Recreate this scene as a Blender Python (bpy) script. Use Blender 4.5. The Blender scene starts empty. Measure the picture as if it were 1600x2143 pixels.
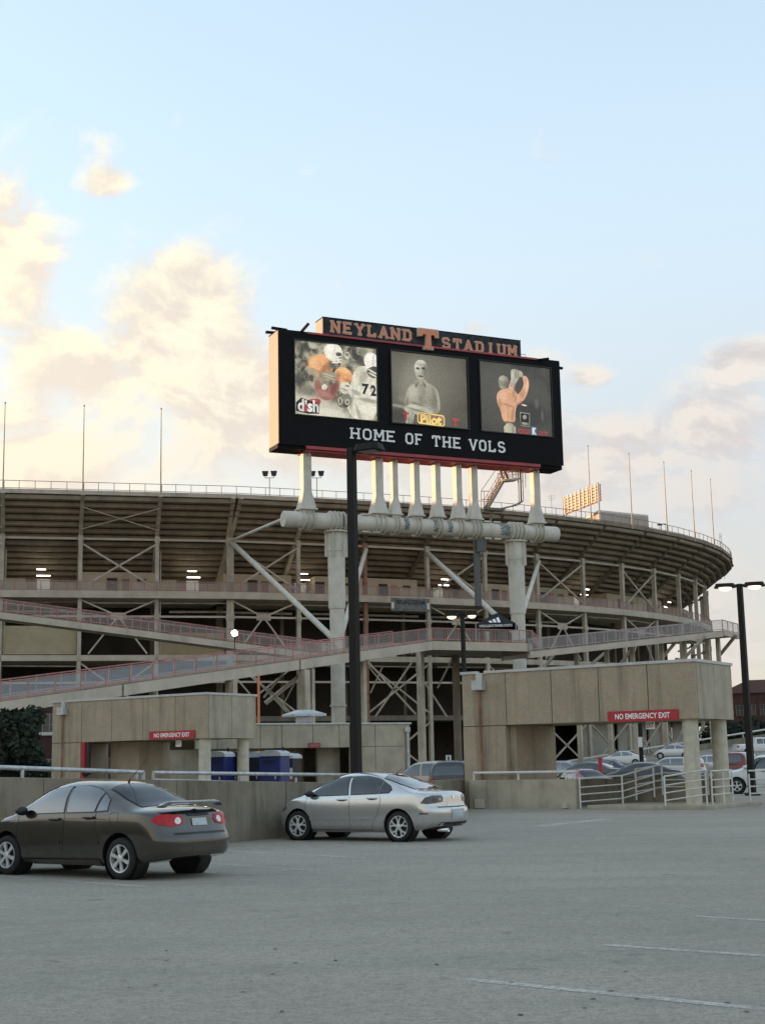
import bpy, bmesh, math, random
from mathutils import Vector, Matrix
from mathutils.bvhtree import BVHTree
random.seed(7)
R = math.radians
scene = bpy.context.scene
col = scene.collection

# ------------------------------------------------------------------ camera
FPX, CX, CY = 3000.0, 800.0, 1071.5           # focal length and centre of the photograph, in its pixels
EYE = Vector((0, 0, 1.65))
PITCH, ROLL = math.atan((1597 - CY) / FPX), R(-1.1)
cam_rot = Matrix.Rotation(R(90) + PITCH, 3, 'X') @ Matrix.Rotation(ROLL, 3, 'Z')
cd = bpy.data.cameras.new('camera')
cd.sensor_fit = 'VERTICAL'; cd.sensor_height = 36.0; cd.lens = FPX / 2143 * 36.0
cd.clip_start = 0.1; cd.clip_end = 6000
cam = bpy.data.objects.new('camera', cd); col.objects.link(cam)
cam.matrix_world = Matrix.Translation(EYE) @ cam_rot.to_4x4()
scene.camera = cam

# ------------------------------------------------------------------ light
SUN_AZ, SUN_EL = R(-76), R(5.5)               # measured from +Y, negative to the left
sun_dir = Vector((math.sin(SUN_AZ) * math.cos(SUN_EL), math.cos(SUN_AZ) * math.cos(SUN_EL), math.sin(SUN_EL)))
scene.view_settings.view_transform = 'Standard'
scene.view_settings.look = 'None'
scene.view_settings.exposure = 2.35
scene.view_settings.gamma = 1.0
scene.view_settings.use_curve_mapping = False

world = bpy.data.worlds.new('World'); scene.world = world; world.use_nodes = True
nt = world.node_tree; nt.nodes.clear()
class NT:
    def __init__(s, tree): s.t = tree
    def n(s, typ, **kw):
        nd = s.t.nodes.new(typ)
        for k, v in kw.items():
            if k.startswith('i_'): nd.inputs[k[2:].replace('_', ' ')].default_value = v
            else: setattr(nd, k, v)
        return nd
    def l(s, a, b): s.t.links.new(a, b)
    def m(s, op, a, b=None, c=None, clamp=False):
        nd = s.t.nodes.new('ShaderNodeMath'); nd.operation = op; nd.use_clamp = clamp
        for i, v in enumerate((a, b, c)):
            if v is None: continue
            if isinstance(v, (int, float)): nd.inputs[i].default_value = v
            else: s.t.links.new(v, nd.inputs[i])
        return nd.outputs[0]
    def ramp(s, fac, stops, interp='LINEAR'):
        nd = s.t.nodes.new('ShaderNodeValToRGB'); cr = nd.color_ramp; cr.interpolation = interp
        while len(cr.elements) < len(stops): cr.elements.new(0.5)
        for e, (p, c) in zip(cr.elements, stops):
            e.position = p; e.color = (c, c, c, 1) if isinstance(c, (int, float)) else (*c, 1)
        s.t.links.new(fac, nd.inputs[0]); return nd.outputs[0]
    def smooth(s, x, lo, hi, a=0.0, b=1.0):
        nd = s.t.nodes.new('ShaderNodeMapRange'); nd.interpolation_type = 'SMOOTHSTEP'
        s.t.links.new(x, nd.inputs[0])
        for i, v in enumerate((lo, hi, a, b)): nd.inputs[i + 1].default_value = v
        return nd.outputs[0]
    def mix(s, fac, a, b, mode='MIX'):
        nd = s.t.nodes.new('ShaderNodeMix'); nd.data_type = 'RGBA'; nd.blend_type = mode
        for sock, v in ((nd.inputs[0], fac), (nd.inputs[6], a), (nd.inputs[7], b)):
            if isinstance(v, (int, float)): sock.default_value = v
            elif isinstance(v, tuple): sock.default_value = (*v, 1)
            else: s.t.links.new(v, sock)
        return nd.outputs[2]
W = NT(nt)
sky = W.n('ShaderNodeTexSky', sky_type='NISHITA', sun_disc=False)
sky.sun_elevation = SUN_EL; sky.sun_rotation = SUN_AZ % (2 * math.pi)
sky.altitude = 280; sky.air_density = 1.0; sky.dust_density = 0.6; sky.ozone_density = 1.2
tc = W.n('ShaderNodeTexCoord')
sep = W.n('ShaderNodeSeparateXYZ'); W.l(tc.outputs['Generated'], sep.inputs[0])
dx, dy, dz = sep.outputs
az = W.m('ARCTAN2', dx, dy)                    # radians, 0 ahead, negative left
el = W.m('ARCSINE', dz)
def cloud_noise(sx, sy, ox, oy, detail=7.0, rough=0.55, dist=0.3):
    cv = W.n('ShaderNodeCombineXYZ')
    W.l(W.m('MULTIPLY_ADD', az, sx, ox), cv.inputs[0]); W.l(W.m('MULTIPLY_ADD', el, sy, oy), cv.inputs[1])
    nz = W.n('ShaderNodeTexNoise', i_Scale=1.0, i_Detail=detail, i_Roughness=rough, i_Distortion=dist)
    W.l(cv.outputs[0], nz.inputs['Vector']); return nz.outputs['Fac']
CL_OX, CL_OY = 12.9, 8.8
def masses(lst):                               # a few broad cloud masses, by direction: azimuth, elevation, widths (degrees), weight
    tot = None
    for a_, e_, wa, we, k in lst:
        g_ = W.m('ADD', W.m('POWER', W.m('DIVIDE', W.m('SUBTRACT', az, R(a_)), R(wa)), 2.0), W.m('POWER', W.m('DIVIDE', W.m('SUBTRACT', el, R(e_)), R(we)), 2.0))
        v = W.m('MULTIPLY', W.m('EXPONENT', W.m('MULTIPLY', g_, -1.0)), k); tot = v if tot is None else W.m('ADD', tot, v)
    return tot
MASS = masses([(-11.0, 17.0, 6.5, 4.2, .13), (-8.0, 18.4, 2.4, 2.5, .42), (-11.5, 15.6, 3.6, 1.7, .34), (-15.2, 20.4, 2.4, 3.0, .36), (-11.3, 22.7, 1.0, .8, .30), (-11.6, 24.3, 1.2, .6, .15), (-4.5, 15.0, 3.6, 1.9, .30), (-13, 12.0, 7, 2.4, .28), (14.8, 15.3, 2.0, 1.0, .46), (4.2, 17.1, 2.4, .55, .28), (8.6, 15.1, .8, .4, .30), (9, 11.5, 8, 2.2, .20), (13.0, 13.0, 4.0, 1.5, .22), (6.5, 16.0, 1.4, .6, .22), (-1, 12.5, 5, 2.4, .20), (-2.4, 19.0, 1.2, .4, .16),
    (-34, 17, 9, 5, .30), (-62, 14, 12, 5, .30), (40, 15, 10, 4, .30), (75, 13, 14, 5, .30), (120, 15, 16, 5, .30), (170, 14, 18, 5, .30), (-120, 15, 16, 5, .30)])
CN = (13.0, 19.0)
big = cloud_noise(CN[0], CN[1], CL_OX, CL_OY, 9.0, 0.60, 0.35)
big_up = cloud_noise(CN[0], CN[1], CL_OX - 0.10, CL_OY + 0.22, 6.0, 0.55, 0.35)   # density towards the light, for the shaded bases
bias = W.m('ADD', W.smooth(el, R(4), R(17), 0.08, -0.17), MASS)      # cover thins out with height, all round the sky
dens = W.m('ADD', big, bias)
cover = W.smooth(dens, 0.46, 0.73)
shade = W.smooth(W.m('SUBTRACT', W.m('ADD', big_up, bias), dens), -0.09, 0.09)      # 1 = thick cloud between here and the sun
low = W.smooth(el, R(8), R(19), 1.0, 0.0)
shade = W.m('MAXIMUM', shade, W.m('MULTIPLY', low, .55))
sunny = W.smooth(dx, 0.26, -0.34)              # clouds towards the low sun glow more
lit_c = W.mix(sunny, (0.98, 0.91, 0.82), (1.20, 1.09, 0.80))
drk_c = W.mix(sunny, (0.70, 0.65, 0.65), (0.97, 0.84, 0.70))
cl_c = W.mix(W.m('MULTIPLY', shade, 0.9), lit_c, drk_c)
veil = W.smooth(el, R(1), R(34), 0.90, 0.50)   # evening haze, thinning upwards
haze_c = W.mix(sunny, (0.70, 0.64, 0.65), (1.04, 0.88, 0.74))
haze_c = W.mix(W.smooth(el, R(8), R(24)), haze_c, (0.80, 0.88, 0.93))
bg_sky = W.n('ShaderNodeBackground'); W.l(sky.outputs[0], bg_sky.inputs[0]); bg_sky.inputs[1].default_value = 0.15
bg_hz = W.n('ShaderNodeBackground'); W.l(haze_c, bg_hz.inputs[0]); bg_hz.inputs[1].default_value = 0.178
bg_cl = W.n('ShaderNodeBackground'); W.l(cl_c, bg_cl.inputs[0]); bg_cl.inputs[1].default_value = 0.190
mx1 = W.n('ShaderNodeMixShader'); W.l(veil, mx1.inputs[0]); W.l(bg_sky.outputs[0], mx1.inputs[1]); W.l(bg_hz.outputs[0], mx1.inputs[2])
mx2 = W.n('ShaderNodeMixShader'); W.l(W.m('MULTIPLY', cover, 0.93), mx2.inputs[0]); W.l(mx1.outputs[0], mx2.inputs[1]); W.l(bg_cl.outputs[0], mx2.inputs[2])
wo = W.n('ShaderNodeOutputWorld'); W.l(mx2.outputs[0], wo.inputs[0])

sl = bpy.data.lights.new('sun', 'SUN'); sl.energy = 1.7; sl.angle = R(0.6); sl.color = (1.0, 0.56, 0.29)
so = bpy.data.objects.new('sun', sl); col.objects.link(so)
so.rotation_euler = sun_dir.to_track_quat('Z', 'Y').to_euler(); so.location = (-60, 20, 60)

# ------------------------------------------------------------------ layout helpers
def ray(px, py): return (cam_rot @ Vector(((px - CX) / FPX, -(py - CY) / FPX, -1.0)))
def at(px, py, d):                              # the point seen at a pixel, d metres ahead
    r = ray(px, py); return EYE + r * (d / r.y)
def onground(px, py, z=0.0):
    r = ray(px, py); return EYE + r * ((z - EYE.z) / r.z)
def onplane(px, py, p0, nrm):
    r = ray(px, py); return EYE + r * ((p0 - EYE).dot(nrm) / r.dot(nrm))

GRID = R(34)                                    # the parking grid is turned 34 degrees
GU = Vector((math.cos(GRID), -math.sin(GRID), 0))   # along the parked cars, towards the camera right
GV = Vector((math.sin(GRID), math.cos(GRID), 0))    # away to the right
Z = Vector((0, 0, 1))

# ------------------------------------------------------------------ object helpers
def tag(o, label=None, cat=None, group=None, kind=None):
    if label: o['label'] = label
    if cat: o['category'] = cat
    if group: o['group'] = group
    if kind: o['kind'] = kind
    return o
def thing(name, label, cat, loc=(0, 0, 0), rz=0.0, group=None):
    o = bpy.data.objects.new(name, None); o.empty_display_size = 0.3; col.objects.link(o)
    o.location = loc; o.rotation_euler = (0, 0, rz); o['_o'] = 0
    del o['_o']
    return tag(o, label, cat, group)
def root_of(o):
    while o.parent: o = o.parent
    return o
class MB:
    """collects faces; build() links them as one mesh object. Points are in world space unless local=True."""
    def __init__(s): s.v = []; s.f = []; s.mi = []; s.cur = 0
    def add(s, vs, fs):
        b = len(s.v); s.v += [Vector(v) for v in vs]
        for f in fs: s.f.append([b + i for i in f]); s.mi.append(s.cur)
        return s
    def hexa(s, p):                              # p: 8 points, bottom loop then top loop
        return s.add(p, [(3, 2, 1, 0), (4, 5, 6, 7), (0, 1, 5, 4), (1, 2, 6, 5), (2, 3, 7, 6), (3, 0, 4, 7)])
    def box(s, c, sx, sy, sz, m=None):           # centre, full sizes, optional 3x3 frame
        c = Vector(c); p = []
        for z in (-.5, .5):
            for x, y in ((-.5, -.5), (.5, -.5), (.5, .5), (-.5, .5)):
                q = Vector((x * sx, y * sy, z * sz)); p.append(c + (m @ q if m else q))
        return s.hexa(p)
    def beam(s, a, b, w, h, up=Z):               # rectangular bar from a to b
        a, b = Vector(a), Vector(b); d = (b - a).normalized()
        if abs(d.dot(up)) > .97: up = Vector((0, 1, 0)) if abs(d.y) < .9 else Vector((1, 0, 0))
        r = d.cross(up).normalized() * w / 2; t = r.cross(d).normalized() * h / 2
        return s.hexa([a - r - t, a + r - t, a + r + t, a - r + t, b - r - t, b + r - t, b + r + t, b - r + t])
    def tube(s, a, b, r0, r1=None, n=12, caps=True):
        a, b = Vector(a), Vector(b); r1 = r0 if r1 is None else r1
        d = (b - a).normalized(); u = d.orthogonal().normalized(); w = d.cross(u)
        p = [a + (u * math.cos(k * 2 * math.pi / n) + w * math.sin(k * 2 * math.pi / n)) * r0 for k in range(n)]
        p += [b + (u * math.cos(k * 2 * math.pi / n) + w * math.sin(k * 2 * math.pi / n)) * r1 for k in range(n)]
        f = [(k, (k + 1) % n, n + (k + 1) % n, n + k) for k in range(n)]
        if caps: f += [tuple(range(n - 1, -1, -1)), tuple(range(n, 2 * n))]
        return s.add(p, f)
    def path(s, pts, r, n=8):
        for a, b in zip(pts[:-1], pts[1:]): s.tube(a, b, r, n=n)
        return s
    def lathe(s, o, axis, prof, n=24):           # prof: (radius, along axis)
        o, axis = Vector(o), Vector(axis).normalized(); u = axis.orthogonal().normalized(); w = axis.cross(u)
        p = []; m = len(prof)
        for k in range(n):
            c, q = math.cos(k * 2 * math.pi / n), math.sin(k * 2 * math.pi / n)
            p += [o + axis * h + (u * c + w * q) * r for r, h in prof]
        f = [(k * m + j, k * m + j + 1, ((k + 1) % n) * m + j + 1, ((k + 1) % n) * m + j) for k in range(n) for j in range(m - 1)]
        return s.add(p, f)
    def prism(s, poly, e):                       # polygon of points swept by vector e
        n = len(poly); e = Vector(e); p = [Vector(q) for q in poly]
        return s.add(p + [q + e for q in p], [tuple(range(n - 1, -1, -1)), tuple(range(n, 2 * n))] + [(k, (k + 1) % n, n + (k + 1) % n, n + k) for k in range(n)])
    def mesh(s, name, mats, off=Vector((0, 0, 0)), smooth=False):
        me = bpy.data.meshes.new(name)
        me.from_pydata([tuple(v - off) for v in s.v], [], s.f)
        for m in (mats if isinstance(mats, (list, tuple)) else [mats]): me.materials.append(m)
        if max(s.mi, default=0): me.polygons.foreach_set('material_index', s.mi)
        if smooth: me.polygons.foreach_set('use_smooth', [True] * len(me.polygons)); me.update()
        bm = bmesh.new(); bm.from_mesh(me); bmesh.ops.recalc_face_normals(bm, faces=bm.faces)
        bm.to_mesh(me); bm.free()
        return me
    def build(s, name, mats, parent=None, local=False, smooth=False, bevel=0.0, sharp=None):
        off = Vector((0, 0, 0))
        if parent and not local:
            r = root_of(parent); off = Vector(r.location)
        top = parent is None
        if top and not local and s.v:            # put the origin of a one-mesh thing at its base
            xs = [v.x for v in s.v]; ys = [v.y for v in s.v]; zs = [v.z for v in s.v]
            off = Vector(((min(xs) + max(xs)) / 2, (min(ys) + max(ys)) / 2, min(zs)))
        me = s.mesh(name, mats, off, smooth)
        o = bpy.data.objects.new(name, me); col.objects.link(o); o.parent = parent
        if top: o.location = off
        if bevel:
            b = o.modifiers.new('bevel', 'BEVEL'); b.width = bevel; b.segments = 2; b.limit_method = 'ANGLE'; b.angle_limit = R(40)
        if smooth and sharp:
            me.polygons.foreach_set('use_smooth', [True] * len(me.polygons))
            me.set_sharp_from_angle(angle=R(sharp))
        return o
def copy_tree(o, parent=None):
    c = o.copy(); col.objects.link(c); c.parent = parent
    for ch in list(o.children): copy_tree(ch, c)
    return c
_tx = {}
def text_mesh(s, size, extrude=0.01, bold=0.0, align='CENTER', shear=0.0):
    cu = bpy.data.curves.new('lettering', 'FONT'); cu.body = s; cu.size = size; cu.extrude = extrude
    cu.align_x = align; cu.align_y = 'CENTER'; cu.offset = bold; cu.shear = shear; cu.resolution_u = 3
    o = bpy.data.objects.new('lettering', cu); col.objects.link(o)
    dg = bpy.context.evaluated_depsgraph_get()
    me = bpy.data.meshes.new_from_object(o.evaluated_get(dg))
    bpy.data.objects.remove(o); bpy.data.curves.remove(cu)
    return me
def text_on(s, height, width, M, mat, parent, name='lettering', extrude=0.01, bold=0.0, shear=0.0):
    """lettering scaled to height x width, in frame M (x right, y up, z out), child of parent"""
    me = text_mesh(s, 1.0, 0.0, bold, shear=shear)
    xs = [v.co.x for v in me.vertices]; ys = [v.co.y for v in me.vertices]
    kx, ky = width / (max(xs) - min(xs)), height / (max(ys) - min(ys))
    cx, cy = (max(xs) + min(xs)) / 2, (max(ys) + min(ys)) / 2
    off = Vector(root_of(parent).location)
    rot = Matrix.Rotation(-root_of(parent).rotation_euler.z, 4, 'Z')
    for v in me.vertices:
        v.co = rot @ ((M @ Vector(((v.co.x - cx) * kx, (v.co.y - cy) * ky, extrude))) - off)
    me.materials.clear(); me.materials.append(mat)
    o = bpy.data.objects.new(name, me); col.objects.link(o); o.parent = parent
    return o

# ------------------------------------------------------------------ materials
MATS = {}
def mat(name, c, rough=0.6, metal=0.0, var=0.12, scale=3.0, bump=0.0, bscale=40.0, c2=None, stain=0.0, stainc=(0.05, 0.045, 0.04), stain_scale=(1.2, 1.2, 0.15),
        coat=0.0, emit=0.0, emitc=None, spec=None, flake=0.0):
    if name in MATS: return MATS[name]
    m = bpy.data.materials.new(name); m.use_nodes = True; T = NT(m.node_tree); T.t.nodes.clear()
    b = T.n('ShaderNodeBsdfPrincipled'); out = T.n('ShaderNodeOutputMaterial'); T.l(b.outputs[0], out.inputs[0])
    b.inputs['Roughness'].default_value = rough; b.inputs['Metallic'].default_value = metal
    if spec is not None: b.inputs['Specular IOR Level'].default_value = spec
    if coat: b.inputs['Coat Weight'].default_value = coat; b.inputs['Coat Roughness'].default_value = 0.04
    tcn = T.n('ShaderNodeTexCoord'); V = tcn.outputs['Object']
    colr = None
    if var or c2:
        nz = T.n('ShaderNodeTexNoise', i_Scale=scale, i_Detail=6.0, i_Roughness=0.6); T.l(V, nz.inputs['Vector'])
        f = T.smooth(nz.outputs['Fac'], 0.3, 0.7)
        lo = tuple(max(0, x * (1 - var)) for x in c); hi = c2 if c2 else tuple(min(1, x * (1 + var)) for x in c)
        colr = T.mix(f, lo, hi)
        if rough > 0.3:
            T.l(T.m('MULTIPLY_ADD', nz.outputs['Fac'], 0.25, rough - 0.12, clamp=True), b.inputs['Roughness'])
    if stain:
        mp = T.n('ShaderNodeMapping'); mp.inputs['Scale'].default_value = stain_scale; T.l(V, mp.inputs[0])
        n2 = T.n('ShaderNodeTexNoise', i_Scale=1.0, i_Detail=8.0, i_Roughness=0.7); T.l(mp.outputs[0], n2.inputs['Vector'])
        colr = T.mix(T.m('MULTIPLY', T.smooth(n2.outputs['Fac'], 0.48, 0.72), stain), colr or c, stainc)
    if flake:
        n3 = T.n('ShaderNodeTexVoronoi', i_Scale=flake); T.l(V, n3.inputs['Vector'])
        colr = T.mix(0.25, colr or c, T.mix(1.0, colr or c, n3.outputs['Color'], 'MULTIPLY'))
    if colr: T.l(colr, b.inputs['Base Color'])
    else: b.inputs['Base Color'].default_value = (*c, 1)
    if bump:
        n4 = T.n('ShaderNodeTexNoise', i_Scale=bscale, i_Detail=4.0); T.l(V, n4.inputs['Vector'])
        bp = T.n('ShaderNodeBump', i_Strength=bump, i_Distance=0.02); T.l(n4.outputs['Fac'], bp.inputs['Height']); T.l(bp.outputs[0], b.inputs['Normal'])
    if emit:
        b.inputs['Emission Color'].default_value = (*(emitc or c), 1); b.inputs['Emission Strength'].default_value = emit
    MATS[name] = m; return m

M_conc = mat('aggregate_panel', (0.43, 0.345, 0.24), 0.9, var=0.09, scale=1.2, bump=0.5, bscale=60, flake=26.0, stain=0.65, stainc=(0.18, 0.14, 0.095), stain_scale=(2.4, 2.4, 0.13))
M_conc2 = mat('plain_concrete', (0.38, 0.335, 0.25), 0.9, var=0.15, scale=1.0, bump=0.3, bscale=40, stain=0.5, stainc=(0.12, 0.10, 0.08), stain_scale=(1.4, 1.4, 0.15))
M_parapet = mat('parapet_concrete', (0.22, 0.19, 0.14), 0.92, var=0.2, scale=0.9, bump=0.4, bscale=30, stain=0.75, stainc=(0.055, 0.045, 0.035), stain_scale=(2.6, 2.6, 0.25))
M_cap = mat('roof_edge_metal', (0.50, 0.49, 0.46), 0.5, 0.2, var=0.1, stain=0.2)
M_colm = mat('column_concrete', (0.52, 0.475, 0.37), 0.85, var=0.12, bump=0.25, bscale=30, stain=0.35, stainc=(0.2, 0.18, 0.14), stain_scale=(3, 3, 0.3))
M_galv = mat('galvanised_steel', (0.47, 0.48, 0.48), 0.45, 0.55, var=0.2, scale=6, stain=0.3, stainc=(0.2, 0.17, 0.14))
M_white_paint = mat('white_paint', (0.62, 0.61, 0.57), 0.5, var=0.1, scale=2, stain=0.3, stainc=(0.3, 0.27, 0.22), stain_scale=(1, 1, .2))
M_tube = mat('tower_paint', (0.58, 0.54, 0.455), 0.55, var=0.1, scale=0.8, stain=0.4, stainc=(0.30, 0.27, 0.22), stain_scale=(.7, .7, .18))
M_patch = mat('peeling_paint', (0.20, 0.22, 0.20), 0.7, var=0.5, scale=3.0)
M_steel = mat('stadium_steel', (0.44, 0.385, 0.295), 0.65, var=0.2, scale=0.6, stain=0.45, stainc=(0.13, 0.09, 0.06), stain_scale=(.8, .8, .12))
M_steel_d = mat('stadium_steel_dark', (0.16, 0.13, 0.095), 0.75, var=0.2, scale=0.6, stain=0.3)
M_rust = mat('rusty_steel', (0.25, 0.13, 0.07), 0.8, var=0.3, scale=1.5, stain=0.5, stainc=(0.33, 0.29, 0.24))
M_seat = mat('seating_concrete', (0.245, 0.195, 0.135), 0.9, var=0.22, scale=0.35, stain=0.5, stainc=(0.09, 0.07, 0.05), stain_scale=(.5, .5, .3))
M_slab = mat('floor_concrete', (0.50, 0.43, 0.345), 0.85, var=0.12, scale=0.4, stain=0.35, stainc=(0.16, 0.12, 0.09), stain_scale=(.4, .4, .2))
M_beige = mat('beige_block', (0.46, 0.37, 0.255), 0.9, var=0.1, scale=0.5)
M_tan = mat('tan_panel', (0.38, 0.31, 0.195), 0.9, var=0.1, scale=0.4)
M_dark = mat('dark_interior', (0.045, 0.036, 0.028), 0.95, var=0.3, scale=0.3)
M_redrail = mat('red_rail_paint', (0.42, 0.19, 0.16), 0.6, var=0.2, scale=2)
M_mesh_p = mat('wire_mesh_panel', (0.30, 0.25, 0.23), 0.7, 0.2, var=0.2, scale=2)
M_redpaint = mat('red_sign_paint', (0.42, 0.022, 0.03), 0.45, var=0.1, scale=4)
M_redbeam = mat('red_beam_paint', (0.36, 0.05, 0.055), 0.5, var=0.2, scale=.6)
M_white = mat('white_lettering', (0.88, 0.87, 0.84), 0.5, var=0.0)
M_black = mat('black_panel', (0.006, 0.006, 0.007), 0.6, var=0.3, scale=.4, spec=0.12)
M_blackm = mat('black_metal', (0.018, 0.018, 0.018), 0.5, 0.2, var=0.2)
M_pole = mat('bronze_pole_paint', (0.014, 0.0125, 0.010), 0.6, 0.0, var=0.25, scale=1.5, spec=0.2)
M_orange = mat('orange_letter', (0.74, 0.27, 0.14), 0.5, var=0.1, scale=1)
M_boxside = mat('cabinet_sheet', (0.27, 0.245, 0.21), 0.6, 0.1, var=0.1, scale=0.5, stain=0.3)
M_tyre = mat('tyre_rubber', (0.012, 0.012, 0.012), 0.8, var=0.3, scale=8)
M_rim = mat('alloy_wheel', (0.66, 0.66, 0.64), 0.35, 0.45, var=0.1)
M_rim_d = mat('wheel_shadow_metal', (0.03, 0.03, 0.03), 0.6, 0.4, var=0.1)
M_trim = mat('black_trim', (0.012, 0.012, 0.013), 0.45, var=0.0)
M_chrome = mat('chrome', (0.75, 0.75, 0.75), 0.12, 1.0, var=0.0)
M_plate = mat('licence_plate', (0.45, 0.50, 0.52), 0.45, var=0.15, scale=9)
M_plate_t = mat('plate_print', (0.08, 0.11, 0.16), 0.5, var=0.0)
M_lens_r = mat('red_lens', (0.42, 0.006, 0.008), 0.15, var=0.25, scale=14, coat=0.25, spec=0.25)
M_lens_dr = mat('smoked_red_lens', (0.10, 0.006, 0.008), 0.12, var=0.2, scale=14, coat=0.5)
M_lens_w = mat('clear_lens', (0.62, 0.60, 0.58), 0.1, 0.3, var=0.2, scale=14, coat=1.0)
M_lens_d = mat('smoked_lens', (0.02, 0.018, 0.02), 0.06, var=0.2, scale=12, coat=1.0)
M_glass_c = mat('clear_car_glass', (0.05, 0.055, 0.055), 0.04, var=0.5, scale=1.5, spec=0.9, coat=1.0)
M_glass = mat('car_glass', (0.012, 0.015, 0.018), 0.03, var=0.0, spec=0.9, coat=1.0)
M_glass_r = mat('tinted_rear_glass', (0.008, 0.010, 0.016), 0.06, var=0.0, spec=0.35)
def pane_mat(name, tint, k, add):
    m = bpy.data.materials.new(name); m.use_nodes = True; T = NT(m.node_tree); T.t.nodes.clear()
    tr = T.n('ShaderNodeBsdfTransparent'); tr.inputs[0].default_value = (*tint, 1); gl = T.n('ShaderNodeBsdfGlossy', i_Roughness=0.02); fr = T.n('ShaderNodeFresnel', i_IOR=1.5)
    mx = T.n('ShaderNodeMixShader'); out = T.n('ShaderNodeOutputMaterial'); T.l(T.m('MULTIPLY_ADD', fr.outputs[0], k, add, clamp=True), mx.inputs[0])
    T.l(tr.outputs[0], mx.inputs[1]); T.l(gl.outputs[0], mx.inputs[2]); T.l(mx.outputs[0], out.inputs[0]); return m
M_pane = pane_mat('clear_side_glass', (.62, .66, .63), 1.2, .06)
M_pane_d = pane_mat('tinted_side_glass', (.30, .32, .32), 1.6, .16)
M_seat_c = mat('car_seat_cloth', (0.06, 0.058, 0.055), 0.9, var=0.2, scale=8)
M_bark = mat('bark', (0.06, 0.045, 0.035), 0.95, var=0.3)
M_leaf = mat('leaf_green', (0.014, 0.022, 0.010), 0.9, var=0.4, scale=2)
M_brick = mat('red_brick', (0.105, 0.048, 0.037), 0.9, var=0.25, scale=1.5)
M_roof_t = mat('roof_slate', (0.12, 0.055, 0.04), 0.9, var=0.2)
M_window = mat('window_glass', (0.03, 0.035, 0.04), 0.1, var=0.0)
M_blue = mat('blue_plastic', (0.010, 0.022, 0.13), 0.45, var=0.15, scale=2)
M_blue_d = mat('dark_blue_plastic', (0.005, 0.008, 0.03), 0.5, var=0.15, scale=2)
M_greyroof = mat('pale_plastic', (0.45, 0.46, 0.47), 0.5, var=0.1)
M_lamp_w = mat('fluorescent_tube', (1, 1, 1), 0.5, var=0, emit=1.6, emitc=(1.0, 0.93, 0.8))
M_lamp_o = mat('sodium_lens', (1, 0.8, 0.5), 0.4, var=0, emit=0.45, emitc=(1.0, 0.74, 0.45))
M_lamp_hot = mat('floodlight_lens', (1, 0.9, 0.7), 0.4, var=0, emit=8.0, emitc=(1.0, 0.85, 0.58))

# ================================================================== ground
def ground_z(x, y):                              # the lot behind the pavilion climbs gently to the right
    f = max(0.0, (y - 78) / 97.0)
    return f * (0.75 + max(0.0, x - 14) * 0.085) if x > 8 else f * 0.75 * max(0.0, min(1.0, (x + 4) / 12.0))
def deck_material():
    m = bpy.data.materials.new('worn_deck_surface'); m.use_nodes = True; T = NT(m.node_tree); T.t.nodes.clear()
    b = T.n('ShaderNodeBsdfPrincipled', i_Roughness=0.85); out = T.n('ShaderNodeOutputMaterial'); T.l(b.outputs[0], out.inputs[0])
    g = T.n('ShaderNodeTexCoord'); V = g.outputs['Object']
    mp = T.n('ShaderNodeMapping'); mp.inputs['Rotation'].default_value = (0, 0, GRID); mp.inputs['Scale'].default_value = (0.22, 0.9, 1); T.l(V, mp.inputs[0])
    def nz(scale, detail, rough, vec=V, dist=0.0):
        n = T.n('ShaderNodeTexNoise', i_Scale=scale, i_Detail=detail, i_Roughness=rough, i_Distortion=dist); T.l(vec, n.inputs['Vector']); return n.outputs['Fac']
    c = T.mix(T.smooth(nz(0.13, 5, .6), .34, .66), (0.305, 0.264, 0.208), (0.40, 0.348, 0.277))
    c = T.mix(T.m('MULTIPLY', T.smooth(nz(1.0, 7, .65, mp.outputs[0]), .42, .68), .60), c, (0.235, 0.216, 0.178))     # long worn streaks
    c = T.mix(T.m('MULTIPLY', T.smooth(nz(0.55, 9, .78, V, .9), .55, .70), .55), c, (0.19, 0.175, 0.145))            # blotches and drips
    c = T.mix(T.m('MULTIPLY', T.smooth(nz(3.2, 8, .75), .42, .66), .50), c, (0.42, 0.38, 0.305))                    # mottling
    c = T.mix(T.m('MULTIPLY', T.smooth(nz(11, 5, .75), .46, .62), .55), c, (0.17, 0.158, 0.13))                     # coarse aggregate
    c = T.mix(T.m('MULTIPLY', T.smooth(nz(38, 4, .7), .42, .60), .60), c, (0.17, 0.158, 0.13))                      # fine aggregate
    oil = T.m('MULTIPLY', T.smooth(nz(2.2, 4, .6, V, .4), .60, .70), T.smooth(nz(.21, 3, .5), .40, .58))
    c = T.mix(T.m('MULTIPLY', oil, .55), c, (0.09, 0.085, 0.075))                                                    # oil spots
    vo = T.n('ShaderNodeTexVoronoi', i_Scale=0.55, feature='DISTANCE_TO_EDGE'); 
    vv = T.n('ShaderNodeVectorMath', operation='ADD'); T.l(V, vv.inputs[0])
    nv = T.n('ShaderNodeTexNoise', i_Scale=1.2, i_Detail=5.0); T.l(V, nv.inputs['Vector']); T.l(nv.outputs['Color'], vv.inputs[1])
    T.l(vv.outputs[0], vo.inputs['Vector'])
    crack = T.m('MULTIPLY', T.smooth(vo.outputs['Distance'], 0.0, 0.006, 1, 0), T.smooth(nz(.12, 3, .5), .52, .62))
    c = T.mix(T.m('MULTIPLY', crack, .35), c, (0.07, 0.07, 0.068))
    T.l(c, b.inputs['Base Color'])
    bp = T.n('ShaderNodeBump', i_Strength=0.35, i_Distance=0.01); T.l(nz(120, 4, .7), bp.inputs['Height']); T.l(bp.outputs[0], b.inputs['Normal'])
    return m
M_deck = deck_material()
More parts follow.
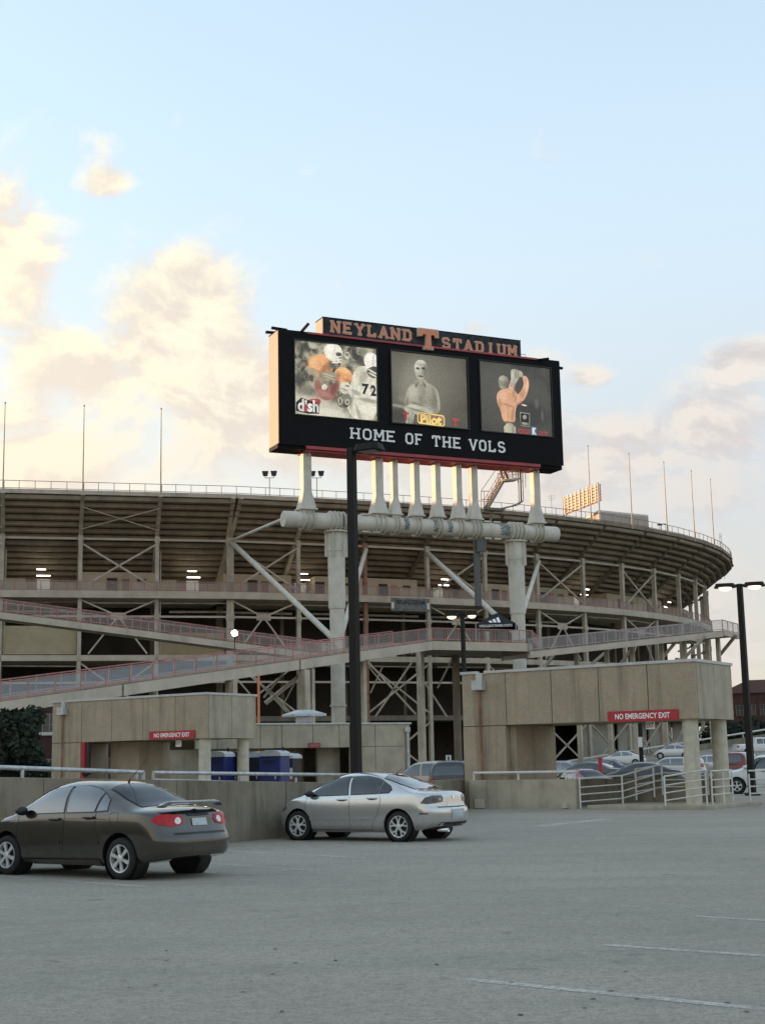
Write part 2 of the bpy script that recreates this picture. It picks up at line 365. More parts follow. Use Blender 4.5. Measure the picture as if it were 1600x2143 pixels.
g = MB(); xs = [-60, -40, -25, -15, -8, -4, -2, 0, 2, 4, 6, 8, 10, 12, 14, 17, 20, 25, 30, 35, 40, 50, 60, 80]
ys = [-40, -10, 0, 10, 20, 30, 40, 50, 60, 70, 78, 90, 100, 110, 120, 130, 140, 150, 160, 175]
g.add([(x, y, ground_z(x, y)) for y in ys for x in xs], [(j * len(xs) + i, j * len(xs) + i + 1, (j + 1) * len(xs) + i + 1, (j + 1) * len(xs) + i) for j in range(len(ys) - 1) for i in range(len(xs) - 1)])
deck = tag(g.build('parking_deck', M_deck, local=True, smooth=True), kind='structure')
M_grass = mat('dry_ground', (0.10, 0.10, 0.07), 0.95, var=0.3, scale=0.02)
g = MB(); g.add([(-3000, -800, -.6), (3000, -800, -.6), (3000, 5000, -.6), (-3000, 5000, -.6)], [(0, 1, 2, 3)])
tag(g.build('ground', M_grass, local=True), kind='structure')
# unseen ridge added on the sunset side to keep low sun off the lot
g = MB(); n = 60; rg = random.Random(3)
prof = []
for i in range(n + 1):
    y = -420 + i * 22.0
    prof.append((y, 59 + 2.0 * math.sin(i * .9) + rg.uniform(-1.2, 1.2)))
g.add([(x, y, zz) for y, h in prof for x, zz in ((-330 , -1), (-360, h * .75), (-385, h), (-440, h * .9), (-520, -1))], [(i * 5 + j, i * 5 + j + 1, i * 5 + j + 6, i * 5 + j + 5) for i in range(n) for j in range(4)])
tag(g.build('sun_blocker', mat('sun_blocker_green', (0.05, 0.06, 0.03), 0.95, var=0.4, scale=0.05), local=True, smooth=True), kind='structure')

# painted lines: worn, 10 cm wide, laid 4 mm over the deck
def line_material():
    m = bpy.data.materials.new('worn_line_paint'); m.use_nodes = True; T = NT(m.node_tree); T.t.nodes.clear()
    b = T.n('ShaderNodeBsdfPrincipled', i_Roughness=0.75); tr = T.n('ShaderNodeBsdfTransparent'); mx = T.n('ShaderNodeMixShader'); out = T.n('ShaderNodeOutputMaterial')
    g2 = T.n('ShaderNodeTexCoord'); V = g2.outputs['Object']
    n1 = T.n('ShaderNodeTexNoise', i_Scale=14.0, i_Detail=8.0, i_Roughness=0.75); T.l(V, n1.inputs['Vector'])
    n2 = T.n('ShaderNodeTexNoise', i_Scale=1.3, i_Detail=3.0); T.l(V, n2.inputs['Vector'])
    wear = T.smooth(T.m('ADD', n1.outputs['Fac'], T.m('MULTIPLY', n2.outputs['Fac'], .5)), .60, .94, .85, .10)
    b.inputs['Base Color'].default_value = (0.56, 0.54, 0.49, 1)
    T.l(wear, mx.inputs[0]); T.l(tr.outputs[0], mx.inputs[1]); T.l(b.outputs[0], mx.inputs[2]); T.l(mx.outputs[0], out.inputs[0])
    return m
M_line = line_material()
def stripe(a, b, w=0.11):
    a, b = Vector(a), Vector(b); d = (b - a).normalized(); r = d.cross(Z) * w / 2; n = 6; m = MB()
    pts = []
    for i in range(n + 1):
        p = a.lerp(b, i / n)
        for s in (-1, 1): q = p + r * s; pts.append((q.x, q.y, ground_z(q.x, q.y) + .004))
    m.add(pts, [(2 * i, 2 * i + 1, 2 * i + 3, 2 * i + 2) for i in range(n)])
    o = m.build('parking_line', M_line, deck, local=True); return o
for (x0, y0, x1, y1, w) in ((975, 2050, 1760, 2129, .12), (1262, 1978, 1760, 2012, .12), (1452, 1918, 1760, 1937, .11), (1585, 1866, 1800, 1873, .11),
                            (470, 1781, 765, 1796, .15), (300, 1799, 668, 1822, .13), (-120, 1826, 315, 1857, .13), (-60, 1896, 20, 1901, .12), (640, 1752, 900, 1764, .12)):
    stripe(onground(x0, y0), onground(x1, y1), w)
stripe(onground(1125, 1730), onground(1272, 1714), .55)
stripe(onground(1500, 1694), onground(1640, 1682), .16)

# dead leaves scattered over the deck
M_litter = mat('dead_leaf', (0.035, 0.03, 0.022), 0.9, var=0.3)
lg = MB(); lg.add([(0, -.5, .012), (.32, -.22, .05), (.36, .2, .03), (0, .55, .015), (-.34, .18, .06), (-.3, -.25, .02), (0, 0, .0)], [(0, 1, 6), (1, 2, 6), (2, 3, 6), (3, 4, 6), (4, 5, 6), (5, 0, 6)])
leaf_me = lg.mesh('fallen_leaf', M_litter)
for i, (px, py) in enumerate(((115, 1955), (348, 1990), (349, 2011), (345, 2031), (263, 2053), (269, 2068), (325, 2063), (337, 2075), (576, 1987), (619, 2016), (702, 2011), (570, 2040), (525, 2054), (508, 2077), (737, 1945), (740, 1860), (658, 1812),
        (868, 1962), (913, 2019), (735, 1945), (1070, 2057), (1240, 2092), (1222, 2111), (1308, 2034), (1277, 2075), (1088, 2125), (1332, 2092), (915, 2020), (1195, 1879), (1290, 1915), (1521, 2100), (1560, 2118), (590, 2118))):
    o = bpy.data.objects.new('fallen_leaf', leaf_me); col.objects.link(o); p = onground(px, py)
    o.location = (p.x, p.y, .006); s = random.uniform(.028, .052); o.scale = (s, s * 1.1, s * .7); o.rotation_euler = (0, 0, random.uniform(0, 6.28))
    tag(o, 'small dark dead leaf lying on the open grey deck', 'leaf', 'dead leaves scattered over the deck')

# ================================================================== cars
def pchip(pts):
    xs = [p[0] for p in pts]; ys = [p[1] for p in pts]; n = len(xs)
    h = [xs[i + 1] - xs[i] for i in range(n - 1)]; dl = [(ys[i + 1] - ys[i]) / h[i] for i in range(n - 1)]
    m = [dl[0]] + [0.0 if dl[i - 1] * dl[i] <= 0 else 2 * dl[i - 1] * dl[i] / (dl[i - 1] + dl[i]) for i in range(1, n - 1)] + [dl[-1]]
    def f(x):
        if x <= xs[0]: return ys[0]
        if x >= xs[-1]: return ys[-1]
        i = 0
        while x > xs[i + 1]: i += 1
        t = (x - xs[i]) / h[i]; t2, t3 = t * t, t * t * t
        return (2 * t3 - 3 * t2 + 1) * ys[i] + (t3 - 2 * t2 + t) * h[i] * m[i] + (-2 * t3 + 3 * t2) * ys[i + 1] + (t3 - t2) * h[i] * m[i + 1]
    return f
def paint(name, c, metal=0.55, rough=0.32):
    if name in MATS: return MATS[name]
    m = bpy.data.materials.new(name); m.use_nodes = True; T = NT(m.node_tree); b = T.t.nodes['Principled BSDF']
    g = T.n('ShaderNodeTexCoord'); V = g.outputs['Object']
    nz = T.n('ShaderNodeTexNoise', i_Scale=260.0, i_Detail=2.0); T.l(V, nz.inputs['Vector'])
    cc = T.mix(T.smooth(nz.outputs['Fac'], .35, .65), tuple(x * .82 for x in c), tuple(min(1, x * 1.18) for x in c))
    sp = T.n('ShaderNodeSeparateXYZ'); T.l(V, sp.inputs[0])
    n2 = T.n('ShaderNodeTexNoise', i_Scale=3.0, i_Detail=5.0); T.l(V, n2.inputs['Vector'])
    dirt = T.m('MULTIPLY', T.smooth(T.m('ADD', sp.outputs[2], T.m('MULTIPLY', n2.outputs['Fac'], .25)), .28, .62, 1, 0), .45)   # road dust low on the body
    T.l(T.mix(dirt, cc, (0.16, 0.15, 0.13)), b.inputs['Base Color'])
    b.inputs['Metallic'].default_value = metal; b.inputs['Roughness'].default_value = rough
    T.l(T.m('MULTIPLY_ADD', dirt, .5, rough), b.inputs['Roughness'])
    b.inputs['Coat Weight'].default_value = 0.9; b.inputs['Coat Roughness'].default_value = 0.05
    MATS[name] = m; return m
class Car:
    def __init__(s, P):
        s.P = P; s.L, s.Wd = P['L'], P['W']; h = s.L / 2
        s.zt = pchip([(-h, P['top'][0][1])] + P['top'][1:-1] + [(h, P['top'][-1][1])]) if False else pchip(P['top'])
        s.belt = pchip(P['belt']); s.zb = pchip(P['bot'])
        s.rear = pchip(P['rear']); s.nose = pchip(P['nose'])
    def half(s, x):                               # plan outline
        h, w = s.L / 2, s.Wd / 2; P = s.P
        if x > 0:
            x0 = h - P.get('nlen', 1.0); n = P.get('nn', 2.6)
        else:
            x = -x; x0 = h - P.get('rlen', 0.7); n = P.get('rn', 3.4)
        if x <= x0: return w
        return w * max(0.30, max(0.0, 1 - ((x - x0) / (h - x0)) ** n) ** (1 / n))
    def section(s, x, M1=5, M2=14, M3=16):
        w = s.half(x); zb, zt = s.zb(x), s.zt(x); zs = min(s.belt(x), zt - s.P.get('crown', .07)); P = s.P; pts = []
        for i in range(M1): pts.append((w * .86 * i / (M1 - 1), zb))
        for i in range(1, M2 + 1):
            t = i / M2; z = zb + (zs - zb) * t
            y = w * (.86 + .14 * min(1, t / .12) ** .5) if t < .12 else w
            zm = zb + (zs - zb) * .55
            y *= 1 - P.get('bulge', .05) * ((z - zm) / max(.2, (zs - zb) * .5)) ** 2
            cr = P.get('crease')                  # shoulder line
            if cr: y += w * cr[1] * math.exp(-((z - cr[0]) / .035) ** 2)
            pts.append((y, z))
        ysh = pts[-1][0]; p = P.get('pw', 4.0); tum = P.get('tum', .17)
        k = max(0.0, min(1.0, (zt - zs - .10) / .25)); pp = 2.4 + (p - 2.4) * k
        for i in range(1, M3 + 1):
            a = (i / M3) * math.pi / 2
            y = ysh * math.cos(a) ** (2 / pp); fr = math.sin(a) ** (2 / pp); z = zs + (zt - zs) * fr
            y *= 1 - tum * k * fr
            pts.append((y, z))
        return pts
    def warp(s, x, z):
        h = s.L / 2
        if x < 0:
            t = max(0.0, (-x - (h - .75)) / .75); return x + s.rear(z) * t * t
        t = max(0.0, (x - (h - .85)) / .85); return x - s.nose(z) * t * t
    def body_mesh(s, N=84):
        h = s.L / 2; m = MB(); st = []
        for i in range(N + 1):
            u = -math.cos(math.pi * i / N); x = h * (0.62 * u + 0.38 * math.copysign(abs(u) ** .6, u)) if False else h * u
            sec = s.section(max(-h + 1e-4, min(h - 1e-4, x)))
            st.append((x, sec))
        n = len(st[0][1]); rows = []
        for x, sec in st:
            row = [Vector((s.warp(x, z), y, z)) for y, z in sec]
            row += [Vector((s.warp(x, z), -y, z)) for y, z in reversed(sec[1:-1])]
            rows.append(row)
        c = len(rows[0]); m.v = [v for r in rows for v in r]
        m.f = [(i * c + j, i * c + (j + 1) % c, (i + 1) * c + (j + 1) % c, (i + 1) * c + j) for i in range(N) for j in range(c)]
        for b0 in (0, N * c):                     # flat ends, closed in strips from side to side
            for j in range(n - 1):
                q = [b0 + j, b0 + j + 1, b0 + (c - j - 1) % c, b0 + (c - j) % c]
                m.f.append(tuple(dict.fromkeys(q)))
        m.mi = [0] * len(m.f)
        return m
def make_car(name, label, P, loc, heading, group=None, detail=2):
    """heading: direction of the nose, radians from +X. Local frame: x forward, y left, z up."""
    root = thing(name, label, 'car' if 'cat' not in P else P['cat'], loc, heading, group)
    C = Car(P); bodym = C.body_mesh(84 if detail == 2 else 44)
    me = bodym.mesh('body', P['paint'], smooth=True)
    bm = bmesh.new(); bm.from_mesh(me); bmesh.ops.remove_doubles(bm, verts=bm.verts, dist=1e-4); bmesh.ops.recalc_face_normals(bm, faces=bm.faces)
    tree = BVHTree.FromBMesh(bm); bm.to_mesh(me); bm.free()
    body = bpy.data.objects.new('body', me); col.objects.link(body); body.parent = root
    wr, wx_f, wx_r, tr = P['wheel_r'], P['axle'][0], P['axle'][1], P['W'] / 2
    # wheel arches
    cut = MB(); ar = wr + P.get('arch', .055)
    for x in (wx_f, wx_r):
        for sy in (-1, 1): cut.tube((x, sy * (tr - .30), wr + .01), (x, sy * (tr + .2), wr + .01), ar, n=40)
    cme = cut.mesh('cutter', M_trim); co = bpy.data.objects.new('cutter', cme); col.objects.link(co)
    bo = bpy.data.objects.new('tmp', me); col.objects.link(bo)
    md = bo.modifiers.new('b', 'BOOLEAN'); md.operation = 'DIFFERENCE'; md.object = co; md.solver = 'EXACT'
    extra = []
    if detail == 2 and P.get('glass') in (M_pane, M_pane_d):     # hollow cabin with real window openings
        ws = P['windows']; hull = [ws[0][0]] + ws[0][1:-1] + ws[1][1:-1] + ws[-1][1:-1] + [ws[-1][-1]]
        cx = sum(p[0] for p in hull) / len(hull); cz = sum(p[1] for p in hull) / len(hull)
        for polys, hw in (([[(x + (cx - x) * .02, z + (cz - z) * .02) for x, z in hull]], .60), (ws, 1.2)):
            cm = MB()
            for pl in polys: cm.prism([(x, -hw, z) for x, z in pl], (0, 2 * hw, 0))
            xo = bpy.data.objects.new('cutter', cm.mesh('cutter', M_trim)); col.objects.link(xo); extra.append(xo)
            m2 = bo.modifiers.new('c', 'BOOLEAN'); m2.operation = 'DIFFERENCE'; m2.object = xo; m2.solver = 'EXACT'; m2.material_mode = 'TRANSFER'
        for sx, sy in ((.28, .36), (.28, -.36), (-.72, .36), (-.72, -.36)):
            m = MB(); m.box((sx - .05, sy, .95), .14, .44, .50); m.box((sx - .08, sy, 1.235), .09, .24, .13); m.build('seat', M_seat_c, root, local=True, bevel=.035)
        m = MB(); m.lathe((.72, .37, 1.0), (-.9, 0, .35), [(.165, 0), (.18, .012), (.165, .024), (.15, .012)], 20); m.build('steering_wheel', M_trim, root, local=True)
    dg = bpy.context.evaluated_depsgraph_get(); dg.update()
    nm = bpy.data.meshes.new_from_object(bo.evaluated_get(dg))
    bpy.data.objects.remove(bo); bpy.data.objects.remove(co)
    for xo in extra: bpy.data.objects.remove(xo)
    nm.name = 'body'; body.data = nm
    nm.polygons.foreach_set('use_smooth', [True] * len(nm.polygons)); nm.set_sharp_from_angle(angle=R(38))
    lin = MB()
    for x in (wx_f, wx_r):
        for sy in (-1, 1):
            a, b = (x, sy * (tr - .295), wr + .01), (x, sy * (tr - .045), wr + .01)
            lin.tube(a, b, ar - .006, n=40, caps=False); lin.tube(a, (x, sy * (tr - .285), wr + .01), ar - .008, n=40)
    lin.build('wheel_liner', M_trim, root, local=True)['kind'] = 'stuff'
    und = MB(); und.box(((wx_f + wx_r) / 2, 0, P['bot'][1][1] + .04), P['L'] * .72, P['W'] * .8, .10); und.build('underbody', M_trim, root, local=True)

    def patch(pts2, o, e1, e2, d, eps=.006, rings=4, step=.05, name='patch', material=M_trim, parent=root, flip=False):
        """a polygon drawn in the plane (o; e1, e2), dropped along d on to the body"""
        o, e1, e2, d = Vector(o), Vector(e1), Vector(e2), Vector(d).normalized()
        ol = []
        for (a0, b0), (a1, b1) in zip(pts2, pts2[1:] + pts2[:1]):
            k = max(1, int(math.hypot(a1 - a0, b1 - b0) / step))
            ol += [(a0 + (a1 - a0) * i / k, b0 + (b1 - b0) * i / k) for i in range(k)]
        ca = sum(p[0] for p in ol) / len(ol); cb = sum(p[1] for p in ol) / len(ol)
        m = MB(); n = len(ol); P3 = []
        for r in range(rings):
            f = 1 - r / rings
            for a, b in ol:
                org = o + e1 * (ca + (a - ca) * f) + e2 * (cb + (b - cb) * f) - d * 3
                hit, nrm, _, _ = tree.ray_cast(org, d)
                if hit is None:
                    hit, nrm, _, _ = tree.find_nearest(org + d * 3)
                if nrm.dot(d) > 0: nrm = -nrm
                P3.append(hit + nrm * eps)
        org = o + e1 * ca + e2 * cb - d * 3; hit, nrm, _, _ = tree.ray_cast(org, d)
        if hit is None: hit, nrm, _, _ = tree.find_nearest(org + d * 3)
        if nrm.dot(d) > 0: nrm = -nrm
        P3.append(hit + nrm * eps)
        fs = [(r * n + i, r * n + (i + 1) % n, (r + 1) * n + (i + 1) % n, (r + 1) * n + i) for r in range(rings - 1) for i in range(n)]
        fs += [((rings - 1) * n + i, (rings - 1) * n + (i + 1) % n, rings * n) for i in range(n)]
        m.add(P3, fs); return m.build(name, material, parent, local=True, smooth=True)
    def side(pts, sy, **k):
        return patch(pts, (0, 0, 0), (1, 0, 0), (0, 0, 1), (0, -sy, 0), **k)
    def rear(pts, **k): return patch(pts, (0, 0, 0), (0, 1, 0), (0, 0, 1), (1, 0, 0), **k)
    def topd(pts, **k): return patch(pts, (0, 0, 0), (1, 0, 0), (0, 1, 0), (0, 0, -1), **k)
    def frontd(pts, **k): return patch(pts, (0, 0, 0), (0, 1, 0), (0, 0, 1), (-1, 0, 0), **k)
    def strip(path, sy, w=.008, material=M_trim, name='panel_gap', eps=.003):     # thin line drawn on the side
        for (a, b) in zip(path[:-1], path[1:]):
            a, b = Vector(a), Vector(b); dd = (b - a).normalized(); q = Vector((-dd.y, dd.x)) * w / 2
            side([tuple(a - q), tuple(b - q), tuple(b + q), tuple(a + q)], sy, eps=eps, rings=1, name=name, material=material)
    def shrink(pts, k):
        n = len(pts); out = []; cx = sum(p[0] for p in pts) / n; cy = sum(p[1] for p in pts) / n
        for x, y in pts:
            l = math.hypot(x - cx, y - cy); out.append((cx + (x - cx) * (1 - k / l), cy + (y - cy) * (1 - k / l)))
        return out
    sides = (1, -1)
    def frame(pts, sy, w=.022):                    # rubber seal round a window: a ring, not a sheet
        out_ = shrink(pts, -w); m = MB(); P3 = []; n = 0
        for (a0, a1), (b0, b1) in zip(zip(pts, pts[1:] + pts[:1]), zip(out_, out_[1:] + out_[:1])):
            for i in range(6):
                for (p, q) in ((a0, a1), (b0, b1)):
                    x, z = p[0] + (q[0] - p[0]) * i / 6, p[1] + (q[1] - p[1]) * i / 6
                    hit = tree.ray_cast(Vector((x, sy * 3, z)), Vector((0, -sy, 0)))[0]; P3.append(hit + Vector((0, sy * .006, 0)))
                n += 1
        m.add(P3, [(2 * i, 2 * ((i + 1) % n), 2 * ((i + 1) % n) + 1, 2 * i + 1) for i in range(n)]); m.build('window_seal', M_trim, root, local=True)
    for sy in sides:
        for wpts in P['windows']:
            if detail == 2: frame(wpts, sy)
            side(wpts, sy, eps=.008, name='window', material=P.get('glass', M_glass))
    for key, fn, nmz in (('rearglass', topd, 'rear_window'), ('windscreen', topd, 'windscreen')):
        if key in P:
            if detail == 2: fn(shrink(P[key], -.03), eps=.003, name='window_seal', material=M_trim)
            fn(P[key], eps=.007, name=nmz, material=P.get('glass_r', M_glass) if key == 'rearglass' else M_glass)
    if 'rearglass_v' in P: rear(P['rearglass_v'], eps=.008, name='rear_window', material=M_glass)
    dgn = P.get('diag', .62)
    cq, sq = math.sqrt(1 - dgn * dgn), dgn
    for sy in sides:                               # lamps wrap the corners: outlines seen from behind and outside, a > 0 runs along the flank
        for pts, mt, ep in P.get('tail', []):
            patch(pts, (-P['L'] / 2, sy * tr, 0), (sq, cq * sy, 0), (0, 0, 1), (cq, -sq * sy, 0), eps=ep, name='tail_light', material=mt)
        for pts, mt, ep in P.get('head', []):
            patch(pts, (P['L'] / 2, sy * tr, 0), (-sq, cq * sy, 0), (0, 0, 1), (-cq, -sq * sy, 0), eps=ep, name='headlight', material=mt)
    for pts, mt, ep, nmz in P.get('rearbits', []): rear(pts, eps=ep, name=nmz, material=mt)
    for pts, mt, ep, nmz in P.get('frontbits', []): frontd(pts, eps=ep, name=nmz, material=mt)
    for pts, mt, ep, nmz in P.get('sidebits', []):
        for sy in sides: side(pts, sy, eps=ep, name=nmz, material=mt)
    if detail == 2:
        for sy in sides:
            for pth in P.get('gaps', []): strip(pth, sy)
        for pth, w, mt, nmz in P.get('strips', []):
            for sy in sides: strip(pth, sy, w, mt, nmz, eps=.012)
        for pts in P.get('rubs', []):
            for sy in sides:
                a = [tree.ray_cast(Vector((x, sy * 3, z)), Vector((0, -sy, 0)))[0] for x, z in pts]
                m = MB()
                for p, q in zip(a[:-1], a[1:]): m.beam(p, q, .03, .045)
                m.build('rub_strip', P['paint'], root, local=True)
        for x, z in P.get('handles', []):
            for sy in sides:
                h0 = tree.ray_cast(Vector((x, sy * 3, z)), Vector((0, -sy, 0)))[0]
                side([(x + .12 * math.cos(t * .5236), z + .028 * math.sin(t * .5236)) for t in range(12)], sy, eps=.004, name='handle_recess', material=M_trim)
                m = MB(); m.tube(h0 + Vector((-.115, sy * .03, .012)), h0 + Vector((.115, sy * .03, .012)), .017, n=10)
                m.box(h0 + Vector((-.10, sy * .012, .012)), .03, .04, .03); m.box(h0 + Vector((.10, sy * .012, .012)), .03, .04, .03)
                m.build('door_handle', P['paint'], root, local=True, smooth=True, sharp=50)
        if 'mirror' in P:
            for sy in sides:
                x, z = P['mirror']; hh = tree.ray_cast(Vector((x, sy * 3, z)), Vector((0, -sy, 0)))[0]
                m = MB(); c = hh + Vector((.0, sy * .10, .05))
                prof = [(.0, -.085), (.07, -.07), (.105, -.02), (.10, .03), (.06, .09), (0, .105)]
                m.lathe(c, (1, 0, 0), [(r, h) for r, h in prof], n=16)
                for v in m.v: v.z = c.z + (v.z - c.z) * .72
                m.beam(hh - Vector((0, sy * .02, 0)), c, .07, .05)
                m.build('side_mirror', P.get('mirror_mat', P['paint']), root, local=True, smooth=True, sharp=50)
        if 'antenna' in P:
            x, dx_, hgt = P['antenna']; t = tree.ray_cast(Vector((x, 0, 3)), Vector((0, 0, -1)))[0]
            m = MB(); m.tube(t, t + Vector((-.03, 0, .05)), .02, .008, n=8); m.tube(t + Vector((-.02, 0, .04)), t + Vector((dx_, 0, hgt)), .005, .003, n=6)
            m.build('antenna', M_trim, root, local=True)
        if 'fuel' in P:
            x, z, r = P['fuel']; q = [(x + dx2 * r, z + dz2 * r) for dx2, dz2 in ((-1, -.8), (-.8, -1), (.8, -1), (1, -.8), (1, .8), (.8, 1), (-.8, 1), (-1, .8))]
            strip(q + [q[0]], 1, .007, M_trim, 'fuel_flap_gap')
        if 'spoiler' in P:
            xs_, zs_, hw, hgt = P['spoiler']; m = MB(); n = 24
            sect = [(-.10, .0), (-.085, .018), (-.02, .034), (.06, .022), (.085, .008), (.06, .0), (-.02, -.004)]
            pts = []
            for i in range(n + 1):
                y = -hw + 2 * hw * i / n; e = abs(y) / hw; drop = -hgt * max(0, (e - .80) / .20) ** 1.6; fwd = .10 * e ** 3
                pts.append([Vector((xs_ + a + fwd, y, zs_ + b + drop)) for a, b in sect])
            k = len(sect); m.add([v for r in pts for v in r], [(i * k + j, i * k + (j + 1) % k, (i + 1) * k + (j + 1) % k, (i + 1) * k + j) for i in range(n) for j in range(k)] + [tuple(range(k)), tuple(range(n * k, n * k + k))])
            m.build('spoiler', P['paint'], root, local=True, smooth=True, sharp=50)
        if 'exhaust' in P:
            m = MB()
            for y in P['exhaust']: m.lathe((-P['L'] / 2 + .03, y, .24), (-1, 0, 0), [(.04, -.2), (.04, .06), (.034, .06), (.034, -.15)], n=14)
            m.build('exhaust_pipe', M_chrome, root, local=True, smooth=True)
    # wheels
    for x in (wx_f, wx_r):
        for sy in (1, -1):
            yo = sy * (tr - .015); ax = Vector((0, sy, 0)); o = Vector((x, yo, wr)); tw = P.get('tyre_w', .20); rr = P['rim_r']
            m = MB(); m.lathe(o, ax, [(rr - .01, -tw), (wr - .03, -tw), (wr - .004, -tw + .03), (wr, -tw + .05), (wr, -.05), (wr - .006, -.03), (wr - .03, -.006), (rr + .035, .0), (rr + .01, -.004), (rr - .005, -.02), (rr - .02, -.06)], n=36 if detail == 2 else 20)
            tyre = m.build('tyre', M_tyre, root, local=True, smooth=True, sharp=60)
            m = MB(); m.lathe(o, ax, [(rr + .004, -.012), (rr + .002, -.004), (rr - .014, -.008), (rr - .022, -.05), (rr - .03, -tw + .02)], n=36 if detail == 2 else 20)
            ns = P['spokes']; ywide = P.get('spoke_w', .035)
            for k in range(ns):
                an = 2 * math.pi * k / ns + .3; u = Vector((math.cos(an), 0, math.sin(an))); w_ = Vector((-math.sin(an), 0, math.cos(an)))
                if P.get('spoke_y'):
                    mid = o + u * rr * .55 - ax * .018
                    m.beam(o + u * .03 - ax * .012, mid, .05, .03, ax)
                    for q in (-1, 1): m.beam(mid - u * .02, o + (u * math.cos(q * .30) + w_ * math.sin(q * .30)) * (rr - .008) - ax * .012, ywide, .028, ax)
                else:
                    a0, b0 = o + u * .035 - ax * .02, o + u * (rr - .012) - ax * .012
                    m.hexa([a0 - w_ * ywide * .55 - ax * .02, a0 + w_ * ywide * .55 - ax * .02, b0 + w_ * ywide - ax * .02, b0 - w_ * ywide - ax * .02,
                            a0 - w_ * ywide * .55 + ax * .012, a0 + w_ * ywide * .55 + ax * .012, b0 + w_ * ywide + ax * .006, b0 - w_ * ywide + ax * .006])
            m.lathe(o, ax, [(.06, -.03), (.055, -.002), (.03, .006), (0, .006)], n=16)
            rim = m.build('rim', P.get('rim_mat', M_rim), tyre, local=True, smooth=True, sharp=35); 
            m = MB(); m.lathe(o, ax, [(rr - .02, -.075), (0, -.07)], n=24); m.build('brake_disc', M_rim_d, tyre, local=True)
    return root, tree

P_GREY = dict(L=4.50, W=1.70, wheel_r=.312, rim_r=.205, axle=(1.30, -1.30), spokes=6, spoke_w=.030, arch=.06, crown=.07, bulge=.045, pw=3.6, tum=.20, nlen=1.15, nn=2.4, rlen=.75, rn=3.6,
    top=[(-2.25, .93), (-2.16, 1.005), (-1.95, 1.045), (-1.55, 1.075), (-1.25, 1.20), (-.85, 1.375), (-.45, 1.455), (.05, 1.47), (.40, 1.435), (.80, 1.29), (1.12, 1.09), (1.28, 1.00), (1.6, .94), (2.0, .81), (2.18, .68), (2.25, .55)],
    belt=[(-2.25, .86), (-1.6, .955), (-.5, .945), (.6, .90), (1.3, .84), (2.25, .55)],
    bot=[(-2.25, .34), (-1.7, .25), (-1.2, .20), (1.2, .20), (1.75, .20), (2.25, .22)],
    rear=[(0, .20), (.26, .06), (.40, .0), (.58, .0), (.66, .05), (.78, .10), (.95, .14), (1.05, .18), (1.5, .2)],
    nose=[(0, .12), (.25, .05), (.5, .0), (.65, .06), (.8, .2), (1.5, .3)],
    windows=[[(.96, .955), (.66, 1.205), (.42, 1.315), (.13, 1.372), (.02, 1.375), (-.02, .985)], [(-.09, .985), (-.05, 1.378), (-.38, 1.372), (-.60, 1.338), (-.76, 1.28), (-.705, 1.00)], [(-.76, 1.005), (-.80, 1.265), (-.95, 1.17), (-.985, 1.02)]],
    rearglass=[(-.80, -.52), (-.74, 0), (-.80, .52), (-1.2, .57), (-1.50, .56), (-1.58, 0), (-1.50, -.56), (-1.2, -.57)],
    windscreen=[(.44, -.50), (.48, 0), (.44, .50), (.8, .57), (1.10, .60), (1.26, 0), (1.10, -.60), (.8, -.57)],
    gaps=[[(1.03, .92), (1.03, .55), (.95, .30)], [(-.055, .97), (-.055, .55), (-.02, .27)], [(-.76, 1.0), (-.74, .80), (-.82, .66), (-.86, .55)], [(.95, .275), (-.8, .275)]],
    rubs=[[(.93, .515), (.5, .525), (0, .53)], [(-.09, .53), (-.5, .535), (-.86, .535)]],
    handles=[(.15, .875), (-.62, .905)], mirror=(.88, .96), antenna=(-.62, -.42, .36), fuel=(-1.16, .90, .085), spoiler=(-2.04, 1.115, .62, .06), mirror_mat=M_trim,
    diag=.62, glass=M_pane_d, glass_r=M_glass_r)

def circ(a, b, r, n=14, k=1.0): return [(a + r * k * math.cos(2 * math.pi * i / n), b + r * math.sin(2 * math.pi * i / n)) for i in range(n)]
P_GREY.update(paint=paint('warm_grey_paint', (0.066, 0.059, 0.049), .65, .22),
    tail=[([(.17, .885), (.06, .945), (-.10, .955), (-.30, .93), (-.33, .86), (-.31, .80), (-.15, .775), (.04, .80), (.13, .84)], M_lens_r, .010), (circ(-.235, .855, .05), M_lens_w, .016)],
    head=[([(.10, .70), (-.05, .74), (-.35, .66), (-.38, .58), (-.10, .58), (.08, .62)], M_lens_w, .01)],
    rearbits=[([(-.27, .80), (.27, .80), (.30, .90), (.25, .985), (-.25, .985), (-.30, .90)], M_trim, .002, 'plate_recess') if False else ([(-.16, .775), (.16, .775), (.16, .885), (-.16, .885)], M_plate, .012, 'licence_plate'),
              ([(-.24, .925), (.24, .925), (.235, .95), (-.235, .95)], M_trim, .008, 'boot_trim'),
              (circ(0, .985, .042, 16, 1.25), M_chrome, .012, 'badge'), (circ(0, .985, .030, 16, 1.3), paint('warm_grey_paint', (0, 0, 0)), .015, 'badge_centre'),
              ([(-.55, .655), (.55, .655), (.55, .685), (-.55, .685)], M_trim, .004, 'bumper_gap'),
              ([(.42, .965), (.58, .955), (.58, .972), (.42, .982)], M_chrome, .006, 'model_badge'), ([(-.42, .965), (-.58, .955), (-.58, .972), (-.42, .982)], M_chrome, .006, 'model_badge')],
    sidebits=[([(.93, .19), (.93, .27), (-.86, .30), (-.86, .20)], paint('warm_grey_paint', (0, 0, 0)), .022, 'side_skirt')])
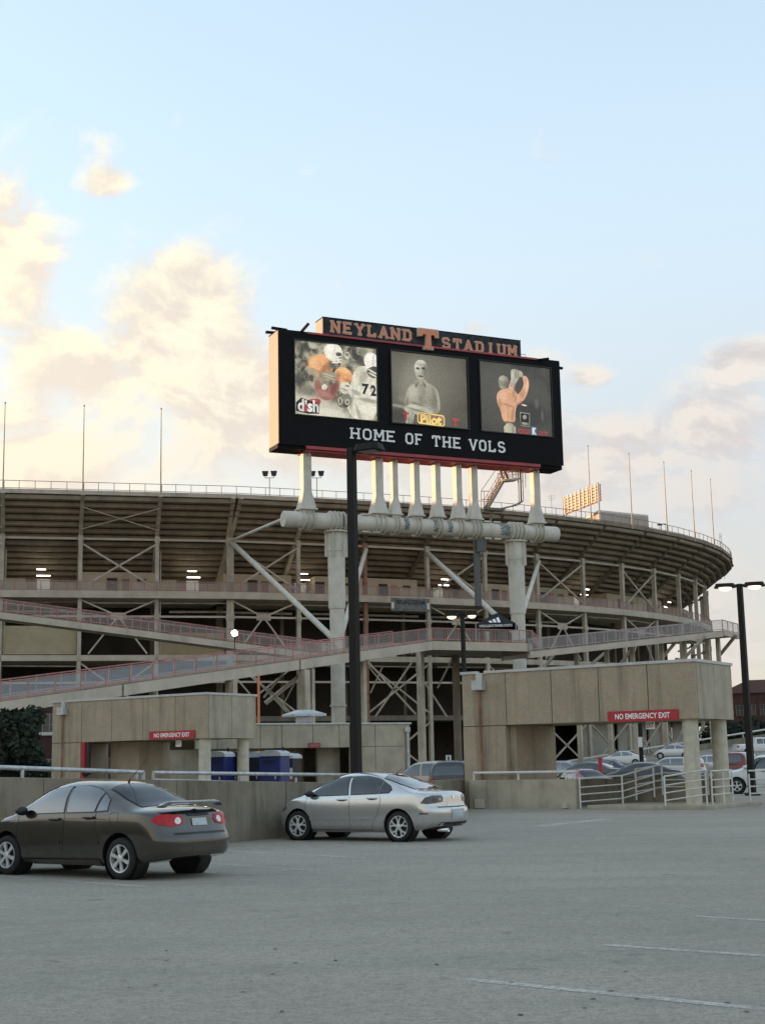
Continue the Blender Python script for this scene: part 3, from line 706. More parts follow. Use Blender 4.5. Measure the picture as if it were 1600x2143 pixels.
P_SILVER = dict(L=4.49, W=1.755, wheel_r=.320, rim_r=.225, axle=(1.36, -1.28), spokes=5, spoke_y=True, spoke_w=.030, arch=.05, crown=.07, bulge=.05, pw=3.4, tum=.21, nlen=1.2, nn=2.3, rlen=.8, rn=3.0,
    top=[(-2.245, .96), (-2.16, 1.03), (-1.95, 1.055), (-1.62, 1.085), (-1.25, 1.225), (-.80, 1.385), (-.35, 1.455), (.10, 1.462), (.45, 1.415), (.90, 1.25), (1.25, 1.06), (1.40, .99), (1.7, .93), (2.0, .83), (2.17, .70), (2.245, .56)],
    belt=[(-2.245, .90), (-1.6, .985), (-.5, .965), (.6, .915), (1.4, .86), (2.0, .74), (2.245, .54)],
    bot=[(-2.245, .34), (-1.7, .24), (-1.2, .19), (1.2, .19), (1.8, .20), (2.245, .22)],
    rear=[(0, .25), (.26, .10), (.40, .02), (.60, .0), (.69, .02), (.74, .10), (.95, .12), (1.05, .16), (1.5, .2)],
    nose=[(0, .10), (.25, .04), (.45, .0), (.65, .05), (.8, .22), (1.5, .3)],
    windows=[[(1.10, .955), (.80, 1.175), (.50, 1.315), (.25, 1.365), (.10, 1.372), (.02, .985)], [(-.07, .99), (.01, 1.374), (-.35, 1.368), (-.62, 1.325), (-.78, 1.278), (-.74, 1.012)], [(-.79, 1.015), (-.83, 1.255), (-1.02, 1.15), (-1.08, 1.095), (-1.02, 1.03)]],
    rearglass=[(-.78, -.54), (-.70, 0), (-.78, .54), (-1.2, .58), (-1.52, .55), (-1.62, 0), (-1.52, -.55), (-1.2, -.58)],
    windscreen=[(.48, -.52), (.52, 0), (.48, .52), (.85, .60), (1.22, .64), (1.38, 0), (1.22, -.64), (.85, -.60)],
    gaps=[[(1.13, .93), (1.16, .60), (1.10, .26)], [(-.02, .97), (-.04, .55), (-.03, .24)], [(-.80, 1.0), (-.84, .86), (-.78, .62), (-.62, .36), (-.60, .24)], [(1.1, .24), (-.6, .24)]],
    rubs=[[(1.02, .47), (.5, .475), (0, .48)], [(-.07, .48), (-.4, .48), (-.62, .48)]],
    handles=[(.17, .875), (-.62, .90)], mirror=(1.00, .965), antenna=(-.72, -.16, .15), mirror_mat=M_trim, glass=M_pane, exhaust=(.45,), diag=.55,
    paint=paint('silver_paint', (0.56, 0.56, 0.545), .7, .20),
    tail=[([(.20, .80), (.10, .92), (-.05, .955), (-.30, .955), (-.33, .90), (-.31, .82), (-.10, .795), (.08, .785)], M_lens_d, .010), (circ(-.10, .865, .045), M_lens_dr, .016), (circ(-.235, .875, .030), M_greyroof, .016)],
    head=[([(.12, .72), (-.06, .77), (-.38, .67), (-.40, .60), (-.10, .61), (.10, .66)], M_lens_d, .01)],
    rearbits=[([(-.17, .505), (.17, .505), (.17, .63), (-.17, .63)], M_plate, .014, 'licence_plate'), ([(-.24, .47), (.24, .47), (.26, .665), (-.26, .665)], M_greyroof, .007, 'plate_surround'),
              ([(-.62, .295), (.62, .295), (.55, .40), (-.55, .40)], M_trim, .006, 'rear_diffuser'),
              ([(-.60, .705), (.60, .705), (.60, .722), (-.60, .722)], M_trim, .004, 'boot_gap'), (circ(0, .915, .04, 16, 1.2), M_chrome, .012, 'badge')],
    sidebits=[([(-1.80, .575), (-1.80, .60), (-1.98, .60), (-1.98, .575)], M_lens_d, .008, 'side_marker')])
# far cars: simpler outlines of the same build
def far(base, **k):
    d = dict(base)
    for q in ('gaps', 'rubs', 'handles', 'spoiler', 'exhaust', 'fuel', 'antenna', 'sidebits', 'rearbits'): d.pop(q, None)
    d.update(k); return d
P_SUV = dict(L=4.60, W=1.80, wheel_r=.345, rim_r=.215, axle=(1.38, -1.30), spokes=5, spoke_w=.035, arch=.06, crown=.08, bulge=.04, pw=4.5, tum=.15, nlen=.9, nn=3.0, rlen=.45, rn=4.0,
    top=[(-2.3, 1.05), (-2.22, 1.50), (-2.0, 1.66), (-1.2, 1.71), (0, 1.70), (.45, 1.65), (.80, 1.45), (1.15, 1.14), (1.3, 1.08), (1.8, 1.02), (2.15, .90), (2.3, .70)],
    belt=[(-2.3, 1.0), (-1, 1.05), (1, 1.0), (2.3, .66)], bot=[(-2.3, .42), (-1.7, .32), (-1.2, .28), (1.2, .28), (1.8, .30), (2.3, .32)],
    rear=[(0, .2), (.4, .02), (.6, 0), (.8, .06), (1.1, .08), (1.5, .18), (1.7, .3)], nose=[(0, .1), (.3, .03), (.6, 0), (.9, .12), (1.5, .3)],
    windows=[[(1.03, 1.10), (.66, 1.44), (.40, 1.56), (.10, 1.58), (.06, 1.11)], [(-.02, 1.11), (.02, 1.585), (-.85, 1.585), (-.85, 1.12)], [(-.93, 1.12), (-.93, 1.58), (-1.75, 1.55), (-1.95, 1.42), (-1.98, 1.14)]],
    rearglass_v=[(-.62, 1.12), (.62, 1.12), (.54, 1.50), (-.54, 1.50)], windscreen=[(.46, -.56), (.5, 0), (.46, .56), (.8, .64), (1.06, .68), (1.2, 0), (1.06, -.68), (.8, -.64)],
    tail=[([(.06, 1.0), (-.16, 1.0), (-.16, .80), (.06, .80)], M_lens_r, .012)], head=[([(.08, .88), (-.30, .88), (-.30, .72), (.08, .72)], M_lens_w, .012)], diag=.6, mirror=(.98, 1.12), handles=[(.20, .98), (-.70, .99)],
    gaps=[[(1.08, 1.0), (1.05, .36)], [(.02, 1.08), (.02, .36)], [(-.9, 1.1), (-.9, .75), (-.8, .5)]])
P_TRUCK = dict(P_SUV, L=5.3, W=1.9, axle=(1.65, -1.65),
    top=[(-2.65, 1.05), (-2.6, 1.12), (-2.2, 1.13), (-.95, 1.13), (-.86, 1.20), (-.78, 1.62), (-.4, 1.74), (.3, 1.73), (.55, 1.66), (.95, 1.25), (1.15, 1.12), (1.6, 1.08), (2.4, .98), (2.65, .7)],
    belt=[(-2.65, 1.0), (-1, 1.04), (1, 1.03), (2.65, .66)], bot=[(-2.65, .45), (-1.7, .38), (-1.2, .34), (1.2, .34), (1.8, .36), (2.65, .36)],
    windows=[[(.80, 1.13), (.48, 1.50), (.30, 1.60), (.02, 1.61), (.0, 1.13)], [(-.07, 1.13), (-.05, 1.61), (-.62, 1.60), (-.70, 1.13)]], windscreen=[(.50, -.58), (.54, 0), (.50, .58), (.75, .66), (.95, .70), (1.05, 0), (.95, -.70), (.75, -.66)],
    gaps=[], handles=[], mirror=(.8, 1.14)); P_TRUCK.pop('rearglass_v')
P_BEETLE = far(P_GREY, L=4.1, W=1.72, axle=(1.26, -1.25), nlen=1.3, rlen=1.1, rn=2.4, nn=2.2,
    top=[(-2.05, .62), (-1.95, .85), (-1.6, 1.12), (-1.1, 1.33), (-.5, 1.47), (.1, 1.49), (.55, 1.38), (.95, 1.14), (1.15, 1.02), (1.5, .95), (1.85, .80), (2.05, .55)],
    belt=[(-2.05, .6), (-1.3, .93), (0, .95), (1.2, .92), (2.05, .52)],
    windows=[[(.86, 1.0), (.60, 1.23), (.40, 1.34), (.10, 1.385), (-.20, 1.385), (-.25, 1.0)], [(-.33, 1.0), (-.29, 1.38), (-.70, 1.33), (-1.05, 1.20), (-1.10, 1.02)]],
    rearglass=[(-.85, -.48), (-.8, 0), (-.85, .48), (-1.35, .5), (-1.45, 0), (-1.35, -.5)], tail=[(circ(-.05, .78, .09), M_lens_r, .01)])
P_WAGON = far(P_GREY, L=4.6, axle=(1.35, -1.35), top=[(-2.3, .9), (-2.2, 1.18), (-1.95, 1.38), (-1.3, 1.45), (-.4, 1.47), (.1, 1.47), (.45, 1.42), (.85, 1.25), (1.2, 1.03), (1.6, .95), (2.05, .82), (2.22, .68), (2.3, .55)],
    belt=[(-2.3, .85), (-1.6, .955), (-.5, .945), (.6, .90), (1.3, .84), (2.3, .55)], windows=P_GREY['windows'][:1] + [[(-.09, .985), (-.05, 1.378), (-.85, 1.378), (-.85, 1.0)], [(-.93, 1.0), (-.93, 1.378), (-1.70, 1.33), (-1.95, 1.18), (-1.98, 1.03)]],
    rearglass_v=[(-.58, 1.0), (.58, 1.0), (.50, 1.30), (-.50, 1.30)]); P_WAGON.pop('rearglass')

HEAD = math.pi - GRID                              # noses point left and away
def place_by_wheel(P, px, py, heading, z=0.0):     # put the near-side rear wheel's contact patch on a pixel
    p = onground(px, py, z); x, y = P['axle'][1], P['W'] / 2 - .1
    c, s_ = math.cos(heading), math.sin(heading)
    return Vector((p.x - (x * c - y * s_), p.y - (x * s_ + y * c), z))
make_car('grey_sedan', 'dark warm grey sedan with boot spoiler and red tail lights, nearest the camera', P_GREY, place_by_wheel(P_GREY, 258, 1841, R(180 - 36)), R(180 - 36))
make_car('silver_sedan', 'shiny silver sedan with smoked tail lights nosed up to the concrete parapet', P_SILVER, place_by_wheel(P_SILVER, 838, 1762, R(180 - 33)), R(180 - 33))

# ================================================================== parapet, rails, stair pavilions
def railing(name, label, posts, top_pts, rails, r_post, r_top, r_rail, material, base=None, group=None):
    """posts: (foot, head) pairs; top_pts: the handrail's path; rails: further paths"""
    p0 = posts[0][0] if posts else top_pts[0]
    t = thing(name, label, 'railing', (p0.x, p0.y, p0.z), group=group)
    for a, b in posts: MB().tube(a, b, r_post, n=8).build('post', material, t, smooth=True, sharp=50)
    if top_pts: MB().path(top_pts, r_top, 10).build('handrail', material, t, smooth=True, sharp=50)
    for pth in rails: MB().path(pth, r_rail, 8).build('rail', material, t, smooth=True, sharp=50)
    return t
# the parapet the cars nose up to: three straight runs, its top following the sloping lot
W0 = Vector((-2.38, 34.0, 0))
def wall_run(name, label, a, b, za, zb_, th=.22, material=M_parapet, joints=0):
    a, b = Vector(a), Vector(b); d = (b - a).normalized(); n_ = d.cross(Z) * th / 2
    t = thing(name, label, 'wall', ((a.x + b.x) / 2, (a.y + b.y) / 2, 0))
    k = max(1, joints); gap = .006
    for i in range(k):
        p, q = a.lerp(b, i / k) + d * gap, a.lerp(b, (i + 1) / k) - d * gap; z0, z1 = za + (zb_ - za) * i / k, za + (zb_ - za) * (i + 1) / k
        m = MB(); m.hexa([p + n_ - Z * .3, q + n_ - Z * .3, q - n_ - Z * .3, p - n_ - Z * .3, p + n_ + Z * z0, q + n_ + Z * z1, q - n_ + Z * z1, p - n_ + Z * z0])
        m.build('wall_panel', material, t, bevel=.012)
    return t
WA, WB = W0 - GV * 15, W0 + GV * 3.6
def wtop(t): return 1.155 - .038 * min(0, t) * 1.0            # t metres along GV from W0
wall_run('parapet_wall', 'stained grey concrete parapet wall the two sedans are nosed up to', WA, WB, wtop(-15), wtop(3.6), joints=5)
PR0 = onground(985, 1689); 
wall_run('parapet_return', 'short concrete wall running back behind the silver sedan to the right hand stairwell', WB + GV * .02, PR0 - GU * .3 + GV * .15, 1.13, 1.02, joints=3)
pt = lambda t, h: W0 + GV * t + Z * (wtop(t) + h)
railing('pipe_railing', 'white galvanised pipe rail on the parapet behind the dark grey sedan', [(pt(t, -.02), pt(t, .22)) for t in (-11.4, -8.0, -4.95)], [pt(-15, .24), pt(-4.75, .22), pt(-4.75, .0)], [], .035, .044, .03, M_galv)
railing('pipe_railing', 'white galvanised pipe rail on the parapet ending behind the silver sedan', [(pt(t, -.02), pt(t, .20)) for t in (-4.45, -1.6, .4, 2.6)], [pt(-4.45, .22), pt(3.5, .20)], [[pt(-4.45, .08), pt(-1.8, .08)]], .030, .040, .022, M_galv)

def pavilion(name, label, C, Lf, Dp, zh, zt, wall_w, block, n_f, n_s, who, standpipe=False):
    """C: the near corner; the long front runs along -GU, the short side along GV. zh header underside, zt top."""
    t = thing(name, label, 'pavilion', (C.x, C.y, 0)); U, V = -GU, GV
    P = lambda a, b, z: Vector((C.x, C.y, 0)) + U * a + V * b + Z * z
    th = .16
    def slab(a0, a1, b0, b1, z0, z1, nm, material, bevel=.012, parent=t):
        m = MB(); m.hexa([P(a0, b0, z0), P(a1, b0, z0), P(a1, b1, z0), P(a0, b1, z0), P(a0, b0, z1), P(a1, b0, z1), P(a1, b1, z1), P(a0, b1, z1)])
        return m.build(nm, material, parent, bevel=bevel)
    g_ = .012
    edges = [0.0] + [Lf * (0.19 + 0.81 * i / (n_f - 1)) for i in range(n_f - 1)] + [Lf]; edges = sorted(set(round(e, 3) for e in edges))
    for e0, e1 in zip(edges[:-1], edges[1:]):
        slab(e0 + g_, e1 - g_, 0, th, zh, zt, 'header_panel', M_conc); slab(e0 + g_, e1 - g_, Dp - th, Dp, zh, zt, 'header_panel', M_conc)
    for i in range(n_s):
        b0, b1 = th + (Dp - 2 * th) * i / n_s, th + (Dp - 2 * th) * (i + 1) / n_s
        slab(-.002, th, b0 + g_, b1 - g_, zh, zt, 'header_panel', M_conc2)
        slab(Lf - th, Lf + .002, b0 + g_, b1 - g_, zh, zt, 'header_panel', M_conc2)
    slab(.10, Lf - .10, .10, Dp - .10, zh + .35, zt - .15, 'roof_slab', M_conc2, 0)
    slab(th + .01, Lf - th - .01, th + .01, Dp - th - .01, zh + .02, zh + .34, 'soffit', M_conc2, 0)
    for a0, a1, b0, b1 in ((-.04, Lf - .95, -.04, .22), (Lf - .62, Lf + .04, -.04, .22), (-.04, .22, .225, Dp + .04), (Lf - .22, Lf + .04, .225, Dp + .04), (.225, Lf - .225, Dp - .22, Dp + .04)):
        slab(a0, a1, b0, b1, zt + .003, zt + .10, 'roof_edge', M_cap, 0)
    slab(Lf - wall_w, Lf, 0.01, .30, -.3, zh - .02, 'wall_panel', M_conc)
    slab(Lf - .30, Lf, .32, Dp, -.3, zh - .02, 'wall_panel', M_conc)
    if block: slab(block[0], block[1], block[2], Dp - .02, -.3, zh - .005, 'stair_wall', M_conc)
    for a, b in ((.42, .38), (.42, Dp - .42)):
        m = MB(); m.tube(P(a, b, -.3), P(a, b, zh), .265, n=28); m.build('column', M_colm, t, smooth=True, sharp=50)
    # scupper box, its cut in the roof edge and the rusty downpipe
    a = Lf - .78; m = MB(); c = P(a, -.14, zt - .42); fr = Matrix((U, V, Z)).transposed()
    m.box(c, .44, .26, .34, fr); m.box(P(a, -.05, zt - .12), .26, .10, .26, fr); m.build('scupper_box', M_cap, t, bevel=.01)
    m = MB(); m.path([P(a, -.12, zt - .58), P(a, -.10, zt - .8), P(a, -.10, .1)], .055, 10); m.build('downpipe', M_rust, t, smooth=True, sharp=50)
    if standpipe:
        m = MB(); a = Lf - wall_w - .14; m.tube(P(a, .1, 0), P(a, .1, zh), .13, n=14); m.build('standpipe', M_redpaint, t, smooth=True, sharp=50)
        m = MB(); m.tube(P(a - .4, .0, 1.72), P(a - .4, .0, zh), .09, n=12); m.tube(P(a, .05, 1.5), P(a - .5, .0, 1.5), .10, n=12); m.lathe(P(a - .4, -.12, 1.5), -V, [(.2, 0), (.2, .12), (.08, .2), (0, .2)], 14); m.build('hose_valve', M_blackm, t, smooth=True, sharp=50)
    return t, P
def sign_board(name, label, Cn, w, h, nrm, txt, bm, tm, th=.05, fill=(.55, .76), cat='sign', bold=.02, hang=None):
    """flat sign, centre Cn, facing nrm"""
    nrm = Vector(nrm).normalized(); r = Z.cross(nrm).normalized(); 
    t = thing(name, label, cat, (Cn.x, Cn.y, Cn.z - h / 2))
    fr = Matrix((r, nrm, Z)).transposed(); m = MB(); m.box(Cn, w, th, h, fr); m.build('board', bm, t, bevel=.006)
    M = Matrix.Translation(Cn + nrm * (th / 2 + .004)) @ Matrix((r, Z, nrm)).transposed().to_4x4()
    if txt: text_on(txt, h * fill[0], w * fill[1], M, tm, t, bold=bold, extrude=0.0)
    if hang: m = MB(); [m.tube(Cn + r * w * q + Z * h / 2, Cn + r * w * q + Z * (h / 2 + hang), .012, n=6) for q in (-.35, .35)]; m.build('hanger', M_blackm, t)
    return t
# right hand pavilion
CR = onground(1443, 1692); CR = Vector((10.18, 47.5, 0))
pr, PR = pavilion('stair_pavilion', 'tan pebbled concrete stair pavilion with white railings on the right', CR, 8.95, 3.35, 2.90, 4.76, 1.75, (6.95, 7.19, .305), 5, 2, 'right')
sp = CR - GU * 0
def on_face(px, py, C, off=.0): return onplane(px, py, Vector((C.x, C.y, 0)) - GV * off, GV)
def sign_px(px0, py0, px1, py1, px2, py2, C, off):             # centre, width, height of a board seen on a facade
    a, b, c = on_face(px0, py0, C, off), on_face(px1, py1, C, off), on_face(px2, py2, C, off)
    return (a + b) / 2, (b - a).length, (c - b).length
c_, w_, h_ = sign_px(1271, 1501, 1418, 1495, 1418, 1514, CR, .04)
sign_board('emergency_exit_sign', 'red NO EMERGENCY EXIT sign on the right hand pavilion', c_, w_, .36, -GV, 'NO EMERGENCY EXIT', M_redpaint, M_white, fill=(.52, .78))
c_ = on_face(1360, 1518, CR, -.35)
sign_board('exit_sign', 'small white EXIT sign with red letters hanging in the right hand pavilion', c_, .32, .26, -GV, 'EXIT', M_white, M_redpaint, hang=.22, fill=(.6, .8))
# low wall and rails round the right hand stair
def PRz(px, py, off=.0): return on_face(px, py, CR, off)
lw = thing('stair_wall', 'streaked tan concrete wall with a pipe rail beside the right hand stairwell', 'wall', (PR(8.0, -.2, 0)))
m = MB(); a0, a1 = 8.55, 4.35
m.hexa([PR(a0, -.36, -.2), PR(a1, -.36, -.2), PR(a1, -.14, -.2), PR(a0, -.14, -.2), PR(a0, -.36, .99), PR(a1, -.36, .99), PR(a1, -.14, .99), PR(a0, -.14, .99)]); m.build('wall_panel', M_parapet if False else M_conc2, lw, bevel=.012)
for a in (8.1, 4.75):
    m = MB(); c = PR(a, -.42, .17 if a > 6 else .10); s = (.34, .14, .30) if a > 6 else (.18, .12, .16); m.box(c, *s, Matrix((-GU, GV, Z)).transposed()); m.build('outlet_cover', M_colm, lw, bevel=.01)
railing('pipe_railing', 'straight white pipe rail on top of the streaked tan stairwell wall', [(PR(a, -.25, .97), PR(a, -.25, 1.22)) for a in (8.4, 6.6, 4.75, 4.42)], [PR(8.4, -.25, 1.24), PR(4.35, -.25, 1.24)], [], .04, .05, .02, M_white_paint)
# guard rails of the stair: several rails between posts, the near side stepping round the columns
def guard(label, pts, posts, zs, h0=0.0):
    t = thing('guard_rail', label, 'railing', pts[0], group='guard rails round the right hand stairwell')
    for p in posts: MB().tube(Vector(p) + Z * 0.0, Vector(p) + Z * zs[-1], .032, n=8).build('post', M_white_paint, t, smooth=True, sharp=50)
    for z in zs: MB().path([Vector(p) + Z * z for p in pts], .028 if z == zs[-1] else .022, 8).build('rail', M_white_paint, t, smooth=True, sharp=50)
    return t
ZS = (.28, .52, .76, 1.05)
A = lambda a, b, z=0: PR(a, b, z)
guard('sloping white guard rail leading down the stairs beside the tan wall', [A(4.25, -.25, -.05), A(3.35, 1.2, .02), A(2.7, 2.4, .30)], [A(4.25, -.25), A(3.35, 1.2, .02), A(2.7, 2.4, .30)], ZS)
guard('white guard rail crossing the back of the stair landing', [A(3.2, 2.0, .22), A(2.6, 2.9, .36), A(.9, 2.9, .36), A(.75, 2.2, .36)], [A(3.2, 2.0, .22), A(2.6, 2.9, .36), A(.9, 2.9, .36)], ZS)
guard('white guard rail in front of the nearer round column', [A(.95, -.75, .0), A(.1, -.62, .12), A(-.25, -.20, .18)], [A(.95, -.75), A(-.25, -.20, .12)], ZS)
guard('white guard rail between the two round columns', [A(-.12, .60, .14), A(.02, 2.0, .14), A(.05, 2.9, .14)], [A(-.12, .60, .1), A(.02, 2.0, .1), A(.05, 2.9, .1)], ZS)
guard('short white ladder like guard rail by the white sport utility car', [A(-.3, 3.6, .1), A(-.75, 4.1, .1)], [A(-.3, 3.6, .0), A(-.75, 4.1, .0)], ZS)
m = MB(); m.prism([A(3.9, -.45, .0), A(.98, -.85, .0), A(-.55, -.72, .0), A(-.62, 3.9, .0), A(3.2, 3.9, .0)], Z * .12); tag(m.build('stair_kerb', M_conc2, bevel=.01), 'low concrete kerb slab under the right hand stair columns', 'kerb')
m = MB(); m.hexa([A(6.7, 3.0, 0), A(.6, 3.0, 0), A(.6, 3.2, 0), A(6.7, 3.2, 0), A(6.7, 3.0, .95), A(.6, 3.0, .95), A(.6, 3.2, .95), A(6.7, 3.2, .95)])
tag(m.build('stairwell_wall', M_parapet, bevel=.01), 'dark low concrete wall at the back of the right hand stairwell', 'wall')

# left hand pavilion, farther off
CL = Vector((-7.80, 62.8, 0))
pl, PL = pavilion('stair_pavilion', 'tan pebbled concrete stair pavilion on the left behind the dark grey sedan', CL, 9.55, 3.4, 2.86, 4.74, 1.9, (5.2, 7.0, 1.3), 5, 2, 'left', standpipe=True)
c_, w_, h_ = sign_px(313, 1541, 408, 1535, 408, 1549, CL, .04)
sign_board('emergency_exit_sign', 'red NO EMERGENCY EXIT sign on the left hand pavilion', c_, w_, .36, -GV, 'NO EMERGENCY EXIT', M_redpaint, M_white, fill=(.52, .78))
c_ = on_face(374, 1556, CL, -.3)
sign_board('exit_sign', 'small white EXIT sign hanging in the left hand pavilion', c_, .30, .28, -GV, 'EXIT', M_white, M_redpaint, hang=.18, fill=(.55, .75))
railing('pipe_railing', 'low white pipe rail round the left hand stairwell', [(PL(a, -.3, .2), PL(a, -.3, 1.05)) for a in (4.2, 2.6, .9, -.4)], [PL(6.2, -.3, 1.07), PL(-.5, -.3, 1.07)], [[PL(4.2, -.3, .75), PL(-.5, -.3, .75)], [PL(4.2, -.3, .45), PL(-.5, -.3, .45)]], .03, .035, .025, M_white_paint)

# low concrete building between the pavilions
LB = at(858, 1512, 82); LBz = LB.z; LBl = at(420, 1498, 76)
bt = thing('stair_building', 'low grey concrete stair building with a dark doorway and pale door lights', 'building', (LB.x, LB.y, 0))
lu = Vector((LBl.x - LB.x, LBl.y - LB.y, 0)); Lw = lu.length; lu.normalize(); lv = lu.cross(Z).normalized(); 
if lv.y < 0: lv = -lv
Q = lambda a, b, z: Vector((LB.x, LB.y, 0)) + lu * a + lv * b + Z * z
def apx(px): return (onplane(px, 1560, LB, lv) - Vector((LB.x, LB.y, 0))).dot(lu)
def zpx(px, py): return onplane(px, py, LB, lv).z
def bslab(a0, a1, b0, b1, z0, z1, nm, material=M_conc2, parent=bt, bevel=.01):
    m = MB(); m.hexa([Q(a0, b0, z0), Q(a1, b0, z0), Q(a1, b1, z0), Q(a0, b1, z0), Q(a0, b0, z1), Q(a1, b0, z1), Q(a1, b1, z1), Q(a0, b1, z1)]); return m.build(nm, material, parent, bevel=bevel)
zl = zpx(640, 1565); zmid = zpx(800, 1562)
aj = [apx(x) for x in (858, 848, 785, 733)]
for k in range(3):
    bslab(aj[k] + .015, aj[k + 1] - .015, 0, .25, -.5, zmid - .01, 'wall_panel'); bslab(aj[k] + .015, aj[k + 1] - .015, 0, .25, zmid + .01, LBz - .1, 'wall_panel')
ah = [apx(x) for x in (732, 710, 655, 590, 545, 500, 455, 410)]
for k in range(7):
    bslab(ah[k] + .015, ah[k + 1] - .015, .0, .25, zl, LBz - .1, 'header_panel')
bslab(apx(731), apx(684), 1.2, 1.45, -.5, zl - .01, 'wall_panel'); bslab(apx(683), apx(600), 3.0, 3.2, -.5, zl - .01, 'back_wall', M_tan)
bslab(apx(590), apx(360), 1.2, 1.45, -.5, zl - .01, 'wall_panel'); bslab(apx(858), apx(360), 5.8, 6.0, -.5, LBz - .12, 'back_wall')
bslab(.02, Lw + 3, .26, 5.8, LBz - .5, LBz - .14, 'roof_slab'); bslab(-.05, Lw + 3, -.06, 6.05, LBz - .095, LBz, 'roof_edge', M_cap); bslab(-.001, .25, .26, 5.7, -.5, LBz - .12, 'wall_panel')
bslab(apx(668), apx(640), 2.9, 2.99, -.4, 2.05, 'door', M_dark)
for k in range(6):
    for px in (671, 637): m = MB(); m.lathe(Q(apx(px), 2.85, .35 + k * .34), -lv, [(0.0, -.05), (.06, 0), (.06, .03), (0, .08)], 8); m.build('bulb', M_white_paint, bt)
m = MB(); m.tube(Q(apx(851), -.1, 0), Q(apx(851), -.1, LBz - .5), .06, n=8); m.box(Q(apx(851), -.12, LBz - .4), .3, .2, .25); m.build('downpipe', M_galv, bt)
vc = onplane(636, 1494, LB + lv * 3, lv); m = MB()
for s0, s1, z0, z1 in ((.95, .95, -.14, -.02), (.95, .35, -.02, .22)):
    m.hexa([vc + lu * x * s0 + lv * y * s0 + Z * z0 for x, y in ((-1, -1), (1, -1), (1, 1), (-1, 1))] + [vc + lu * x * s1 + lv * y * s1 + Z * z1 for x, y in ((-1, -1), (1, -1), (1, 1), (-1, 1))])
m.box(vc - Z * .3, .9, .9, .4); m.build('roof_vent', M_galv, bt)
c_ = onplane(658, 1560, LB - lv * .05, lv)
sign_board('red_door_sign', 'small faded red sign over the low building doorway', c_, .72, .27, -lv, 'NO EMERGENCY EXIT', mat('faded_red', (.30, .06, .06), .6), mat('faded_lettering', (.42, .2, .18), .6, var=0), fill=(.35, .8))

# portable toilets
def portaloo(px, py_top, d, body, roofm, label, wrap=False):
    p = at(px, py_top, d); ztop = p.z; b = Vector((p.x, p.y, ground_z(p.x, p.y)))
    t = thing('portable_toilet', label, 'portable toilet', b, group='portable toilets behind the left pavilion')
    ang = R(-20); c, s_ = math.cos(ang), math.sin(ang); X, Y = Vector((c, s_, 0)), Vector((-s_, c, 0)); H = ztop - b.z
    def bx(x0, x1, y0, y1, z0, z1, nm, mt, bev=.02): 
        m = MB(); m.hexa([b + X * x + Y * y + Z * z for z in (z0, z1) for x, y in ((x0, y0), (x1, y0), (x1, y1), (x0, y1))]); return m.build(nm, mt, t, bevel=bev)
    bx(-.56, .56, -.56, .56, .12, H - .30, 'cabin', body, .05); bx(-.6, .6, -.6, .6, 0, .12, 'skid', M_blackm)
    m = MB(); n = 10; pts = []
    for i in range(n + 1):
        a = math.pi * i / n; pts.append(b + X * (-.60 * math.cos(a)) + Y * -.6 + Z * (H - .30 + .28 * math.sin(a) ** .6))
    m.prism(pts, Y * 1.2); m.build('roof', roofm, t)
    dr = bx(-.40, .40, -.585, -.563, .2, H - .42, 'door', body, .01); bx(.28, .34, -.61, -.586, 1.0, 1.16, 'latch', M_greyroof, 0)
    for k in range(3): bx(-.3, .3, -.60, -.586, H - .62 + k * .05, H - .595 + k * .05, 'vent_slot', M_blackm, 0)
    m = MB(); m.tube(b + X * .3 + Y * .35 + Z * (H - .2), b + X * .3 + Y * .35 + Z * (H + .12), .06, n=8); m.build('vent_pipe', M_blackm, t)
    if wrap:
        bx(-.57, .57, -.615, -.60, .2, .95, 'printed_panel', M_redpaint, 0); bx(-.57, .57, -.615, -.60, .951, 1.5, 'printed_panel', M_white_paint, 0); bx(-.5, .3, -.62, -.616, 1.2, 1.35, 'printed_panel', M_blackm, 0)
    return t
portaloo(459, 1571, 70, M_blue, M_greyroof, 'blue portable toilet with a pale roof, leftmost between the pavilion columns')
portaloo(492, 1572, 71, M_blue_d, M_blue_d, 'dark navy portable toilet left of the farther round column')
portaloo(536, 1572, 71, M_blue_d, M_greyroof, 'dark blue portable toilet right of the farther round column')
portaloo(574, 1569, 69, M_blue, M_greyroof, 'bright blue portable toilet beside the printed one')
portaloo(600, 1575, 74, M_blackm, M_greyroof, 'portable toilet with a black, white and red printed front', wrap=True)

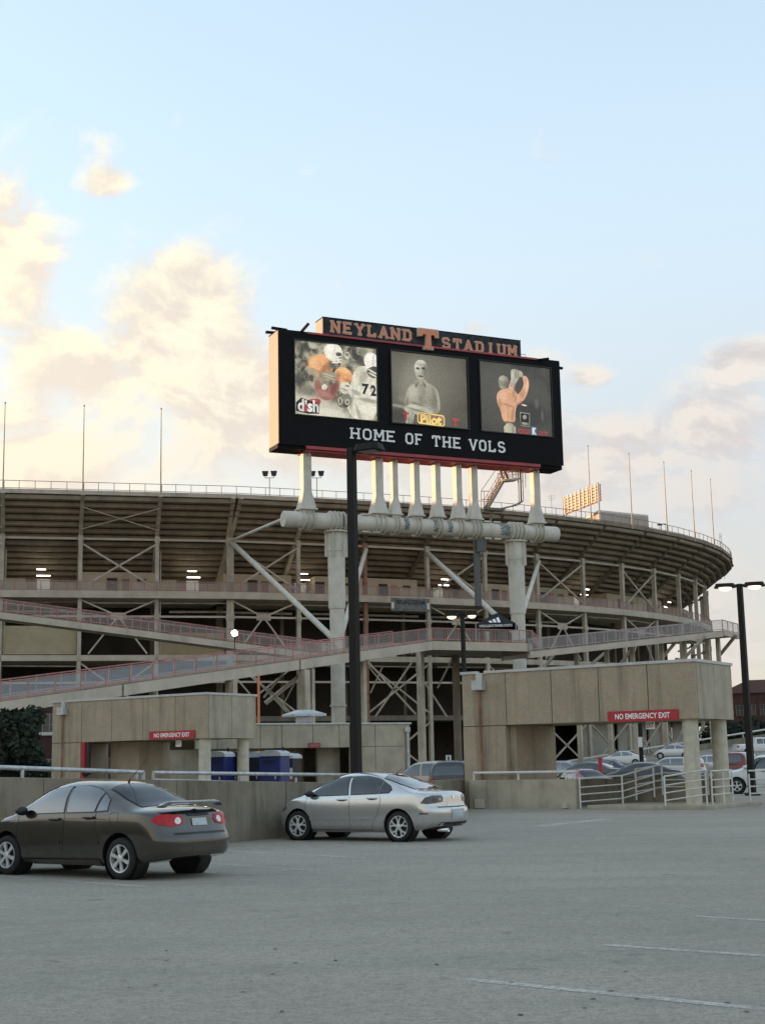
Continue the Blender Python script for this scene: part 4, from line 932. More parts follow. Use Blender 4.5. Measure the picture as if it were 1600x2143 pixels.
# lamp posts
def lamp_post(label, base, top_z, w0, w1, heads, group='dark bronze parking lot lamp posts', round_=False):
    t = thing('lamp_post', label, 'lamp post', base, group=group)
    m = MB(); a, b = w0 / 2, w1 / 2; z0, z1 = Vector(base), Vector((base.x, base.y, top_z)); fr = ((-1, -1), (1, -1), (1, 1), (-1, 1))
    m.hexa([z0 + GU * x * a + GV * y * a for x, y in fr] + [z1 + GU * x * b + GV * y * b for x, y in fr]); m.build('pole', M_pole, t, bevel=.01)
    m = MB(); m.box(z0 + Z * .06, w0 * 2, w0 * 2, .12); m.build('base_plate', M_pole, t, bevel=.01)
    for dirv, dist, lit, sz in heads:
        d = Vector(dirv).normalized(); s_ = d.cross(Z); c = z1 + d * dist + Z * -.05
        m = MB(); m.beam(z1 - Z * .1, c - d * sz * .4, .08, .10); m.build('arm', M_pole, t)
        h = .17; m = MB(); p = []
        for z, k in ((-h / 2, 1.0), (h / 2, .82)):
            for i in range(16):
                an = 2 * math.pi * i / 16; ex = .45
                p.append(c + d * sz * .5 * k * math.copysign(abs(math.cos(an)) ** ex, math.cos(an)) + s_ * sz * .36 * k * math.copysign(abs(math.sin(an)) ** ex, math.sin(an)) + Z * z)
        m.add(p, [(i, (i + 1) % 16, 16 + (i + 1) % 16, 16 + i) for i in range(16)] + [tuple(range(15, -1, -1)), tuple(range(16, 32))]); hd = m.build('lamp_head', M_pole, t)
        m = MB(); 
        if lit: m.lathe(c - Z * h / 2, -Z, [(sz * .30, 0), (sz * .27, .07), (sz * .16, .13), (0, .15)], 14); m.build('lens', M_lamp_o, t, smooth=True)
        else: m.box(c - Z * (h / 2 + .012), sz * .62, sz * .5, .02, Matrix((d, s_, Z)).transposed()); m.build('lens', mat('dull_lens', (.05, .045, .04), .3), t)
    return t
tp = at(735, 938, 36); bp_ = Vector((tp.x, tp.y, 0))
lamp_post('tall dark lamp post standing in front of the scoreboard, its lamp unlit', bp_, tp.z, .22, .19, [(Vector((1, -.55, 0)), .52, False, .78)])
tp = at(1546, 1222, 62); lamp_post('dark lamp post on the right with two lit lamps against the sky', Vector((tp.x, tp.y, 0)), tp.z, .27, .22, [(Vector((-1, .3, 0)), .62, True, .95), (Vector((1, -.3, 0)), .62, True, .95)])
tp = at(967, 1284, 77); lamp_post('dark lamp post with two lit lamps in front of the ramp landing', Vector((tp.x, tp.y, 0)), tp.z, .22, .18, [(Vector((-1, .3, 0)), .60, True, .85), (Vector((1, -.3, 0)), .52, True, .75)])
tp = at(1337, 1500, 110); t = thing('sign_post', 'dark post with a small white plate behind the right hand pavilion', 'post', (tp.x, tp.y, ground_z(tp.x, tp.y)))
MB().tube(Vector((tp.x, tp.y, ground_z(tp.x, tp.y))), tp, .17, n=10).build('post', M_pole, t); MB().box(at(1339, 1553, 109.7), .30, .06, .75).build('plate', M_white_paint, t)
tp = at(938, 1585, 60); t = thing('parking_sign', 'small white sign on a thin post above the tan van', 'sign', (tp.x, tp.y, 0))
MB().tube(Vector((tp.x, tp.y, 0)), tp, .03, n=8).build('post', M_galv, t); MB().box(at(938, 1587, 59.9), .22, .02, .26).build('plate', M_white_paint, t); MB().box(at(938, 1587, 59.87), .06, .01, .16).build('symbol', M_blackm, t)
tp = at(541, 1414, 78); t = thing('orange_post', 'slim orange post rising behind the left pavilion roof', 'post', (tp.x, tp.y, 0))
MB().box((tp.x, tp.y, tp.z / 2), .13, .13, tp.z).build('post', mat('orange_plastic', (.60, .20, .08), .5), t)

# ================================================================== stadium
A0 = R(13.6); SP0 = Vector((-19.5, 189.0, 0)); BAY = 10.1
RIM_Z, SLOPE, COL_IN = 37.55, .70, 5.0
def rim_angle(s): return A0 if s <= 0 else R(20 + 56 * (s / 117) ** 1.6) if s < 170 else R(20 + 56 * (170 / 117) ** 1.6 + (s - 170) * .7)
_rt = [SP0.copy()]                                  # the bowl's outline turns ever faster towards its far end
for k_ in range(700): a_ = rim_angle((k_ + .5) * .5); _rt.append(_rt[-1] + Vector((math.cos(a_), math.sin(a_), 0)) * .5)
def rim(s):
    if s <= 0: return SP0 + Vector((math.cos(A0), math.sin(A0), 0)) * s, A0
    k_ = s / .5; j = min(int(k_), 698); return _rt[j].lerp(_rt[j + 1], min(k_ - j, 1.0)), rim_angle(s)
def SP(i, inset, z, ds=0.0):                       # node i (or a fraction), metres inwards, height
    p, a = rim(i * BAY + ds); return p + Vector((-math.sin(a), math.cos(a), 0)) * inset + Z * z
def under(inset): return RIM_Z - .6 - SLOPE * inset
st = thing('stadium', 'big curved steel and concrete stadium bowl with stepped seating seen from below', 'stadium', SP(0, 8, 0))
def bay_prism(i0, i1, sec, nm, material, parent=st, gap=0.0, sub=1):
    m = MB(); n = len(sec); k0, k1 = i0 + gap, i1 - gap; rows = []
    for q in range(sub + 1):
        i = k0 + (k1 - k0) * q / sub; rows += [SP(i, a, z) for a, z in sec]
    f = [(q * n + j, q * n + (j + 1) % n, (q + 1) * n + (j + 1) % n, (q + 1) * n + j) for q in range(sub) for j in range(n)]
    f += [tuple(range(n)), tuple(range(sub * n, sub * n + n))]
    m.add(rows, f); return m.build(nm, material, parent)
I0, I1 = -4, 14
NROW = 14
# outside the frame the bowl goes on, plainer
bay_prism(-17, I0, [(0, RIM_Z), (0, RIM_Z - .8), (14, under(14)), (14, 0), (16, 0), (16, under(14) + 1), (1, RIM_Z)], 'outer_wall', M_seat)
bay_prism(I1, 24, [(0, RIM_Z), (0, RIM_Z - .8), (14, under(14)), (14, 0), (16, 0), (16, under(14) + 1), (1, RIM_Z)], 'outer_wall', M_seat, sub=8)
for i in range(I0, I1):
    bay_prism(i, i + 1, [(-.15, RIM_Z - .55), (-.15, RIM_Z), (.6, RIM_Z), (.6, RIM_Z - .55)], 'rim_fascia', M_slab if i < 1 else M_seat, gap=.002)
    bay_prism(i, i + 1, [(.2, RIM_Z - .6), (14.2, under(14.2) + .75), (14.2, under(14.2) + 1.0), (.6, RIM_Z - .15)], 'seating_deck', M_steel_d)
    for k in range(NROW):
        a = .1 + k * 1.0; z = under(a) - .02
        bay_prism(i, i + 1, [(a, z), (a, z - .50), (a + .22, z - .62), (a + .85, z - .62), (a + .85, z + .1)], 'seating_row', M_seat, gap=.024)
    # guard rail along the rim
    m = MB()
    for q in range(5): p = SP(i + q / 5, .1, RIM_Z); m.beam(p, p + Z * 1.15, .07, .07)
    for h in (1.12, .16): m.beam(SP(i, .1, RIM_Z + h), SP(i + 1, .1, RIM_Z + h), .07, .07)
    m.build('rim_railing', M_rust if i > 3 else mat('rail_paint', (.30, .22, .19), .6, var=.2), st)
L1, L2, L3, L4 = 24.9, 16.4, 8.2, 0.2
FRONT = 4.2
for i in range(I0, I1):
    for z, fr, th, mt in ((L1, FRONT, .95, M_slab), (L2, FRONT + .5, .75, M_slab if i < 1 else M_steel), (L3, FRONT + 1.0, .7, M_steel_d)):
        bay_prism(i, i + 1, [(fr, z), (fr, z - th), (17, z - th), (17, z)], 'floor_slab', mt, gap=.001)
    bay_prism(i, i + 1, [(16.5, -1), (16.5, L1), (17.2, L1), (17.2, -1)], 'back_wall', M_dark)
    bay_prism(i, i + 1, [(13.4, L1 + .01), (13.4, under(13.4) + .6), (13.8, under(13.8) + .6), (13.8, L1 + .01)], 'back_wall', M_beige if i < 5 else M_tan)
    # red mesh guard on the concourse
    m = MB()
    for q in range(6): p = SP(i + q / 6, FRONT + .15, L1); m.beam(p, p + Z * 1.3, .08, .08)
    for h in (1.28, .1): m.beam(SP(i, FRONT + .15, L1 + h), SP(i + 1, FRONT + .15, L1 + h), .07, .07)
    g_ = m.build('concourse_railing', M_redrail, st)
    m = MB(); m.add([SP(i, FRONT + .2, L1 + .1), SP(i + 1, FRONT + .2, L1 + .1), SP(i + 1, FRONT + .2, L1 + 1.26), SP(i, FRONT + .2, L1 + 1.26)], [(0, 1, 2, 3)])
    m.build('mesh_panel', None, g_)
# concourse rooms: beige boxes with doors and vents in some bays, strip lamps in the others
def wall_patch(i0, i1, inset, z0, z1, nm, material, parent=st, th=.06):
    return bay_prism(i0, i1, [(inset, z0), (inset, z1), (inset + th, z1), (inset + th, z0)], nm, material, parent)
for i in range(I0, I1):
    odd = i in (-4, -3, -1, 1, 3, 6, 9)
    if not odd or i == 1:
        rm = bay_prism(i + (.02 if i != 1 else .36), i + 1.0, [(8.2, L1 + .01), (8.2, L1 + 3.0), (13.2, L1 + 3.0), (13.2, L1 + .01)], 'concourse_room', M_beige if i < 5 else M_tan)
        for f0, f1, z0, z1, mt in ((.36, .50, .0, 2.2, M_dark), (.56, .66, .0, 2.1, M_redrail if i in (1, 2) else mat('brown_door', (.22, .13, .10), .7)), (.76, .88, 1.7, 2.1, M_dark)):
            wall_patch(i + f0, i + f1, 8.11, L1 + z0 + .01, L1 + z1, 'door' if z0 == 0 else 'vent', mt, rm)
    if odd:
        wall_patch(i + (.45 if i != 1 else .14), i + (.62 if i != 1 else .32), 11.0, L1 + .01, L1 + 2.3, 'lit_entrance', mat('white_wall', (.75, .73, .68), .8, var=.05), th=.1)
        for z, a in ((L1 + 2.55, 9.2), (L1 + 3.3, 8.4)):
            m = MB(); i_ = i - (.31 if i == 1 else 0); m.beam(SP(i_ + .44, a, z), SP(i_ + .62 if a > 9 else i_ + .56, a, z), .22, .10); m.build('strip_lamp', M_lamp_w, st)
        if i != 1: wall_patch(i + .02, i + .3, 9.5, L1 + .01, L1 + 2.2, 'partition', M_tan)
# infill of the middle level
wall_patch(-3.0 + .03, -2.03, 5.4, L2 + .15, L2 + 3.9, 'infill_wall', M_tan, th=.2)
wall_patch(-1.0 + .02, -.05, 9.5, L2 + .1, L2 + 3.4, 'infill_wall', M_tan, th=.2)
m = MB(); m.beam(SP(-2.45, 5.0, L2 + 5.2), SP(-2.36, 5.0, L2 + 5.2), .2, .1); m.build('strip_lamp', M_lamp_w, st)
for i, f in ((6, .3), (7, .2), (8, .4), (9, .3)): wall_patch(i + .05, i + .95, 7.5, L4, L3 + 4.5, 'infill_wall', mat('pale_infill', (.36, .33, .27), .8, var=.15, scale=.4), th=.2)
# frame: columns, rakers, struts, braces
for i in range(I0, I1 + 1):
    offs = (0.0,) if i != 0 else (-.45, .55)
    for ds in offs:
        d = (SP(i, 1, 0) - SP(i, 0, 0)); up = d.cross(Z)
        m = MB(); m.beam(SP(i, -.1, RIM_Z - .3, ds), SP(i, 14.0, under(14.0) - .75, ds), .55, .85, Z); 
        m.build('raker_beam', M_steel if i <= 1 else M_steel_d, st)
        mt = M_rust if i == 2 else M_steel
        m = MB(); m.beam(SP(i, COL_IN, -1, ds), SP(i, COL_IN, under(COL_IN) - 1.05, ds), .52, .60, d); m.build('column', mt, st)
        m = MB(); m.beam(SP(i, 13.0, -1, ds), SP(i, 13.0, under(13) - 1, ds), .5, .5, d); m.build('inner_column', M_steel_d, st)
        for z in (L1 - 3.4, 31.9): m = MB(); m.box(SP(i, COL_IN, z, ds), .7, .75, .8, Matrix.Rotation(rim(i * BAY)[1], 3, 'Z')); m.build('gusset', mt, st)
    if i < I1:
        for z, w in ((31.95, .28), (L1 - 3.35, .26), (L2 - 3.6, .26)):
            m = MB(); m.beam(SP(i, COL_IN, z), SP(i + 1, COL_IN, z), w, w); m.build('strut', M_slab if i < 3 else M_steel, st)
        m = MB(); m.beam(SP(i, 12.5, 28.9), SP(i + 1, 12.5, 28.9), .2, .25); m.build('strut', M_slab, st)
for i in (-4, -2, 0, 3, 5, 7):                     # X braces above the concourse, V and inverted V below
    a, b = SP(i, COL_IN, 31.4), SP(i + 1, COL_IN, L1 + .4); c, d = SP(i, COL_IN, L1 + .4), SP(i + 1, COL_IN, 31.4)
    for p, q in ((a, b), (c, d)): m = MB(); m.beam(p, q, .24, .24); m.build('brace', M_slab if i < 2 else M_steel, st)
    mid = SP(i + .5, COL_IN, L1 - 3.3)
    for p in (SP(i, COL_IN, L1 - 1.1), SP(i + 1, COL_IN, L1 - 1.1), SP(i + .12, COL_IN, L2 + .2), SP(i + .88, COL_IN, L2 + .2)): m = MB(); m.beam(p, mid, .20, .20); m.build('brace', M_slab if i < 3 else M_steel, st)
    m = MB(); m.box(mid, 2.0, .1, .9, Matrix.Rotation(rim((i + .5) * BAY)[1], 3, 'Z')); m.build('gusset', M_slab, st)
    if i < 0:
        for p, q in ((SP(i, 1.0, under(1) - .7), SP(i + 1, 4.2, under(4.2) - .9)), (SP(i + 1, 1.0, under(1) - .7), SP(i, 4.2, under(4.2) - .9))): m = MB(); m.beam(p, q, .14, .14); m.build('brace', M_steel, st)
for i in range(I0, I1):                            # lower storeys: a brace each way
    if i % 2 == 0 or i > 4:
        for z0, z1 in ((L3 + .2, L2 - .9), (L4, L3 - .9)):
            for p, q in ((SP(i, COL_IN, z0), SP(i + 1, COL_IN, z1)), (SP(i, COL_IN, z1), SP(i + 1, COL_IN, z0))): m = MB(); m.beam(p, q, .22, .22); m.build('brace', M_steel, st)
# pipes and boxes of the service runs
rp = random.Random(11)
for i in range(I0, I1):
    for z, a, r_ in ((L1 - 1.5, 5.4, .09), (L2 - 1.3, 6.0, .11), (L1 - 2.4, 8.0, .16)):
        if rp.random() < .8: MB().tube(SP(i + rp.uniform(0, .2), a, z), SP(i + 1, a, z + rp.uniform(-.1, .1)), r_, n=6).build('service_pipe', M_steel if rp.random() < .6 else M_rust, st)
    if rp.random() < .6: MB().tube(SP(i + .05, COL_IN + .4, L2), SP(i + .05, COL_IN + .4, L1 + 5.5), .10, n=6).build('drain_pipe', M_steel, st)
    if rp.random() < .5: q_ = rp.uniform(.2, .8); MB().box(SP(i + q_, 6.5, L2 + 1.0), 1.2, .6, 1.8, Matrix.Rotation(rim(i * BAY)[1], 3, 'Z')).build('service_cabinet', M_cap, st)
    if rp.random() < .6: q_ = rp.uniform(.2, .8); MB().box(SP(i + q_, 8.0, L1 - 1.25), .9, .25, .18, Matrix.Rotation(rim(i * BAY)[1], 3, 'Z')).build('strip_lamp_dark', M_cap, st)
# open mesh: a fine procedural wire grid
def wire_mat(name, c, sc, fill):
    m = bpy.data.materials.new(name); m.use_nodes = True; T = NT(m.node_tree); T.t.nodes.clear()
    b = T.n('ShaderNodeBsdfPrincipled', i_Roughness=.6, i_Metallic=.3); b.inputs['Base Color'].default_value = (*c, 1)
    tr = T.n('ShaderNodeBsdfTransparent'); mx = T.n('ShaderNodeMixShader'); out = T.n('ShaderNodeOutputMaterial')
    g = T.n('ShaderNodeTexCoord'); sp_ = T.n('ShaderNodeSeparateXYZ'); T.l(g.outputs['Object'], sp_.inputs[0])
    h = T.m('MULTIPLY', T.m('ADD', sp_.outputs[0], sp_.outputs[1]), sc); v = T.m('MULTIPLY', sp_.outputs[2], sc)
    def wire(a, b2): return T.m('LESS_THAN', T.m('FRACT', T.m('ADD', a, b2)), fill)
    f = T.m('MAXIMUM', wire(h, v), wire(h, T.m('MULTIPLY', v, -1)))
    T.l(f, mx.inputs[0]); T.l(tr.outputs[0], mx.inputs[1]); T.l(b.outputs[0], mx.inputs[2]); T.l(mx.outputs[0], out.inputs[0])
    return m
M_wire = wire_mat('chain_link_wire', (.42, .35, .32), 9.0, .22)
M_wire_b = wire_mat('grey_screen_wire', (.40, .41, .42), 9.0, .36)
for o in st.children_recursive:
    if o.name.startswith('mesh_panel'): o.data.materials.clear(); o.data.materials.append(M_wire)

# flagpoles round the rim
FP = {-3: 'bare flagpole on the stadium rim at the left edge of the picture', -2: 'bare flagpole on the stadium rim, second from the left edge', -1: 'bare flagpole on the stadium rim nearest the left of the scoreboard', 5.7: 'bare flagpole on the stadium rim beside the light bank, first right of the scoreboard',
      6.65: 'bare flagpole on the stadium rim above the grey press box', 7.62: 'third bare flagpole to the right of the scoreboard', 8.58: 'fourth bare flagpole to the right of the scoreboard', 9.5: 'fifth bare flagpole to the right of the scoreboard, near the rim end'}
for i, lb in FP.items():
    p = SP(i, -.05, RIM_Z); t = thing('flagpole', lb, 'flagpole', p, group='bare flagpoles round the stadium rim')
    MB().tube(p - Z * .6, p + Z * 11.3, .11, .05, n=8).build('pole', M_steel, t, smooth=True, sharp=60)
    m = MB(); m.lathe(p + Z * 11.4, Z, [(0, -.15), (.1, -.1), (.13, 0), (.1, .1), (0, .15)], 8); m.build('finial', M_steel, t); MB().tube(p + Vector((.12, 0, -.4)), p + Vector((.12, 0, 1.0)), .08, n=6).build('bracket', M_steel, t)
# twin floodlights on thin posts
for px, lb in ((564, 'pair of small black floodlights on a thin post, left of the tower post'), (663, 'pair of small black floodlights on a thin post, right of the tower post')):
    b = at(px, 1028, 197); t = thing('twin_floodlight', lb, 'floodlight', b, group='twin floodlights on the stadium rim')
    MB().tube(b - Z * 1.2, b + Z * 1.9, .05, n=6).build('post', M_blackm, t); MB().beam(b + Z * 1.9 - Vector((.6, 0, 0)), b + Z * 1.9 + Vector((.6, 0, 0)), .07, .07).build('crossbar', M_blackm, t)
    for q in (-.6, .6): m = MB(); m.tube(b + Vector((q, 0, 1.9)), b + Vector((q, 0, 2.25)), .04, n=6); m.hexa([b + Vector((q + x * k, y * .3, 2.2 + z)) for z, k in ((0, .3), (.65, .45)) for x, y in ((-1, -1), (1, -1), (1, 1), (-1, 1))]); m.build('lamp_head', M_blackm, t)
# light bank and press box beyond the rim
fb = at(1176, 1078, 290); b0 = at(1177, 1042, 290); b1 = at(1251, 1024, 275)
t = thing('light_bank', 'sunlit stadium light bank with rows of lamps behind the rim', 'floodlight', (fb.x, fb.y, 0)); lu_ = Vector((b1.x - b0.x, b1.y - b0.y, 0)); LW = lu_.length; lu_.normalize(); ln = Z.cross(lu_) * -1
if ln.y > 0: ln = -ln
zb_, ztp = at(1177, 1078, 290).z, b0.z; B = lambda a, z, c=0: Vector((b0.x, b0.y, 0)) + lu_ * a + Z * z + ln * c
MB().add([B(0, zb_, -.6), B(LW, zb_, -.6), B(LW, ztp, -.6), B(0, ztp, -.6)], [(0, 1, 2, 3)]).build('backing', M_boxside, t)
for a in (0, LW * .5, LW): MB().beam(B(a, 20), B(a, ztp + .2), .3, .3).build('mast', M_white_paint, t)
for r in range(6): MB().beam(B(0, zb_ + .3 + r * (ztp - zb_) / 6), B(LW, zb_ + .3 + r * (ztp - zb_) / 6), .12, .12).build('rail', M_white_paint, t)
lm = MB(); lm.lathe((0, 0, 0), ln, [(.05, -.3), (.16, -.2), (.27, 0), (.24, .05), (0, .02)], 8); lme = lm.mesh('lamp', mat('lamp_housing', (.52, .42, .32), .5, .2, var=.1))
for r in range(6):
    for k in range(9):
        o = bpy.data.objects.new('lamp', lme); col.objects.link(o); o.parent = t; o.location = B((k + .5) * LW / 9, zb_ + .55 + r * (ztp - zb_) / 6, .2) - t.location
pb = at(1256, 1110, 285); pc = at(1357, 1110, 292); ptop = at(1256, 1071, 285).z
t = thing('press_box', 'plain grey press box block rising behind the stadium rim', 'building', (pb.x, pb.y, 0))
e = Vector((pc.x - pb.x, pc.y - pb.y, 0)); e2 = Vector((-3.2, 20, 0))
MB().prism([Vector((pb.x, pb.y, 10)), Vector((pc.x, pc.y, 10)), Vector((pc.x, pc.y, 10)) + e2, Vector((pb.x, pb.y, 10)) + e2], Z * (ptop - 10)).build('wall', mat('press_box_panel', (.36, .34, .31), .8, var=.08, scale=.2), t)
MB().prism([Vector((pb.x, pb.y, ptop)) - e.normalized() * .3, Vector((pc.x, pc.y, ptop)), Vector((pc.x, pc.y, ptop)) + e2, Vector((pb.x, pb.y, ptop)) + e2], Z * .35).build('roof_edge', M_white_paint, t)
q = at(1382, 1104, 240); t = thing('rim_lamp', 'small bent arm lamp on the right part of the rim', 'lamp', q); MB().path([q - Z * 1.5, q + Z * .3, q + Vector((.3, 0, .6)), q + Vector((.9, 0, .6))], .07, 6).build('arm', M_blackm, t); MB().box(q + Vector((-.2, 0, .5)), .8, .4, .25).build('lamp_head', M_blackm, t)
q = at(1508, 1150, 285); t = thing('antenna_mast', 'thin lattice antenna mast beyond the right end of the rim', 'mast', q - Z * 6)
for x in (-.35, .35): MB().beam(q + Vector((x, 0, -6)), q + Vector((x * .4, 0, 3.4)), .07, .07).build('leg', M_steel, t)
for k in range(7): MB().beam(q + Vector((-.33 + k * .03, 0, -5 + k * 1.2)), q + Vector((.33 - k * .03, 0, -4.2 + k * 1.2)), .05, .05).build('lacing', M_steel, t)
q = at(1375, 1045, 300); q = at(1153, 1050, 260); t = thing('television_aerial', 'thin branching aerial beside the light bank', 'aerial', q - Z * 3)
MB().tube(q - Z * 5, q + Z * 1.2, .05, n=6).build('pole', M_steel, t); [MB().beam(q + Vector((-.6, 0, h)), q + Vector((.8, 0, h + .25)), .04, .04).build('rod', M_steel, t) for h in (.2, .6, 1.0)]

# hanging banner
c_ = at(833, 1272, 202.5); w_ = 88 * 203 / 3000; h_ = 27 * 203 / 3000
aa = rim(24)[1]; nb = Vector((math.sin(aa), -math.cos(aa), 0))
t = sign_board('stadium_banner', 'grey NEYLAND STADIUM banner hung below the concourse floor', c_ + nb * 4, w_, h_, nb, None, mat('banner_cloth', (.16, .17, .16), .8, var=.35, scale=1.5), M_white, cat='banner')
Mb = Matrix.Translation(c_ + nb * 4.06) @ Matrix((Z.cross(nb), Z, nb)).transposed().to_4x4()
text_on('NEYLAND STADIUM', .62, w_ * .74, Mb @ Matrix.Translation((0, .36, 0)), M_blackm, t, bold=.02, extrude=0); text_on('GATE 21 WELCOME' if False else 'NEYLAND STADIUM', .30, w_ * .5, Mb @ Matrix.Translation((0, -.42, 0)), mat('banner_print', (.30, .31, .30), .8, var=0), t, extrude=0)
for q in (-.46, .46): MB().box(Mb @ Vector((w_ * q, -.15, .01)), .4, .05, .9, Matrix.Rotation(aa, 3, 'Z')).build('emblem', M_white_paint, t)

# ================================================================== pedestrian ramps
def ramp(name, label, A_, B_, width, back, th=.95, rail_h=1.25, panel=M_wire, n=None, lip=True, lit=(), both=True, slabm=M_slab, railm=None):
    railm = railm or M_redrail
    """deck top runs A_ -> B_ along its near edge; back = horizontal direction to its far edge"""
    A_, B_ = Vector(A_), Vector(B_); back = Vector(back).normalized() * width; d = B_ - A_; n = n or max(2, int(d.length / 2.2))
    t = thing(name, label, 'ramp', (A_.x, A_.y, A_.z - th))
    MB().hexa([A_ - Z * .32, B_ - Z * .32, B_ + back - Z * .32, A_ + back - Z * .32, A_, B_, B_ + back, A_ + back]).build('ramp_deck', M_seat, t)
    e = back.normalized() * .35
    for nm, o0 in (('edge_beam', Vector((0, 0, 0))), ('edge_beam', back - e)):
        k = max(1, int(d.length / 20))
        for i in range(k):
            p, q = A_.lerp(B_, i / k + .002), A_.lerp(B_, (i + 1) / k - .002)
            m = MB(); m.hexa([p + o0 - Z * th - back.normalized() * .06, q + o0 - Z * th - back.normalized() * .06, q + o0 + e - Z * th, p + o0 + e - Z * th, p + o0 - Z * .10 - back.normalized() * .06, q + o0 - Z * .10 - back.normalized() * .06, q + o0 + e - Z * .10, p + o0 + e - Z * .10]); m.build(nm, slabm, t)
    for w_, o0 in ((0, back.normalized() * .08), (1, back - back.normalized() * .08)):
        if w_ and not both: continue
        for i in range(n + 1):
            p = A_.lerp(B_, i / n) + o0; m = MB(); m.beam(p, p + Z * rail_h, .09, .09, d); m.build('rail_post', railm, t)
        m = MB(); m.beam(A_ + o0 + Z * rail_h, B_ + o0 + Z * rail_h, .09, .09); m.build('handrail', railm, t)
        m = MB(); m.beam(A_ + o0 + Z * .12, B_ + o0 + Z * .12, .07, .10); m.build('bottom_rail', railm, t)
        if w_ == 0:
            for i in range(n):
                p, q = A_.lerp(B_, i / n) + o0, A_.lerp(B_, (i + 1) / n) + o0; s_ = (q - p).normalized() * .05
                m = MB(); m.add([p + s_ + Z * .16, q - s_ + Z * .16, q - s_ + Z * (rail_h - .06), p + s_ + Z * (rail_h - .06)], [(0, 1, 2, 3)]); m.build('mesh_panel', panel(i / n) if callable(panel) else panel, t)
    return t
# long near ramp, rising from the lower left to the landing
RA, RB = at(-150, 1500, 96), at(905, 1340, 145); RA = RB + (at(0, 1466, 100) - RB) * 1.18
bk = Vector((-(RB - RA).y, (RB - RA).x, 0)) * -1
bk = Vector((-RB.y + RA.y, RB.x - RA.x, 0)); bk = bk if bk.y > 0 else -bk
bk = Vector((-.5, .86, 0)) if bk.y < .2 * bk.length else bk
ramp('pedestrian_ramp', 'long near ramp with grey screened red railing climbing from lower left to the landing', RA, RB, 5.0, bk, panel=lambda f: M_wire_b if f < .52 else M_wire, n=26)
LC, LD = at(1112, 1347, 150), at(1128, 1338, 160)
LC.z = LD.z = RB.z
t = thing('ramp_landing', 'flat landing with red railing and dark soffit where the ramps meet', 'landing', (RB.x, RB.y, RB.z - 1))
bkN = bk.normalized(); pts = [RB, LC, LD + Vector((0, 6, 0)), RB + bkN * 5 + Vector((2, 8, 0))]
MB().prism([p - Z * .5 for p in pts], Z * .5).build('landing_deck', M_seat, t); 
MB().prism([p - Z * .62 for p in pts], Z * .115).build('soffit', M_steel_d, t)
m = MB(); m.hexa([RB - Z * .95 + Vector((.0, -.06, 0)), LC - Z * .95 + Vector((0, -.06, 0)), LC + Vector((0, .3, -.95)), RB + Vector((0, .3, -.95)), RB + Vector((0, -.06, -.1)), LC + Vector((0, -.06, -.1)), LC + Vector((0, .3, -.1)), RB + Vector((0, .3, -.1))]); m.build('edge_beam', M_slab, t)
m = MB(); q = [RB, LC]; 
for i in range(9): p = RB.lerp(LC, i / 8) + Vector((0, .08, 0)); MB().beam(p, p + Z * 1.25, .09, .09).build('rail_post', M_redrail, t)
for h in (1.25, .12): MB().beam(RB + Vector((0, .08, h)), LC + Vector((0, .08, h)), .09, .09).build('handrail', M_redrail, t)
for i in range(8): p, q = RB.lerp(LC, i / 8 + .01) + Vector((0, .08, .16)), RB.lerp(LC, (i + 1) / 8 - .01) + Vector((0, .08, .16)); MB().add([p, q, q + Z * 1.03, p + Z * 1.03], [(0, 1, 2, 3)]).build('mesh_panel', M_wire, t)
for i in range(5): p = LC.lerp(LD, i / 4); MB().beam(p, p + Z * 1.25, .09, .09).build('rail_post', M_redrail, t)
MB().beam(LC + Z * 1.25, LD + Z * 1.25, .09, .09).build('handrail', M_redrail, t); MB().add([LC + Z * .16, LD + Z * .16, LD + Z * 1.2, LC + Z * 1.2], [(0, 1, 2, 3)]).build('mesh_panel', M_wire, t)
for px in (878, 952): p = at(px, 1352, 152 if px < 900 else 158); MB().beam(Vector((p.x, p.y, -1)), Vector((p.x, p.y, RB.z - .6)), .62, .62, GV).build('column', M_steel if px < 900 else M_steel_d, t)
for a, b, d in (((865, 1380), (785, 1500), 152), ((770, 1385), (870, 1495), 152), ((915, 1440), (955, 1360), 158), ((935, 1500), (870, 1400), 166)): MB().beam(at(*a, d), at(*b, d), .2, .2).build('brace', M_steel, t)
M_palerail = mat('pale_rail_paint', (.34, .29, .28), .6, var=.15)
M_wire_g = wire_mat('pale_screen_wire', (.38, .32, .31), 9.0, .30)
# ramp climbing away to the right
RC, RD = at(1116, 1361, 150), at(1512, 1319, 171)
RC2 = RC - (RD - RC) * .02
ramp('pedestrian_ramp', 'ramp with pale screened railing climbing from the landing to the right edge', RC2, RD, 4.5, Vector((-.6, .8, 0)), th=.75, panel=M_wire_g, n=16, railm=M_palerail)
RE = at(1545, 1327, 177); RE.z = RD.z
t = ramp('ramp_landing', 'small turning landing at the right hand end of the far ramp', RD + (RE - RD) * .01, RE, 4.5, Vector((-.7, .7, 0)), th=.6, n=3, both=True, railm=M_palerail, panel=M_wire_g)
for (x0, y0, x1, y1, w) in ((1540, 1328, 1504, 1372, .30), (1165, 1362, 1120, 1420, .3), (1290, 1345, 1225, 1400, .3), (1330, 1345, 1290, 1400, .3), (1420, 1335, 1370, 1395, .3), (1475, 1330, 1410, 1400, .3)):
    MB().beam(at(x0, y0, 174 if x0 > 1500 else 166), at(x1, y1, 178 if x0 > 1500 else 168), w, w).build('strut', M_steel, t)
for px, d in ((1205, 160), (1268, 163), (1321, 166), (1382, 168), (1430, 170), (1478, 173), (1500, 174)): p = at(px, 1361 - 42 * (px - 1116) / 396 + 8, d - 1); MB().beam(Vector((p.x, p.y, -1)), p, .45, .45, GV).build('column', M_steel, t)
